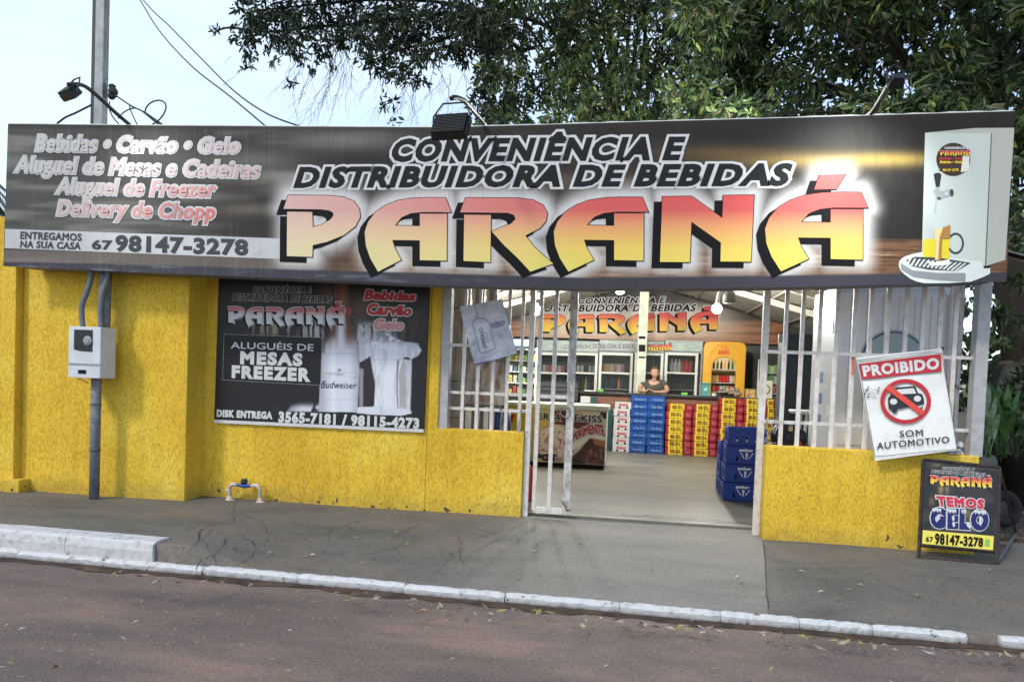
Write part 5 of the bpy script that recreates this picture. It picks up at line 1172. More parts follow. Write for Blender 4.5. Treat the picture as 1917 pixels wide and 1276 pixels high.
# yellow fridge with an arched window
x0, x1, _, z1 = rect(1317, 641, 1393, 740, FY-.1)
yf = thing('yellow_fridge', ((x0+x1)/2, FY-.1, 0), 'tall yellow rounded drinks fridge with an arched lit window', 'fridge')
YF = mat('fridge_yellow', (.70, .36, .03), .3)
yb_ = FY-.1
outer = [(x0+.05, .05), (x1-.05, .05), (x1, .1), (x1, z1-.10), (x1-.03, z1-.03), (x1-.1, z1), (x0+.1, z1), (x0+.03, z1-.03), (x0, z1-.10), (x0, .1)]
i0, i1, iz0, iz1 = rect(1330, 667, 1379, 734, yb_); iz0 = .6
arch_ = [(i0, iz0), (i1, iz0), (i1, iz1-.22)]+[((i0+i1)/2+(i1-i0)/2*math.cos(R(a)), iz1-.22+.22*math.sin(R(a))) for a in range(10, 180, 10)]+[(i0, iz1-.22)]
c = bpy.data.curves.new('p', 'CURVE'); c.dimensions = '2D'; c.fill_mode = 'BOTH'; c.extrude = .05; c.bevel_depth = .018; c.bevel_resolution = 2
for pl in (outer, arch_):
    sp = c.splines.new('POLY'); sp.points.add(len(pl)-1); sp.use_cyclic_u = True
    for i, (x, y) in enumerate(pl): sp.points[i].co = (x, y, 0, 1)
v, f = curve_mesh(c); link_mesh('front', np.stack([v[:, 0], yb_+v[:, 2], v[:, 1]], 1), f, YF, yf)
MB().box(x0+.01, x0+.05, yb_+.07, yb_+.75, .05, z1-.1).box(x1-.05, x1-.01, yb_+.07, yb_+.75, .05, z1-.1).box(x0+.05, x1-.05, yb_+.7, yb_+.75, .05, z1-.1).box(x0+.05, x1-.05, yb_+.07, yb_+.7, z1-.15, z1-.08).build('body', YF, yf)
MB().box(x0+.06, x1-.06, yb_+.66, yb_+.69, .1, z1-.16).build('lining', mat('lining_pale', (.45, .5, .42), .5), yf)
MB().box(i0-.02, i1+.02, yb_+.2, yb_+.22, iz1+.02, iz1+.05).build('light_strip', mat('strip_light', (1, 1, .92), emit=14), yf)
arc2 = [(x*1.0, z) for x, z in [((i0+i1)/2+(i1-i0)*.62*math.cos(R(a)), iz1-.15+.42*math.sin(R(a))) for a in range(0, 181, 12)]]
MB().tube([(x, yb_-.068, z) for x, z in arc2], .012, 6).build('moulding', YF, yf)
put_text(yf, 'SKOL', PQ([(1345, 656), (1365, 655), (1365, 662), (1345, 663)], yb_-.075), NF, .004, mat('skol_red', (.6, .03, .02)), .055, .3)
put_text(yf, '20', PQ([(1350, 647), (1362, 647), (1362, 653), (1350, 653)], yb_-.075), NF, .004, mat('skol_orange', (.75, .25, .04)), .1, .1)
for yy in (691, 716, 733):
    zz = P(1354, yy, Y=yb_+.25).z; MB().box(x0+.055, x1-.055, yb_+.1, yb_+.62, zz-.012, zz).build('shelf', SHELF, yf)
def yrow(pxs, yy, kind, cols, lbl, s):
    z = P(1354, yy, Y=yb_+.25).z+.002
    for i, px in enumerate(pxs): o = bottle(P(px, yy, Y=yb_+.2).x, yb_+.2, z, kind, cols[i % len(cols)], nth(lbl, i, len(pxs)), s); o['group'] = 'drinks in the yellow fridge'
yrow(rngp(1336, 1375, 7), 691, 'bottle', [(.03, .03, .03), GRN, DKB, GLD], 'dark bottle on the top shelf of the yellow fridge', .75)
yrow(rngp(1336, 1375, 6.5), 716, 'can', [GLD, GLD, RED, RED, RED, CLR], 'can on the middle shelf of the yellow fridge', 1.2)
yrow(rngp(1336, 1375, 6.5), 733, 'can', [PNK, RED, CLR, (.3, .5, .6), GLD], 'can on the lowest visible shelf of the yellow fridge', 1.0)

# packs of cans stacked against the counter
def bulge_body(w_, h, d, n):
    pts = []
    for i in range(n):
        for k in range(6): a = math.pi*(1-k/6); r_ = w_/n/2; pts.append((-w_/2+(2*i+1)*r_+r_*math.cos(a), -d/2-.016*math.sin(a)))
    pts.append((w_/2, -d/2)); m_ = len(pts); pts += [(w_/2, d/2), (-w_/2, d/2)]
    N_ = len(pts); vs = []; fs = []
    for z, s in ((0, .96), (.012, 1), (h-.016, 1), (h-.003, .93)): vs += [(x*s, y*s if y > 0 else -d/2*s+(y+d/2), z) for x, y in pts]
    for k in range(3):
        for i in range(N_): a = k*N_; fs.append((a+i, a+(i+1) % N_, a+N_+(i+1) % N_, a+N_+i))
    fs += [tuple(range(N_-1, -1, -1)), tuple(3*N_+i for i in range(N_))]
    return vs, fs
def pack_proto(kind, w_, h, d=.26):
    lb = {'blue': 'blue shrink-wrapped pack of cans', 'skol': 'yellow and red pack of cans', 'white': 'white box of drink cans with red lettering', 'green': 'white and dark green box of cans'}[kind]
    t = thing('can_pack', (0, 0, 0), lb, 'can pack')
    film = {'blue': mat('film_blue', (.012, .055, .22), .3), 'skol': mat('film_red', (.24, .02, .03), .3), 'white': mat('carton_white', (.40, .40, .40), .6), 'green': mat('carton_green', (.02, .06, .06), .5)}[kind]
    v, f = bulge_body(w_, h-.003, d, 4); (MB().add(v, f) if kind in ('blue', 'skol') else MB().bbox(-w_/2, w_/2, -d/2-.012, d/2, 0, h-.003, .006)).build('wrap', film, t, local=True)
    def Lq(a, b, c_, e, y): return [Vector((a*w_/2, y, e*h)), Vector((b*w_/2, y, e*h)), Vector((b*w_/2, y, c_*h)), Vector((a*w_/2, y, c_*h))]
    yf_ = -d/2-.019
    if kind == 'skol':
        vs, fs = bulge_body(w_*.56, h-.006, .02, 3); MB().add([(x-w_*.11, y-d/2-.006, z+.002) for x, y, z in vs], fs).build('label', mat('film_yellow', (.55, .42, .03), .3), t, local=True)
        tx = [('SKOL', Lq(-.62, .20, .30, .72, yf_-.018), mat('pack_dark_red', (.12, .02, .02)), .055, .0), ('Skol', Lq(.55, .9, .3, .7, yf_-.001), mat('pack_pale_red', (.5, .2, .2)), .0, .2)]
    elif kind == 'blue': tx = [('Antarctica', Lq(-.6, .7, .34, .66, yf_), mat('pack_pale_blue', (.22, .30, .46)), .02, .3)]
    elif kind == 'white': tx = [('Brahma', Lq(-.5, .6, .45, .8, yf_+.004), mat('pack_red', (.35, .04, .05)), .05, .3), ('•   •', Lq(-.5, .6, .15, .3, yf_+.004), BLACKM, .1, 0)]
    else: tx = []
    if kind == 'green': MB().box(-w_/2-.001, w_*.1, -d/2-.0145, d/2-.01, .002, h-.006).build('label', MATS.get('carton_white') or mat('carton_white', (.52, .52, .52), .6), t, local=True)
    for s, qq, m_, st, sh in tx:
        put_text(t, s, qq, NF, .002, m_, st, sh)
    return t
def stack(kind, xl, xr, ytop, ybot, n, lbl_, Yf=CY0-.12-.15, grp='packs of cans stacked against the counter', proto=[None]):
    cxm = (xl+xr)/2; zt = P(cxm, ytop, Y=Yf).z; h = (zt-.025)/n; w_ = P(xr, ytop, Y=Yf).x-P(xl, ytop, Y=Yf).x-.006
    key = (kind, round(w_, 2), round(h, 2)); pr = PK.get(kind)
    ords = ['bottom', 'second', 'third', 'fourth', 'fifth', 'sixth', 'seventh', 'eighth']
    for k in range(n):
        if pr is None: o = PK[kind] = pack_proto(kind, w_, h); PKD[kind] = (w_, h); pr = o
        else: o = copy_tree(pr)
        W0, H0 = PKD[kind]; o.scale = (w_/W0, 1, h/H0); o.location = (P(cxm, ytop, Y=Yf).x+random.uniform(-.009, .009), Yf+.13+random.uniform(-.014, .014), .025+h*k); o.rotation_euler = (0, 0, random.uniform(-.05, .05))
        tag(o, lbl_ % ('top' if k == n-1 else ords[k]), 'can pack', grp)
PK = {}; PKD = {}
stack('blue', 1181, 1214, 740, 848, 8, '%s pack in the left stack of blue cans at the counter')
stack('blue', 1214, 1247, 741, 849, 8, '%s pack in the right stack of blue cans at the counter')
stack('skol', 1248, 1297, 755, 850, 7, '%s yellow and red pack in the stack next to the blue cans')
stack('skol', 1298, 1345, 756, 852, 7, '%s yellow and red pack in the second stack from the blue cans')
stack('skol', 1346, 1393, 745, 855, 8, '%s yellow and red pack in the third stack from the blue cans')
stack('skol', 1394, 1434, 746, 856, 8, '%s yellow and red pack in the stack behind the blue crates')
stack('skol', 1435, 1457, 747, 857, 8, '%s yellow and red pack in the last stack, seen between the right bars')
stack('white', 1150, 1181, 752, 846, 7, '%s white box in the stack beside the freezer')
stack('green', 1119, 1149, 765, 846, 6, '%s box in the stack half hidden behind the freezer', Yf=CY0-.0-.1)
o = copy_tree(PK['green']); o.location = (P(1102, 750, Y=14.7).x, 14.75, P(1102, 754, Y=14.7).z); tag(o, 'white and dark box standing alone on the ledge behind the freezer', 'can pack', 'packs of cans stacked against the counter')
lx0, lx1, lz0, lz1 = rect(1003, 752, 1122, 756, 14.55); ldg = MB().box(lx0, lx1, 14.55, 14.9, .02, o.location.z-.003).build('ledge_box', mat('desk_black', (.025, .028, .03))); tag(ldg, 'low dark ledge in front of the checkout desk', 'ledge')

# chest freezer with ice cream print
ZY = 11.7
x0, x1, z0, z1 = rect(986, 756, 1135, 872, ZY)
fz = thing('chest_freezer', ((x0+x1)/2, ZY, 0), 'white chest freezer with an ice cream picture on its front behind the gate', 'freezer')
MB().bbox(x0, x1, ZY, ZY+.62, .09, z1-.09, .015).build('body', mat('freezer_white', (.55, .56, .50), .4), fz)
MB().bbox(x0-.01, x1+.03, ZY-.02, ZY+.66, z1-.088, z1, .025).build('lid', mat('lid_cream', (.58, .60, .48), .4), fz)
MB().box(x0+.02, x1-.02, ZY+.02, ZY+.6, .022, .088).build('base', BLACKM, fz)
def fz_art(X, Y):
    n = vnoise(X, Y, .02, .02, 81); n2 = vnoise(X, Y, .05, .05, 82); img = np.ones(X.shape+(3,))*np.array((.78, .74, .62)); soft = lambda pl, w_: 1-sm(0, w_, dpoly(X, Y, pl))
    img = over(img, (215, 185, 90), sm(.5, .6, n)*sm(380, 300, X)); img = over(img, (110, 45, 32), soft([(320, 170), (480, 165), (620, 180), (720, 300), (600, 360), (480, 320), (330, 300)], 12)*sm(.25, .45, n2+.2))
    img = over(img, (225, 205, 165), soft([(500, 130), (820, 165), (830, 210), (700, 250), (520, 200)], 14)*.8)
    img = over(img, (50, 28, 22), soft([(830, 170), (900, 170), (905, 250), (850, 250)], 4))
    img = over(img, (228, 214, 208), 1-sm(.9, 1.0, np.hypot((X-330)/190, (Y-500)/190))); img = over(img, (170, 70, 60), (1-sm(0, .06, np.abs(np.hypot((X-330)/190, (Y-500)/190)-.95)))*.8*sm(.4, .55, n))
    img = over(img, (165, 80, 75), sm(.56, .66, n2)*(np.hypot((X-360)/230, (Y-560)/180) < 1)*.8)
    img = over(img, (232, 225, 215), soft([(560, 400), (700, 330), (860, 320), (900, 420), (880, 480), (720, 460), (600, 560), (500, 600), (480, 520)], 8)*.9)
    img = over(img, (78, 40, 30), soft([(620, 590), (720, 470), (800, 480), (895, 560), (890, 770), (520, 770), (520, 690)], 14)); img = over(img, (150, 98, 78), soft([(680, 580), (880, 560), (890, 760), (640, 740)], 14)*sm(.5, .6, n2)*.9)
    img = over(img, (165, 105, 55), soft([(740, 460), (890, 500), (885, 560), (780, 530)], 5)); img = over(img, (30, 22, 20), soft([(510, 690), (600, 700), (700, 770), (500, 770)], 10)*.8)
    img = over(img, (225, 222, 212), sm(720, 735, Y-.0*X)*(X < 470)); return img
aq = [Vector((x0+.015, ZY-.004, z1-.10)), Vector((x1-.012, ZY-.004, z1-.10)), Vector((x1-.012, ZY-.004, .1)), Vector((x0+.015, ZY-.004, .1))]
art('printed_front', aq, 140, 100, fz_art, fz, 980, 740, 5.8)
QF = lambda pts: PQ(Q3(pts, 5.8, 980, 740), ZY-.006)
for s, qq in (('ER', [(162, 192), (280, 195), (278, 262), (160, 258)]), ('A', [(345, 195), (405, 197), (405, 275), (343, 273)]), ('CE', [(490, 200), (595, 207), (595, 278), (490, 275)]), ('KISS', [(632, 212), (852, 222), (850, 292), (630, 282)])):
    put_text(fz, s, QF(qq), NF, .002, WHITE, .10, 0, name='lettering_outline'); put_text(fz, s, QF(qq), NF, .006, BLACKM, .02, 0)
put_text(fz, 'POT', QF([(140, 635), (360, 645), (360, 705), (138, 700)]), NF, .003, ink('pot_navy', 30, 32, 60), .07, 0)
def bend(u, v): return u, v*(1-.0*u)+.0
for s_, off_, m_, st_k, nm in (('EXPERIMENTE', .003, WHITE, .12, 'lettering_outline'), ('EXPERIMENTE', .009, mat('print_red', (.45, .02, .03)), .03, 'lettering')):
    q0 = [Vector(v) for v in QF([(0, 0), (1, 0), (1, 1), (0, 1)])]
    base, _ = text_geo(s_, 0); vv, ff = text_geo(s_, st_k); u = (vv[:, 0]-base[:, 0].min())/np.ptp(base[:, 0]); w_ = (vv[:, 1]-base[:, 1].min())/np.ptp(base[:, 1])
    xs = 440+u*420; yt = 500-235*np.sin(np.clip(u, -.1, 1.1)*1.75)+u*60; hgt = 50+60*u
    px_ = 980+(xs+ (1-w_)*(10+u*20))/5.8; py_ = 740+(yt+(1-w_)*hgt)/5.8
    p = np.array([P(a_, b_, Y=ZY-.006) for a_, b_ in zip(px_, py_)])+np.array([0, -1, 0])*(off_+np.clip(vv[:, 2:3]*.008, -.0006, .0006)); link_mesh(nm, p, ff, m_, fz)
# yellow ice box left of it
x0, x1, z0, z1 = rect(945, 752, 986, 860, 11.2)
ib = thing('ice_box', (x0, 11.2, 0), 'yellow ice cream freezer with red lettering behind the left grille', 'freezer')
MB().bbox(x0, x1, 11.2, 11.8, .03, z1-.06, .02).build('body', mat('box_yellow', (.60, .45, .03), .4), ib); MB().bbox(x0-.01, x1+.01, 11.18, 11.82, z1-.058, z1, .02).build('lid', MATS['lid_cream'], ib)
put_text(ib, 'Sorver', PQ([(925, 776), (964, 776), (964, 790), (925, 790)], 11.19), NF, .004, mat('er_red', (.5, .03, .02)), .05, 0) if False else put_text(ib, 'er', PQ([(951, 777), (963, 777), (963, 788), (951, 788)], 11.19), NF, .004, mat('er_red', (.5, .03, .02)), .08, 0)

# blue crates
CBL = mat('crate_blue', (.014, .050, .27), .38, bump=.05, var=.2, vscale=5); CBD = mat('crate_blue_dark', (.006, .016, .09), .5)
def crate(w_, d, h, full=True):
    t = thing('beer_crate', (0, 0, 0), 'blue plastic beer crate', 'crate')
    e = .012; b_ = MB().bbox(-w_/2, w_/2, -d/2, -d/2+e, .012, h-.006, .003).bbox(-w_/2, w_/2, d/2-e, d/2, .012, h-.006, .003).bbox(-w_/2, -w_/2+e, -d/2+e, d/2-e, .012, h-.006, .003).bbox(w_/2-e, w_/2, -d/2+e, d/2-e, .012, h-.006, .003).box(-w_/2+e, w_/2-e, -d/2+e, d/2-e, .012, .02)
    b_.build('shell', CBL, t, local=True)
    MB().bbox(-w_/2-.006, w_/2+.006, -d/2-.006, -d/2+.004, h-.024, h-.004, .002).bbox(-w_/2-.006, -w_/2+.004, -d/2, d/2, h-.024, h-.004, .002).bbox(w_/2-.004, w_/2+.006, -d/2, d/2, h-.024, h-.004, .002).build('rim', CBL, t, local=True)
    MB().bbox(-w_/2+.006, w_/2-.006, -d/2-.003, -d/2+.004, 0, .014, .002).build('foot_rail', CBD, t, local=True)
    for k in range(3): MB().box(-w_/2-.003, -w_/2, -d/2+.05+k*.09, -d/2+.11+k*.09, .05, h-.06).build('side_recess_shade', CBD, t, local=True)  # recesses drawn as flat darker plates, their shade put into the colour
    def L(a, b, c_, e_): return [Vector((a*w_, -d/2-.003, e_*h)), Vector((b*w_, -d/2-.003, e_*h)), Vector((b*w_, -d/2-.003, c_*h)), Vector((a*w_, -d/2-.003, c_*h))]
    CI = mat('crate_white_ink', (.6, .62, .66))
    def bot(cx, m_, lab):
        pl = [(.0, 0), (1, 0), (1, .55), (.68, .72), (.68, 1), (.32, 1), (.32, .72), (0, .55)]; put_poly(t, [pl], L(cx-.028, cx+.028, .18, .52), NF, .001, m_, 0, 'bottle_print', .35)
        if lab: put_poly(t, [[(0, .15), (1, .15), (1, .5), (0, .5)]], L(cx-.026, cx+.026, .18, .52), NF, .002, mat('label_print', (.5, .42, .35)), 0, 'bottle_print', .35)
    if full:
        put_text(t, 'ambev', L(-.17, .17, .72, .86), NF, .001, CI, .07, 0)
        em = [(.5+.10*math.cos(R(a)), .60+.18*math.sin(R(a))) for a in range(0, 360, 30)]
        put_poly(t, [[(.40, .95), (.60, .95), (.60, .6), (.56, .4), (.56, .12), (.62, .02), (.38, .02), (.44, .12), (.44, .4), (.40, .6)]], L(-.13, .18, .30, .66), NF, .001, CI, 0, 'emblem', 1.5)
        for sd in (-1, 1):
            for k in range(4):
                a = .5+sd*(.17+.07*k); put_poly(t, [[(a, .12+.22*k), (a+sd*.10, .30+.2*k), (a+sd*.06, .42+.2*k), (a-sd*.02, .30+.2*k)]], L(-.16, .21, .28, .66), NF, .001, CI, 0, 'emblem', 1.5)
        bot(-.22, BLACKM, False); bot(.30, BLACKM, True)
    else:
        for cx in (-.28, -.02, .22): bot(cx-.0, BLACKM, True); 
        for cx in (-.28, .0, .24): MB().quad(*L(cx-.05, cx+.05, .73, .75)).build('printed_line', BLACKM, t, local=True)
    return t
Yc = 9.32; xa = P(1353, 930, Y=Yc).x; cw = .45; chh = (P(1390, 800, Y=Yc).z-.024)/4
cA = crate(cw, .34, chh, True)
ords = ['bottom', 'second', 'third', 'top']
for k in range(4):
    o = cA if k == 0 else (copy_tree(cA) if k < 3 else crate(cw, .34, chh, False))
    o.location = (xa+cw/2+[.0, .012, .022, .03][k], Yc+.17, .024+chh*k); o.rotation_euler = (0, 0, R([0, .5, -.6, .8][k])); tag(o, '%s blue crate in the front stack beside the right jamb' % ords[k], 'crate', 'blue beer crates')
for k in range(3):
    o = copy_tree(cA); o.location = (P(1345, 925, Y=9.85).x+cw/2, 10.03, .024+chh*k); tag(o, '%s blue crate in the rear stack behind the front crates' % ('bottom', 'middle', 'top')[k], 'crate', 'blue beer crates')

# things on the counter
def on_counter(px): return P(px, 735, Y=15.2).x
ts = thing('payment_stand', (on_counter(1322), 15.15, cz), 'teal upright payment sign standing on the counter', 'counter sign')
x0, x1, z0, z1 = rect(1313, 716, 1329, 737, 15.12); MB().bbox(x0, x1, 15.12, 15.135, cz, z1, .004).build('panel', mat('teal_card', (.07, .24, .21), .5), ts); MB().box(x0+.02, x1-.02, 15.135, 15.19, cz, cz+.012).build('foot', MATS['teal_card'], ts)
MB().box(x0, x1, 15.117, 15.1195, z1-.045, z1-.02).build('header', mat('teal_dark', (.03, .12, .11)), ts); MB().lathe([(.03, 0), (.03, .002)], (0, 0, 0), 12, Matrix.Translation(((x0+x1)/2, 15.119, (cz+z1)/2))@Matrix.Rotation(R(90), 4, 'X')).build('symbol', mat('teal_pale', (.4, .55, .5)), ts)
def heap(name, lbl, cat, px0, px1, hgt, m_, n, seed, Y=15.2):
    rg = random.Random(seed); m = MB(); xa_, xb_ = on_counter(px0), on_counter(px1)
    for i in range(n):
        cx = rg.uniform(xa_+.05, xb_-.05); r_ = rg.uniform(.045, .075); zz = cz+r_*.7+rg.uniform(0, max(.001, hgt-r_*1.6)); rings, seg = 6, 9; vs = []; fs = []
        for a in range(rings+1):
            for b__ in range(seg):
                th = math.pi*a/rings; ph = 2*math.pi*b__/seg; k = r_*rg.uniform(.75, 1.15); vs.append((cx+k*math.sin(th)*math.cos(ph)*1.2, Y+k*math.sin(th)*math.sin(ph), max(cz+.002, zz-k*math.cos(th)*.8)))
        for a in range(rings):
            for b__ in range(seg): fs.append((a*seg+b__, a*seg+(b__+1) % seg, (a+1)*seg+(b__+1) % seg, (a+1)*seg+b__))
        m.add(vs, fs)
    return tag(m.build(name, m_), lbl, cat)
heap('snack_bags', 'heap of crinkled brown and silver snack bags on the counter before the yellow fridge', 'snack bags', 1346, 1388, .2, mat('snack_film', (.42, .34, .24), .3, .2, col2=(.16, .12, .08), vscale=22), 14, 2)
for px, lbl in ((1281, 'green sponge lying on the counter right of the person'), (1124, 'green sponge lying on the counter left of the pillar')):
    s_ = MB().bbox(on_counter(px)-.06, on_counter(px)+.06, 15.1, 15.18, cz, cz+.05, .012).build('sponge', mat('sponge_green', (.12, .45, .05), .8)); tag(s_, lbl, 'sponge', 'green sponges on the counter')
for k, px in enumerate((1098, 1104, 1110)): s_ = MB().lathe([(.05, 0), (.055, .006), (.04, .02)], (on_counter(px), 15.08, cz), 12).build('saucer', WHITEP); tag(s_, ('small white saucer on the counter, the one nearest the gate frame', 'small white saucer on the counter, the middle one of its row', 'small white saucer on the counter, the one nearest the sponge')[k], 'saucer', 'white saucers on the counter')
bx_ = MB().bbox(on_counter(1396), on_counter(1414), 15.12, 15.4, cz, cz+.17, .02).build('snack_box', mat('box_amber', (.55, .40, .15), .5, col2=(.25, .12, .06), vscale=14)); tag(bx_, 'small amber and brown box on the counter right of the snack bags', 'box')
for k, (px, cc) in enumerate(((1336, (.55, .6, .5)), (1341, (.06, .06, .06)))): s_ = MB().lathe([(.035, 0), (.05, .01), (.05, .05), (.03, .06)], (on_counter(px), 15.1, cz), 12).build('jar', mat('jar_%d' % k, cc, .4)); tag(s_, ('pale round jar on the counter next to the teal sign', 'dark round jar on the counter beside the snack bags')[k], 'jar')
pp = MB().slab([Vector((on_counter(1391), 15.02, cz+.004)), Vector((on_counter(1416), 15.03, cz+.004)), Vector((on_counter(1412), 15.2, cz+.006)), Vector((on_counter(1396), 15.2, cz+.006))], (0, 0, 1), .003).build('paper', WHITE); tag(pp, 'flat white paper lying on the counter in front of the amber box', 'paper')
pc_ = thing('notice_card', (on_counter(1433), 15.1, cz), 'cream notice card with a dark ring standing on the counter behind the right jamb', 'notice'); x0, x1, z0, z1 = rect(1419, 712, 1446, 738, 15.1)
MB().box(x0, x1, 15.1, 15.112, cz, z1).build('card', mat('cream_card', (.55, .52, .40), .6), pc_); MB().tube([((x0+x1)/2+.085*math.cos(a*.2618), 15.095, (cz+z1)/2+.085*math.sin(a*.2618)) for a in range(25)], .009, 6).build('ring', mat('ring_brown', (.10, .04, .03)), pc_)
# snack shelf at the right
x0, x1, z0, z1 = rect(1419, 673, 1458, 740, 16.0)
sh = thing('snack_rack', ((x0+x1)/2, 16.0, 0), 'white wire rack full of colourful snack packets behind the right bars', 'rack')
for x in (x0, x1): MB().bbox(x-.012, x+.012, 15.98, 16.01, .02, z1, .003).build('upright', FRM, sh)
rg = random.Random(9)
pkc = [mat('packet_%d' % i, c_, .35) for i, c_ in enumerate(((.14, .26, .06), (.32, .33, .28), (.28, .05, .04), (.06, .08, .18), (.34, .26, .06), (.07, .17, .07)))]
for k in range(4):
    zz = z1-.06-.21*(k+1); MB().box(x0, x1, 16.0, 16.3, zz-.01, zz).build('shelf', FRM, sh)
    for i in range(5):
        px = x0+.05+(x1-x0-.1)*i/4; o_ = MB().bbox(px-.045, px+.045, 16.03, 16.09, zz+.001, zz+.15+rg.uniform(-.02, .02), .015).build('snack_packet', pkc[rg.randrange(6) if k else rg.choice((0, 1, 5))])
        tag(o_, nth('snack packet on the %s shelf of the white wire rack' % ('top', 'second', 'third', 'lowest')[k], i, 5), 'packet', 'snack packets on the rack')
# wall switch board, dark locker, white cold box
x0, x1, z0, z1 = rect(1458, 625, 1468, 641, 10.0); ob = MB().bbox(x0, x1, 10.0, 10.05, z0, z1, .004).build('fuse_box', mat('fuse_grey', (.35, .35, .33))); tag(ob, 'small grey fuse box beside the dark cabinet', 'fuse box')
x0, x1, z0, z1 = rect(1470, 625, 1522, 830, 10.1)
dk = thing('dark_cabinet', (x0, 10.1, 0), 'tall dark blue-grey cabinet behind the right grille bars', 'cabinet'); MB().bbox(x0, x1+.6, 10.1, 10.7, .03, z1, .01).build('body', mat('cabinet_dark', (.035, .045, .055), .5), dk); MB().box(x0+.42, x0+.425, 10.095, 10.101, .1, z1-.03).build('door_seam', BLACKM, dk)
# white table with things below
x0, x1, z0, z1 = rect(1483, 768, 1530, 776, 9.3)
tb = thing('plastic_table', ((x0+x1)/2, 9.3, 0), 'white round plastic table behind the right grille', 'table'); MB().lathe([(.02, -.03), (.3, -.03), (.32, 0), (.31, .012), (.0, .014)], ((x0+.32), 9.5, z1-.014), 28).build('tabletop', WHITEP, tb)
for dx, dy in ((-.2, -.2), (.2, -.2), (.2, .2), (-.2, .2)): MB().tube([(x0+.32+dx, 9.5+dy, .024), (x0+.32+dx*.7, 9.5+dy*.7, z1-.045)], .02, 8).build('leg', WHITEP, tb)
heapz = MB()
for (px, py, r_) in ((1462, 815, .12), (1478, 822, .13), (1495, 826, .12), (1470, 840, .15), (1500, 845, .14)): heapz.ball(P(px, py, Y=9.0), r_, 10, 7, sc3=(1, .8, 1.2))
tag(heapz.build('waste_bags', mat('black_bag', (.02, .02, .022), .35, bump=.6, bscale=14), smooth=True), 'dark bags piled behind the lower right grille bars', 'bags')
fe = thing('fire_extinguisher', P(1496, 830, Y=8.5), 'small red fire extinguisher behind the right grille, beside the dark bags', 'fire extinguisher'); c_ = P(1494, 835, Y=8.5); MB().lathe([(.05, -.3), (.055, -.28), (.055, 0), (.03, .04), (.02, .06)], c_, 14).build('tank', mat('extinguisher_red', (.5, .03, .02), .35), fe); MB().tube([c_+Vector((-.03, 0, .08)), c_+Vector((.04, 0, .09))], .01, 6).build('handle', DARKM, fe)
fe = thing('fire_extinguisher', P(987, 900, Y=8.3), 'narrow red cylinder standing just inside the gate beside its post', 'gas cylinder'); c_ = P(989, 905, Y=8.4); MB().lathe([(.045, -c_.z+.03), (.05, -c_.z+.05), (.05, .15), (.03, .2), (.015, .22)], c_, 14).build('tank', MATS['extinguisher_red'], fe)
# cold store box
cb0 = P(1563, 700, Y=7.8).x; cb1 = P(1792, 700, Y=7.8).x; ct = P(1640, 548, Y=7.8).z
cs = thing('ice_storage_box', ((cb0+cb1)/2, 7.8, .0), 'tall pale grey ice storage box with a light blue round emblem behind the right grille', 'ice freezer')
IG = mat('ice_box_grey', (.76, .76, .78), .5, var=.12, vscale=3, stretch=(3, 3, .5)); IWH = mat('ice_box_white', (.62, .64, .66), .35, var=.1, vscale=3)
MB().bbox(cb0, cb1, 7.8, 7.88, .3, ct, .006).build('front_panel', IG, cs)
MB().bbox(cb0+.0, cb1, 7.885, 8.78, .03, ct+.08, .01).build('body', IWH, cs)
for x in np.linspace(cb0+.12, cb1-.12, 7): MB().box(x-.004, x+.004, 7.795, 7.801, .35, ct-.02).build('rib', mat('rib_grey', (.55, .55, .55)), cs)
def disc(cx, cy_, rp, col, off, nm): c_ = P(cx, cy_, Y=7.79); r_ = abs(P(cx+rp, cy_, Y=7.79).x-c_.x); return MB().lathe([(0.001, 0), (r_, 0), (r_, .002)], (0, 0, 0), 40, Matrix.Translation((c_.x, 7.797-off, c_.z))@Matrix.Rotation(R(90), 4, 'X')).build(nm, col, cs)
disc(1672, 678, 66, mat('emblem_white', (.45, .47, .47)), 0, 'emblem'); disc(1672, 678, 62, mat('emblem_navy', (.04, .09, .18)), .004, 'emblem'); disc(1672, 678, 59, mat('emblem_ice', (.34, .42, .45)), .008, 'emblem')
em_ = MB()
for k in range(4):
    cx_ = P(1636+k*24, 672, Y=7.775); em_.tube([cx_+Vector((.058*math.cos(R(t_)), 0, .05*math.sin(R(t_)))) for t_ in range(0, 181, 20)], .005, 5)
em_.build('emblem_outline', MATS['emblem_navy'], cs)
lx0, lx1, lz0, lz1 = rect(1567, 798, 1612, 832, 7.79); MB().box(lx0, lx1, 7.788, 7.797, lz0, lz1).build('white_sheet', WHITEP, cs)
for yy in (612, 768): c_ = P(1556, yy, Y=7.84); MB().bbox(cb0-.035, cb0-.002, 7.83, 7.90, c_.z-.06, c_.z+.06, .005).build('hinge', WHITEP, cs)
for k, yy in enumerate((705, 745, 785)): c_ = P(1540, yy, Y=8.2); MB().box(cb0-.004, cb0-.001, 8.25, 8.45, c_.z-.06, c_.z+.05).build('sticker', mat('sticker_blue', (.12, .16, .35)), cs)

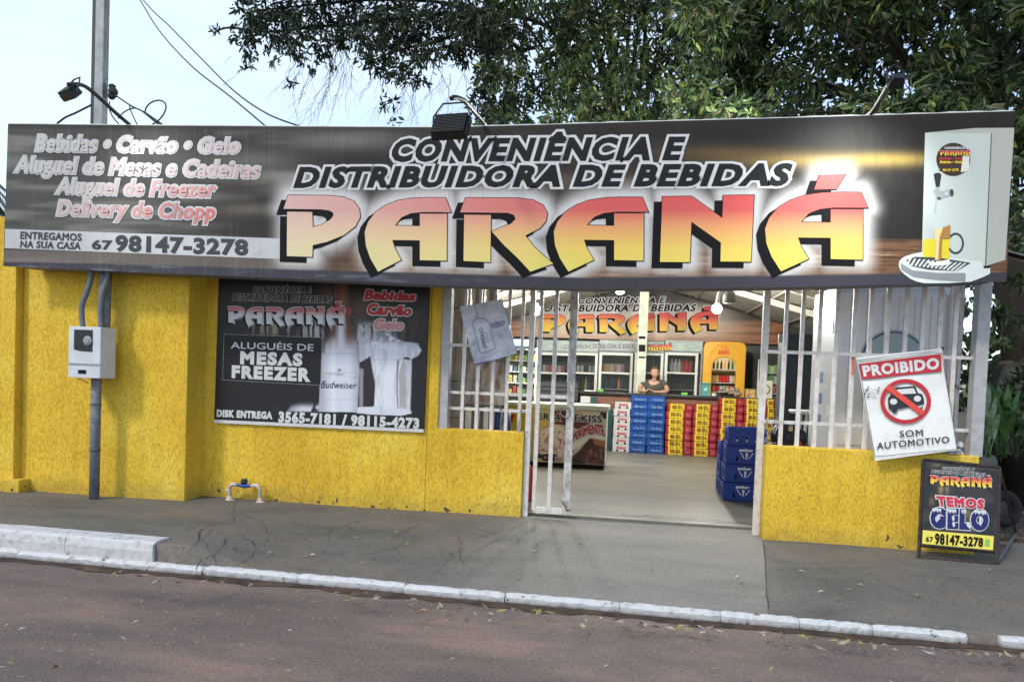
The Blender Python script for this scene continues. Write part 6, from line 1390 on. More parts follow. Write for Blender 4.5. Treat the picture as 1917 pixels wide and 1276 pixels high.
# left bay: plank partition, stained sheet, stripes, blue barrel, shelf, screen
x0, x1, z0, z1 = rect(836, 540, 868, 805, 8.0)
pt_ = thing('plank_partition', (x0, 8.0, 0), 'weathered grey plank partition beside the left white post', 'partition'); MB().box(x0-.3, x1, 8.0, 8.03, .02, 2.9).build('planks', PLK, pt_)
for zz in (.95, 1.35, 1.75, 2.15): MB().box(x0-.3, x1, 7.994, 7.999, zz, zz+.008).build('seam', CRACK, pt_)
x0, x1, z0, z1 = rect(872, 677, 950, 757, 8.15)
st2 = tag(MB().bbox(x0, x1, 8.15, 8.17, z0, z1, .004).build('stained_sheet', mat('stained_sheet', (.60, .56, .52), .6, col2=(.16, .09, .06), vscale=5, stretch=(2, 1, .6))), 'rust-stained pale metal sheet behind the left grille', 'metal sheet')
for k, (a_, b_) in enumerate(((871, 881), (888, 896), (905, 913), (919, 924))):
    x0, x1, z0, z1 = rect(a_, 762, b_, 808, 8.4); tag(MB().bbox(x0, x1, 8.4, 8.43, .05, z1, .003).build('white_board', WHITEP), ('narrow white board under the stained sheet, the one nearest the plank partition', 'narrow white board under the stained sheet, second from the plank partition', 'narrow white board under the stained sheet, third from the plank partition', 'narrow white board under the stained sheet, next to the blue barrel')[k], 'board', 'white boards below the stained sheet')
c_ = P(937, 805, Y=8.8); tag(MB().lathe([(.10, 0), (.115, .03), (.12, .3), (.125, .32), (.12, .34), (.12, .7), (.125, .72), (.115, c_.z*0+.98), (.09, 1.0)], (c_.x, 8.8, .03), 20).build('barrel', mat('barrel_blue', (.02, .06, .16), .4), smooth=True), 'tall dark blue drum behind the left grille chain', 'barrel')
wn = thing('roof_window', P(900, 560, Y=9.5), 'white framed skylight panes high behind the silver bag', 'window')
for a_, b_ in ((862, 882), (886, 908), (912, 934)):
    x0, x1, z0, z1 = rect(a_, 470, b_, 600, 9.5); fr_ = MB().box(x0, x0+.03, 9.5, 9.54, z0, z1).box(x1-.03, x1, 9.5, 9.54, z0, z1).box(x0+.03, x1-.03, 9.5, 9.54, z0, z0+.03).box(x0+.03, x1-.03, 9.5, 9.54, z1-.03, z1).build('frame', WHITEP, wn)
    MB().box(x0+.03, x1-.03, 9.515, 9.525, z0+.03, z1-.03).build('pane', mat('pane_grey', (.28, .30, .30), .2), fr_)
x0, x1, z0, z1 = rect(950, 650, 1003, 748, 13.2)
rk = thing('goods_shelf', (x0, 13.2, 0), 'steel shelf crowded with small goods seen between the left bars and the gate', 'shelf')
for x in (x0, x1): MB().box(x-.015, x+.015, 13.2, 13.23, .02, z1).build('upright', FRM, rk)
for k in range(5):
    zz = z1-.03-.2*k; MB().box(x0, x1, 13.2, 13.5, zz-.012, zz).build('shelf', FRM, rk)
    for i in range(6):
        cc = rg.choice(pkc); h_ = rg.uniform(.08, .15); px = x0+.05+(x1-x0-.1)*i/5
        if k: tag(MB().bbox(px-.03, px+.03, 13.22, 13.3, zz+.001, zz+h_, .01).build('goods_pack', cc), nth('goods pack on the %s of the steel shelf' % ('', 'upper tier', 'second tier', 'third tier', 'lowest tier')[k], i, 6), 'pack', 'goods on the steel shelf')
x0, x1, z0, z1 = rect(950, 634, 992, 650, 13.0)
tv = thing('screen', (x0, 13.0, z0), 'small lit blue screen above the goods shelf', 'screen'); MB().bbox(x0, x1, 13.0, 13.05, z0, z1, .006).build('casing', DARKM, tv); MB().box(x0+.02, x1-.02, 12.994, 12.999, z0+.015, z1-.015).build('display', mat('screen_blue', (.16, .35, .75), emit=1.6), tv)

# ================================================================== the person behind the counter
def skin(name, nodes, edges, root, m_, parent, lvl=2):
    me = bpy.data.meshes.new(name); o3 = wloc(parent); me.from_pydata([tuple(Vector(p)-o3) for p, r_ in nodes], edges, []); me.update()
    ob = bpy.data.objects.new(name, me); C.objects.link(ob); ob.parent = parent
    md = ob.modifiers.new('s', 'SKIN'); md.use_smooth_shade = True
    for i, (p, r_) in enumerate(nodes):
        sv = me.skin_vertices[0].data[i]; sv.radius = r_ if isinstance(r_, tuple) else (r_, r_); sv.use_root = i == root
    s2 = ob.modifiers.new('u', 'SUBSURF'); s2.levels = lvl; s2.render_levels = lvl
    dg = bpy.context.evaluated_depsgraph_get(); dg.update(); m2 = bpy.data.meshes.new_from_object(ob.evaluated_get(dg)); ob.modifiers.clear(); ob.data = m2
    m2.materials.clear(); m2.materials.append(m_); m2.polygons.foreach_set('use_smooth', [True]*len(m2.polygons)); WL[ob.name] = o3.copy(); return ob
PYc = 15.72
pe = thing('person', (P(1224, 700, Y=PYc).x, PYc, .0), 'smiling person in a dark camouflage t-shirt leaning forearms on the counter beside the pillar', 'person')
SK = mat('skin', (.52, .30, .21), .5); HR = mat('hair_brown', (.10, .055, .03), .5); SHI = mat('camouflage_shirt', (.035, .04, .03), .8, col2=(.11, .11, .085), vscale=16)
hx = P(1226, 697, Y=PYc-.2).x; hz = P(1226, 697, Y=PYc-.2).z
def Q(px, py, y): return P(px, py, Y=y)
V_ = Vector
sx_ = P(1223, 715, Y=PYc-.08)
zsh = P(1225, 718, Y=PYc-.1).z
eL = V_((P(1198, 731, Y=15.45).x, 15.46, cz+.045)); eR = V_((P(1249, 733, Y=15.45).x, 15.46, cz+.045))
shL = V_((sx_.x-.20, PYc-.1, zsh)); shR = V_((sx_.x+.20, PYc-.1, zsh)); hL = V_((P(1208, 731, Y=15.2).x, 15.22, cz+.04)); hR = V_((P(1222, 731, Y=15.2).x, 15.24, cz+.035))
pel = V_((sx_.x, PYc+.22, .98)); neck = V_((hx-.01, PYc-.15, zsh+.06))
nodes = [(pel, (.17, .13)), (V_((sx_.x, PYc+.08, 1.14)), (.15, .12)), (V_((sx_.x, PYc-.04, zsh-.09)), (.19, .13)), (V_((sx_.x, PYc-.08, zsh+.0)), (.13, .10)), (neck, .055), (V_((hx, PYc-.19, hz-.10)), .06),
         (shL, .062), (eL+V_((-.01, .06, .06)), .048), (eL, .042), (hL.lerp(eL, .15), .026), (shR, .062), (eR+V_((.01, .06, .06)), .048), (eR, .042), (hR.lerp(eR, .15), .026),
         (pel+V_((-.09, 0, -.1)), .095), (pel+V_((-.10, .0, -.5)), .065), (pel+V_((-.10, .03, -.91)), .045), (pel+V_((.09, 0, -.1)), .095), (pel+V_((.10, .0, -.5)), .065), (pel+V_((.10, .03, -.91)), .045),
         (pel+V_((-.10, -.12, -.93)), .035), (pel+V_((.10, -.12, -.93)), .035)]
edges = [(0, 1), (1, 2), (2, 3), (3, 4), (4, 5), (3, 6), (6, 7), (7, 8), (8, 9), (3, 10), (10, 11), (11, 12), (12, 13), (0, 14), (14, 15), (15, 16), (16, 20), (0, 17), (17, 18), (18, 19), (19, 21)]
def hand(base, dirv, up):
    s = len(nodes); d = dirv.normalized(); side = d.cross(up).normalized()
    nodes.append((base+d*.045, (.036, .016)))
    pi = len(nodes)-1
    for k, (o_, L) in enumerate(((-.030, .062), (-.010, .07), (.010, .066), (.029, .052))):
        a_ = base+d*.085+side*o_; nodes.append((a_, .0095)); nodes.append((a_+d*L*.5+up*.012, .0085)); nodes.append((a_+d*L*.9-up*.008, .007)); n_ = len(nodes); edges.extend([(pi, n_-3), (n_-3, n_-2), (n_-2, n_-1)])
    a_ = base+d*.03-side*.045; nodes.append((a_, .011)); nodes.append((a_+d*.04-side*.015, .009)); n_ = len(nodes); edges.extend([(pi, n_-2), (n_-2, n_-1)])
    return pi
p1 = hand(hL, V_((.55, -.5, .25)), V_((0, 0, 1))); edges.append((9, p1)); p2 = hand(hR, V_((-.6, -.4, .25)), V_((0, 0, 1))); edges.append((13, p2))
body = skin('body', nodes, edges, 0, SK, pe, 2)
# head: shaped ellipsoid with brow, nose, cheeks and chin, joined into the body mesh
def head_mesh(c, s, yaw):
    vs = []; fs = []; ru, sg = 22, 28; Tm = Matrix.Translation(c)@Matrix.Rotation(yaw, 4, 'Z')@Matrix.Rotation(R(4), 4, 'X')
    for a in range(ru+1):
        th = math.pi*a/ru
        for b__ in range(sg):
            ph = 2*math.pi*b__/sg; x = math.sin(th)*math.cos(ph); y = math.sin(th)*math.sin(ph); z = -math.cos(th)
            X_, Y_, Z_ = x*.078, y*.098, z*.118
            fr = max(0, -y)
            if z < 0: X_ *= 1-.30*(-z)**1.5; Y_ *= 1-.12*(-z)
            g = lambda cx, cz_, wx, wz: math.exp(-((x-cx)/wx)**2-((z-cz_)/wz)**2)*(fr > .3)
            Y_ -= .028*g(0, -.15, .13, .22)+.008*g(0, .05, .10, .25)-.012*(g(.32, .08, .17, .12)+g(-.32, .08, .17, .12))+.008*(g(.45, -.25, .2, .2)+g(-.45, -.25, .2, .2))+.010*g(0, -.80, .3, .14)+.006*g(0, -.50, .3, .06)
            vs.append(Tm@Vector((X_*s, Y_*s, Z_*s)))
    for a in range(ru):
        for b__ in range(sg): fs.append((a*sg+b__, a*sg+(b__+1) % sg, (a+1)*sg+(b__+1) % sg, (a+1)*sg+b__))
    return vs, fs, Tm
hc_ = V_((hx, PYc-.2, hz)); hv, hf, HT = head_mesh(hc_, 1.08, R(14))
bm = bmesh.new(); bm.from_mesh(body.data); o3 = wloc(pe)
nv = [bm.verts.new(Vector(v)-o3) for v in hv]
for f_ in hf:
    try: bm.faces.new([nv[i] for i in f_]).smooth = True
    except ValueError: pass
body.data.materials.append(mat('eye_dark', (.03, .02, .02), .3)); body.data.materials.append(mat('lip', (.38, .12, .10), .5)); body.data.materials.append(mat('teeth', (.6, .57, .5), .4))
def addball(c, r_, mi, s3=(1, 1, 1)):
    mb_ = MB().ball((0, 0, 0), r_, 10, 6, sc3=s3); vv = [bm.verts.new(HT@(Vector(c)+Vector(v))-o3) for v in mb_.v]
    for f_ in mb_.f:
        try: q = bm.faces.new([vv[i] for i in f_]); q.material_index = mi; q.smooth = True
        except ValueError: pass
for sd in (-1, 1):
    addball((sd*.034, -.094, .008), .013, 1, (1.3, .6, .6)); addball((sd*.036, -.099, .036), .012, 1, (1.8, .5, .28)); addball((sd*.086, .0, -.01), .022, 0, (.35, .7, 1.2))
addball((0, -.094, -.058), .015, 2, (2.2, .6, .6)); addball((0, -.101, -.056), .011, 3, (2.1, .5, .4))
bm.to_mesh(body.data); bm.free()
# hair: cap plus ponytail falling to one side
m = MB(); vs = []; fs = []; ru, sg = 14, 24
for a in range(ru+1):
    th = math.pi*a/ru*.99
    for b__ in range(sg):
        ph = 2*math.pi*b__/sg; x = math.sin(th)*math.cos(ph); y = math.sin(th)*math.sin(ph); z = math.cos(th)
        k = 1.07; 
        if y < -.05 and z < .52+.0*x: k = .90                    # leaves the face free under the hairline
        if z < -.35: k = .88
        vs.append(HT@Vector((x*.085*k*1.08, (y*.106+.006)*k*1.08, z*.126*k*1.08)))
for a in range(ru):
    for b__ in range(sg): fs.append((a*sg+b__, (a+1)*sg+b__, (a+1)*sg+(b__+1) % sg, a*sg+(b__+1) % sg))
m.add(vs, fs); m.tube([HT@Vector(v) for v in ((.05, .10, .02), (.09, .10, -.03), (.10, .06, -.10), (.10, .02, -.16))], [.03, .034, .026, .012], 8)
m.build('hair', HR, pe, smooth=True)
shn = [(pel+V_((0, 0, .02)), (.19, .15)), (V_((sx_.x, PYc+.08, 1.14)), (.172, .142)), (V_((sx_.x, PYc-.07, zsh-.07)), (.21, .16)), (V_((sx_.x, PYc-.115, zsh+.012)), (.165, .125)), (neck+V_((0, 0, -.035)), .078), (shL+V_((-.005, 0, .004)), .078), (shL.lerp(nodes[7][0], .75), .066), (shR+V_((.005, 0, .004)), .078), (shR.lerp(nodes[11][0], .75), .066)]
skin('shirt', shn, [(0, 1), (1, 2), (2, 3), (3, 4), (3, 5), (5, 6), (3, 7), (7, 8)], 0, SHI, pe, 2)
skin('trousers', [(pel+V_((0, 0, .0)), (.175, .14)), (pel+V_((-.09, 0, -.1)), .105), (pel+V_((-.10, 0, -.5)), .078), (pel+V_((-.10, .03, -.87)), .06), (pel+V_((.09, 0, -.1)), .105), (pel+V_((.10, 0, -.5)), .078), (pel+V_((.10, .03, -.87)), .06)], [(0, 1), (1, 2), (2, 3), (0, 4), (4, 5), (5, 6)], 0, mat('denim', (.03, .04, .07), .8), pe, 1)

# ================================================================== trees, plants
def leaf_mat(name, rough=.45):
    m, t, b = nodes_of(name, rough, .4); a = N(t, 'ShaderNodeVertexColor', layer_name='print'); t.links.new(a.outputs[0], b.inputs['Base Color'])
    tr = N(t, 'ShaderNodeBsdfTranslucent'); t.links.new(a.outputs[0], tr.inputs[0]); mx = N(t, 'ShaderNodeMixShader'); mx.inputs[0].default_value = .22
    t.links.new(b.outputs[0], mx.inputs[1]); t.links.new(tr.outputs[0], mx.inputs[2]); t.links.new(mx.outputs[0], t.nodes['Material Output'].inputs[0]); return m
LEAF = leaf_mat('leaf'); BARK = mat('bark', (.03, .023, .018), .9, bump=.8, bscale=18, var=.5, vscale=9, stretch=(1, 1, .3)); TWIG = mat('twig', (.05, .04, .033), .9)
def leaves(name, centres, spread, n_each, L, Wd, parent, seed, pal, droop=.6, m_=None):
    r = np.random.default_rng(seed); Cc = np.repeat(np.asarray(centres, float), n_each, 0); n = len(Cc)
    sp = np.repeat(np.asarray(spread, float), n_each, 0) if np.ndim(spread) == 2 else np.asarray(spread)
    d = r.normal(size=(n, 3)); d /= np.linalg.norm(d, axis=1)[:, None]+1e-9; rad = r.random(n)**.55
    # leaves sit on sprays: small bundles of 6 share a base point
    g = n//6+1; gi = r.integers(0, g, n)*0+np.arange(n)//6; dg_ = r.normal(size=(g, 3)); dg_ /= np.linalg.norm(dg_, axis=1)[:, None]; rg_ = r.random(g)**.5
    pos = Cc+(dg_[gi]*rg_[gi][:, None])*sp+d*(rad*.09)[:, None]
    ax = r.normal(size=(n, 3))*.75+dg_[gi]*.6; ax[:, 2] -= droop; ax /= np.linalg.norm(ax, axis=1)[:, None]
    up = r.normal(size=(n, 3)); sd = np.cross(ax, up); sd /= np.linalg.norm(sd, axis=1)[:, None]+1e-9; nn = np.cross(sd, ax)
    Ls = L*r.uniform(.6, 1.25, n)[:, None]; Ws = Wd*r.uniform(.7, 1.2, n)[:, None]
    v = np.stack([pos, pos+ax*Ls*.3+sd*Ws*.5+nn*Ws*.14, pos+ax*Ls*.68+sd*Ws*.42+nn*Ws*.1-[0, 0, .006], pos+ax*Ls-nn*Ls*.10, pos+ax*Ls*.68-sd*Ws*.42+nn*Ws*.1-[0, 0, .006], pos+ax*Ls*.3-sd*Ws*.5+nn*Ws*.14], 1).reshape(-1, 3)
    b = np.arange(n)[:, None]*6; fs = np.concatenate([b+[0, 1, 2, 3], b+[0, 3, 4, 5]]).tolist()
    ob = link_mesh(name, v, fs, m_ or LEAF, parent)
    pal = np.asarray(pal, float); w_ = pal[:, 3]/pal[:, 3].sum(); c = pal[r.choice(len(pal), n, p=w_), :3]*r.uniform(.65, 1.25, n)[:, None]
    # whole sprays differ a little too
    c = c*(r.uniform(.75, 1.25, g)[gi])[:, None]; col = np.ones((n*6, 4)); col[:, :3] = np.repeat(c, 6, 0)
    a = ob.data.color_attributes.new('print', 'FLOAT_COLOR', 'POINT'); a.data.foreach_set('color', col.ravel()); return ob
GPAL = [(.045, .078, .027, 50), (.075, .12, .04, 30), (.027, .046, .02, 22), (.16, .23, .055, 8), (.12, .105, .055, 6), (.30, .28, .07, 1.6)]
def blobs(lst, Yr, seed):
    rg = random.Random(seed); c = []; s = []
    for px, py, rp in lst:
        Y = rg.uniform(*Yr); p = P(px, py, Y=Y); r_ = rp/FPX*Y; c.append(p); s.append((r_, r_*.9, r_*.8))
    return c, s
# nearer tree on the right: dense dark crown reaching over the shop
ta = thing('tree', (5.6, 10.6, -.03), 'large dense dark green tree at the right side, its crown above the sign', 'tree', 'trees over the shop')
rg = random.Random(12); lst = []
for px in range(1330, 2150, 62):
    for py in range(-330, 262, 58): lst.append((px+rg.uniform(-30, 30), py+rg.uniform(-28, 28), rg.uniform(50, 85)))
ca, sa = blobs(lst, (9.2, 13.5), 3)
leaves('crown', ca, sa, 300, .17, .052, ta, 5, GPAL)
ca2, sa2 = blobs([(1905, 300, 22), (1912, 380, 26), (1905, 450, 20), (1915, 520, 26), (1925, 600, 40), (1868, 585, 12), (1872, 640, 14), (1940, 420, 50)], (8.2, 9.8), 4)
leaves('lower_sprays', ca2, sa2, 46, .15, .05, ta, 6, GPAL[:4])
bsh = thing('bush', P(1900, 860, Y=8.7), 'low dark leafy bush in front of the whitewashed block and tyre', 'bush')
cbs, sbs = blobs([(1868, 790, 20), (1896, 800, 24), (1915, 780, 26), (1925, 830, 26), (1856, 830, 16), (1905, 735, 22), (1930, 700, 26), (1862, 745, 14)], (8.3, 9.3), 41)
leaves('foliage', cbs, sbs, 70, .13, .05, bsh, 43, GPAL[:4]); _mb = MB()
for c_ in cbs: _mb.tube([P(1900, 858, Y=8.7), Vector(c_)], .006, 5)
_mb.build('stems', TWIG, bsh)
tb_ = P(1905, 800, Y=10.8); m = MB()
m.tube([V_((tb_.x+.25, 10.8, -.1)), V_((tb_.x+.15, 10.8, 1)), V_((tb_.x+.05, 10.8, 2.2)), V_((tb_.x-.2, 10.9, 3.6)), V_((tb_.x-1.2, 11.1, 5.2))], [.42, .34, .30, .26, .18], 14).build('trunk', BARK, ta, smooth=True)
m = MB(); rg = random.Random(5)
for c_ in ca[::9]:
    a_ = V_((tb_.x-.2, 10.9, 3.6)).lerp(V_((tb_.x-1.2, 11.1, 5.2)), rg.random()); mid = a_.lerp(c_, .5)+V_((rg.uniform(-.3, .3), rg.uniform(-.3, .3), rg.uniform(-.1, .4)))
    m.tube(smooth_path([a_, mid, c_], 5), [.045-.0035*i for i in range(11)], 6)
m.build('branches', BARK, ta, smooth=True)
# farther tree behind the shop: dense right half, airy left reach against the sky
tB = thing('tree', (.8, 18.4, -.03), 'wide tree behind the shop, thin leafy branches against the pale sky', 'tree', 'trees over the shop')
rg = random.Random(22); lst = []
for px in range(930, 1400, 52):
    for py in range(-300, 262, 48): lst.append((px+rg.uniform(-26, 26), py+rg.uniform(-24, 24), rg.uniform(36, 62)))
cb_, sb_2 = blobs(lst, (11.5, 15.0), 13)
airy = [(470, 28, 38), (500, 62, 40), (455, 70, 24), (520, 20, 44), (560, 40, 42), (545, 85, 28), (468, 100, 18), (600, 20, 44), (640, 60, 38), (600, 84, 26), (620, 120, 13), (660, 20, 44), (690, 70, 40), (720, 30, 46), (740, 80, 42), (700, 115, 28), (742, 128, 32), (770, 150, 26), (790, 60, 46), (800, 105, 34), (830, 30, 46), (850, 80, 36), (870, 40, 44), (860, 108, 20), (900, 40, 46), (915, 90, 36), (760, 20, 46), (920, 130, 30), (905, 165, 24), (718, 188, 10), (739, 186, 11), (737, 226, 7), (800, 160, 13), (940, 60, 46), (945, 190, 34), (925, 215, 22), (548, 158, 7), (460, 128, 10), (510, 118, 12), (590, 128, 12), (567, 108, 14), (405, 58, 7)]
for px in range(430, 950, 50):
    for py in (-45, -100, -160, -220): airy.append((px+rg.uniform(-20, 20), py, 48))
ci, si = blobs(airy, (11.4, 13.0), 14)
leaves('crown', cb_, sb_2, 250, .15, .047, tB, 15, GPAL)
APAL = [(.02, .034, .018, 60), (.035, .055, .025, 30), (.05, .05, .03, 10)]
cc_, ss_, r_ = [], [], random.Random(3)
for (px, py, rp), c_, s_ in zip(airy, ci, si):
    k = max(1, int((rp/10)**2*1.05))
    for _ in range(k): cc_.append(c_); ss_.append(s_)
leaves('outer_leaves', cc_, ss_, 18, .13, .038, tB, 16, APAL)
m = MB(); m.tube([V_((.8, 18.4, -.1)), V_((.7, 18.3, 2)), V_((.4, 17.9, 4)), V_((-.2, 16.5, 5.6))], [.4, .33, .28, .2], 12).build('trunk', BARK, tB, smooth=True)
m = MB(); rg = random.Random(6)
def pp_(lst_, Y0, Y1): n_ = len(lst_)-1; return [P(x, y, Y=Y0+(Y1-Y0)*i/n_) for i, (x, y) in enumerate(lst_)]
for lst_, r0_ in (([(1100, -80), (1000, -20), (900, 20), (780, 30), (700, 42), (600, 50), (500, 60), (430, 52), (400, 62)], .05), ([(1050, 60), (960, 30), (880, 60), (800, 80), (730, 100), (690, 118)], .045), ([(1000, 90), (930, 100), (870, 84), (800, 100), (760, 130), (745, 160)], .035),
                  ([(900, 20), (820, 4), (700, 0), (580, 10), (480, 20)], .04), ([(780, 30), (740, 80), (700, 115)], .02), ([(600, 50), (560, 80), (520, 110), (500, 118)], .015)):
    pth = smooth_path(pp_(lst_, 14, 12.2), 5); m.tube(pth, [r0_*(1-.75*i/len(pth)) for i in range(len(pth))], 6)
for c_ in cb_[::6]:
    a_ = V_((-.2, 16.5, 5.6)); mid = a_.lerp(c_, .5)+V_((rg.uniform(-.4, .4), 0, rg.uniform(0, .5))); m.tube(smooth_path([a_, mid, c_], 5), [.06-.0045*i for i in range(11)], 5)
m.build('branches', BARK, tB, smooth=True)
# hanging bare twigs
m = MB(); rg = random.Random(31)
def twig(px, py, dx, dy, r_, depth):
    pts = [(px, py)]; x, y = px, py
    n_ = 7
    for i in range(n_): x += dx/n_+rg.uniform(-4, 4); y += dy/n_+rg.uniform(-2, 3); pts.append((x, y))
    Y = rg.uniform(11.6, 13); w_ = [P(a_, b_, Y=Y+.03*i) for i, (a_, b_) in enumerate(pts)]; m.tube(w_, [r_*(1-.8*i/n_) for i in range(n_+1)], 4, False)
    if depth: 
        for _ in range(rg.randint(2, 3)):
            k = rg.randint(2, n_-1); twig(pts[k][0], pts[k][1], dx*.4+rg.uniform(-28, 18), dy*.4+rg.uniform(-2, 22), r_*.6, depth-1)
for i in range(18): twig(rg.uniform(580, 730), rg.uniform(40, 110), rg.uniform(-55, 10), rg.uniform(50, 115), .007, 2)
for i in range(13): twig(rg.uniform(700, 900), rg.uniform(110, 150), rg.uniform(-35, 25), rg.uniform(40, 90), .006, 2)
for i in range(6): twig(rg.uniform(560, 640), rg.uniform(-10, 40), rg.uniform(30, 90), rg.uniform(-20, 60), .006, 2)
twig(432, 106, -26, 26, .004, 0); twig(450, 135, -32, 22, .004, 1); twig(420, 50, -30, 16, .005, 0)
m.build('twigs', TWIG, tB)
# dark thicket and a far tree behind on the right, palm at the left edge
tc_ = thing('tree', (9.5, 16, -.03), 'dark leafy tree filling the gap behind the large right trunk', 'tree', 'trees over the shop')
rg = random.Random(8); ct_, st3 = blobs([(px+rg.uniform(-20, 20), py+rg.uniform(-20, 20), 75) for px in range(1800, 2300, 70) for py in range(150, 760, 75)], (14, 17), 9)
leaves('crown', ct_, st3, 150, .2, .07, tc_, 17, GPAL[:3]); MB().tube([V_((9.5, 16, -.1)), V_((9.4, 16, 3))], [.3, .2], 10).build('trunk', BARK, tc_)
pm = thing('palm', (P(-60, 400, Y=12).x, 12, 0), 'palm fronds peeping in at the left edge beside the sign end', 'palm')
m = MB(); rg = random.Random(4); base = P(-75, 330, Y=12); MB().tube([V_((base.x, 12, -.1)), base], [.16, .12], 10).build('trunk', BARK, pm)
for k in range(22):
    a_ = R(rg.uniform(0, 360)); el = rg.uniform(-.2, 1.0); L = rg.uniform(.75, 1.15); pts = [base+V_((math.cos(a_)*L*t_, math.sin(a_)*L*t_, L*(el*t_-.9*t_*t_))) for t_ in (0, .25, .5, .75, 1)]
    m.tube(pts, .01, 4)
    for i in range(26):
        t_ = .15+.85*i/26; c_ = base+V_((math.cos(a_)*L*t_, math.sin(a_)*L*t_, L*(el*t_-.9*t_*t_))); s_ = V_((-math.sin(a_), math.cos(a_), 0)); d_ = V_((math.cos(a_), math.sin(a_), 0))
        for sg_ in (-1, 1): e_ = c_+s_*sg_*.24*(1-.6*t_)+d_*.1-V_((0, 0, .16)); m.quad(c_, c_+d_*.018, e_, e_-d_*.006)
m.build('fronds', mat('palm_green', (.04, .065, .035), .5), pm)
# hedge band on the horizon so the ground does not meet bare sky
m = MB()
hb = tag(leaves('distant_trees', [(x+random.uniform(-2, 2), 62+random.uniform(-4, 4), random.uniform(.5, 4.5)) for x in range(-90, 91, 3) for _ in range(3)], (2.2, 1.5, 1.8), 60, .9, .5, None, 19, GPAL[:3]), kind='stuff')
# potted-like broad leaf plants, tyre and whitewashed stump right of the corner post
def broad_leaf(m, base, tip, wd, bendz=.1):
    base, tip = V_(base), V_(tip); d = (tip-base); s = d.cross(V_((0, .9, .4))).normalized(); vs = []; fs = []; n_ = 8
    for i in range(n_+1):
        t_ = i/n_; w_ = wd*math.sin(math.pi*min(1, .08+.92*t_)**.8)*.5 if i < n_ else .001; c_ = base+d*t_+V_((0, 0, bendz*math.sin(math.pi*t_))); vs += [c_-s*w_+V_((0, 0, .015)), c_, c_+s*w_+V_((0, 0, .015))]
    for i in range(n_): a_ = 3*i; fs += [(a_, a_+3, a_+4, a_+1), (a_+1, a_+4, a_+5, a_+2)]
    m.add(vs, fs)
PLM = mat('dumbcane_leaf', (.07, .15, .035), .4, col2=(.035, .10, .025), vscale=9); PLP = mat('pale_leaf', (.20, .26, .15), .4, col2=(.06, .14, .05), vscale=26)
rg = random.Random(77)
for lbl, Yp, mm_, cx, nL, (hx0, hx1), (hy0, hy1), wd0 in (('plant with long striped pale leaves just right of the white corner post', 8.0, PLP, 1850, 12, (-26, 26), (715, 805), .07),
                                                     ('bright green broad-leaved plant in front of the whitewashed stump', 8.5, PLM, 1880, 15, (-34, 38), (715, 820), .085)):
    t = thing('broadleaf_plant', P(cx, 858, Y=Yp), lbl, 'plant', 'plants by the corner post'); m = MB()
    for k in range(nL):
        tx_, ty_ = cx+rg.uniform(hx0, hx1), rg.uniform(hy0, hy1); bs = P(cx+rg.uniform(-5, 5), 856, Y=Yp); tp = P(tx_, ty_, Y=Yp+rg.uniform(-.35, .2)); ms = bs.lerp(tp, .42)+V_((0, 0, .05))
        m.tube([bs, bs.lerp(ms, .5)+V_((0, 0, .03)), ms], .006, 5); broad_leaf(m, ms, tp, wd0*rg.uniform(.7, 1.2), rg.uniform(.02, .09))
    m.build('leaves', mm_, t, smooth=True)
c_ = P(1884, 850, Y=8.9); ty = MB(); rr_ = .21; T = Matrix.Translation((c_.x, 8.9, rr_-.02))@Matrix.Rotation(R(14), 4, 'Z')@Matrix.Rotation(R(-8), 4, 'X')
vs = []; fs = []; n_, k_ = 32, 12
for i in range(n_):
    a_ = 2*math.pi*i/n_
    for j in range(k_):
        b__ = 2*math.pi*j/k_; q_ = rr_-.065+.065*math.cos(b__)*(1.0 if math.cos(b__) < .6 else .92); vs.append(T@V_((q_*math.cos(a_), .075*math.sin(b__), q_*math.sin(a_))))
for i in range(n_):
    for j in range(k_): fs.append((i*k_+j, ((i+1) % n_)*k_+j, ((i+1) % n_)*k_+(j+1) % k_, i*k_+(j+1) % k_))
tyt = thing('tyre', (c_.x, 8.9, 0), 'old dark tyre on its rim leaning by the plants beyond the corner post', 'tyre'); ty.add(vs, fs).build('rubber', mat('rubber', (.025, .022, .02), .85, bump=.3), tyt, smooth=True)
MB().lathe([(.02, -.02), (.09, -.02), (.095, .02), (.02, .03)], (0, 0, 0), 20, T@Matrix.Rotation(R(90), 4, 'X')).build('rim', mat('rim_dark', (.05, .045, .045), .5, .5), tyt)
st4 = MB(); a_ = [P(x, y, Y=9.6) for x, y in ((1862, 850), (1866, 720), (1880, 680), (1893, 674), (1906, 680), (1916, 700), (1922, 850))]; st4.slab(a_, NF, .22)
tag(st4.build('whitewashed_stump', mat('dirty_whitewash', (.11, .10, .085), .85, col2=(.05, .04, .03), vscale=7, bump=.4)), 'short whitewashed masonry block with a dirty patch behind the plants', 'block')

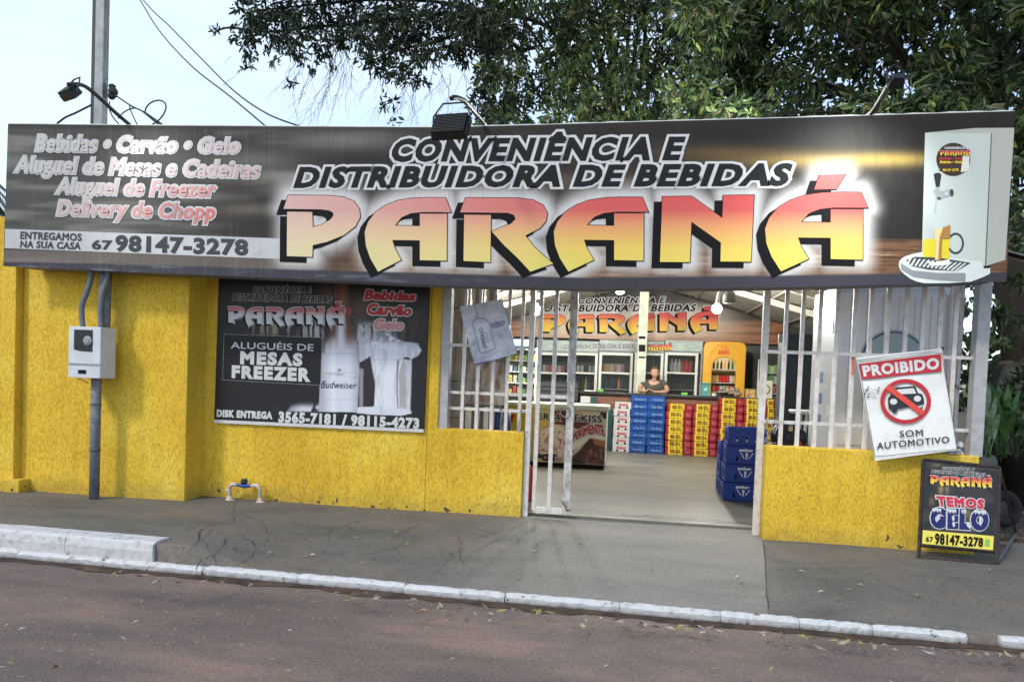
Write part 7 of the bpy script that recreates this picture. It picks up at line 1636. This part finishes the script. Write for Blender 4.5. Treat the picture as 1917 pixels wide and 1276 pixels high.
# ================================================================== litter
def litter(name, n, region, z, L, pal, seed, label):
    r = np.random.default_rng(seed); rg = random.Random(seed); vs = []; fs = []; cols = []
    for i in range(n):
        px, py = region(rg); zz = z; p = P(px, py, Z=zz)
        if z > -.05: zz = pz(p.x, p.y)+.008; p = P(px, py, Z=zz)
        a_ = rg.uniform(0, math.pi*2); l_ = L*rg.uniform(.5, 1.2); w_ = l_*rg.uniform(.25, .45); d_ = V_((math.cos(a_), math.sin(a_), 0)); s_ = V_((-d_.y, d_.x, 0)); h = rg.uniform(.003, .022)
        b__ = len(vs); vs += [p-d_*l_/2+V_((0, 0, .003)), p+s_*w_/2+V_((0, 0, h)), p+d_*l_/2+V_((0, 0, rg.uniform(.003, .02))), p-s_*w_/2+V_((0, 0, h*rg.uniform(0, 1)+.002))]; fs.append((b__, b__+1, b__+2)); fs.append((b__, b__+2, b__+3)); c_ = np.array(rg.choice(pal))*rg.uniform(.7, 1.2); cols += [(*c_, 1)]*4
    ob = link_mesh(name, vs, fs, LEAF, org=(0, 0, 0)); a_ = ob.data.color_attributes.new('print', 'FLOAT_COLOR', 'POINT'); a_.data.foreach_set('color', np.array(cols).ravel()); tag(ob, label, 'leaf litter', kind='stuff')
LP = [(.30, .20, .10), (.20, .12, .07), (.33, .30, .10), (.38, .30, .22), (.16, .10, .06), (.45, .40, .34)]
def kerbline(x): return 1045+.093*x-(x < 500)*.0
litter('leaf_litter', 150, lambda g: (lambda x: (x, kerbline(x)+6+abs(g.gauss(0, 9))))(g.uniform(150, 1917) if g.random() < .75 else g.gauss(1300, 200)), ROADZ+.006, .075, LP, 5, 'dry leaves gathered along the foot of the white kerb')
litter('leaf_litter', 60, lambda g: (g.uniform(0, 1917), g.uniform(1090, 1270)+0), ROADZ+.006, .04, LP+[(.6, .58, .55)], 6, 'small dry leaves and chips scattered over the road') 
litter('leaf_litter', 70, lambda g: (lambda x: (x, g.uniform(960+.04*x, 1000+.085*x)))(g.uniform(360, 1900)), 0, .055, LP+[(.25, .30, .08)], 7, 'dry leaves scattered over the pavement')
litter('leaf_litter', 160, lambda g: (g.uniform(1845, 1925), g.uniform(860, 1010)), 0, .07, LP, 8, 'fallen leaves on the bare soil beside the shop')
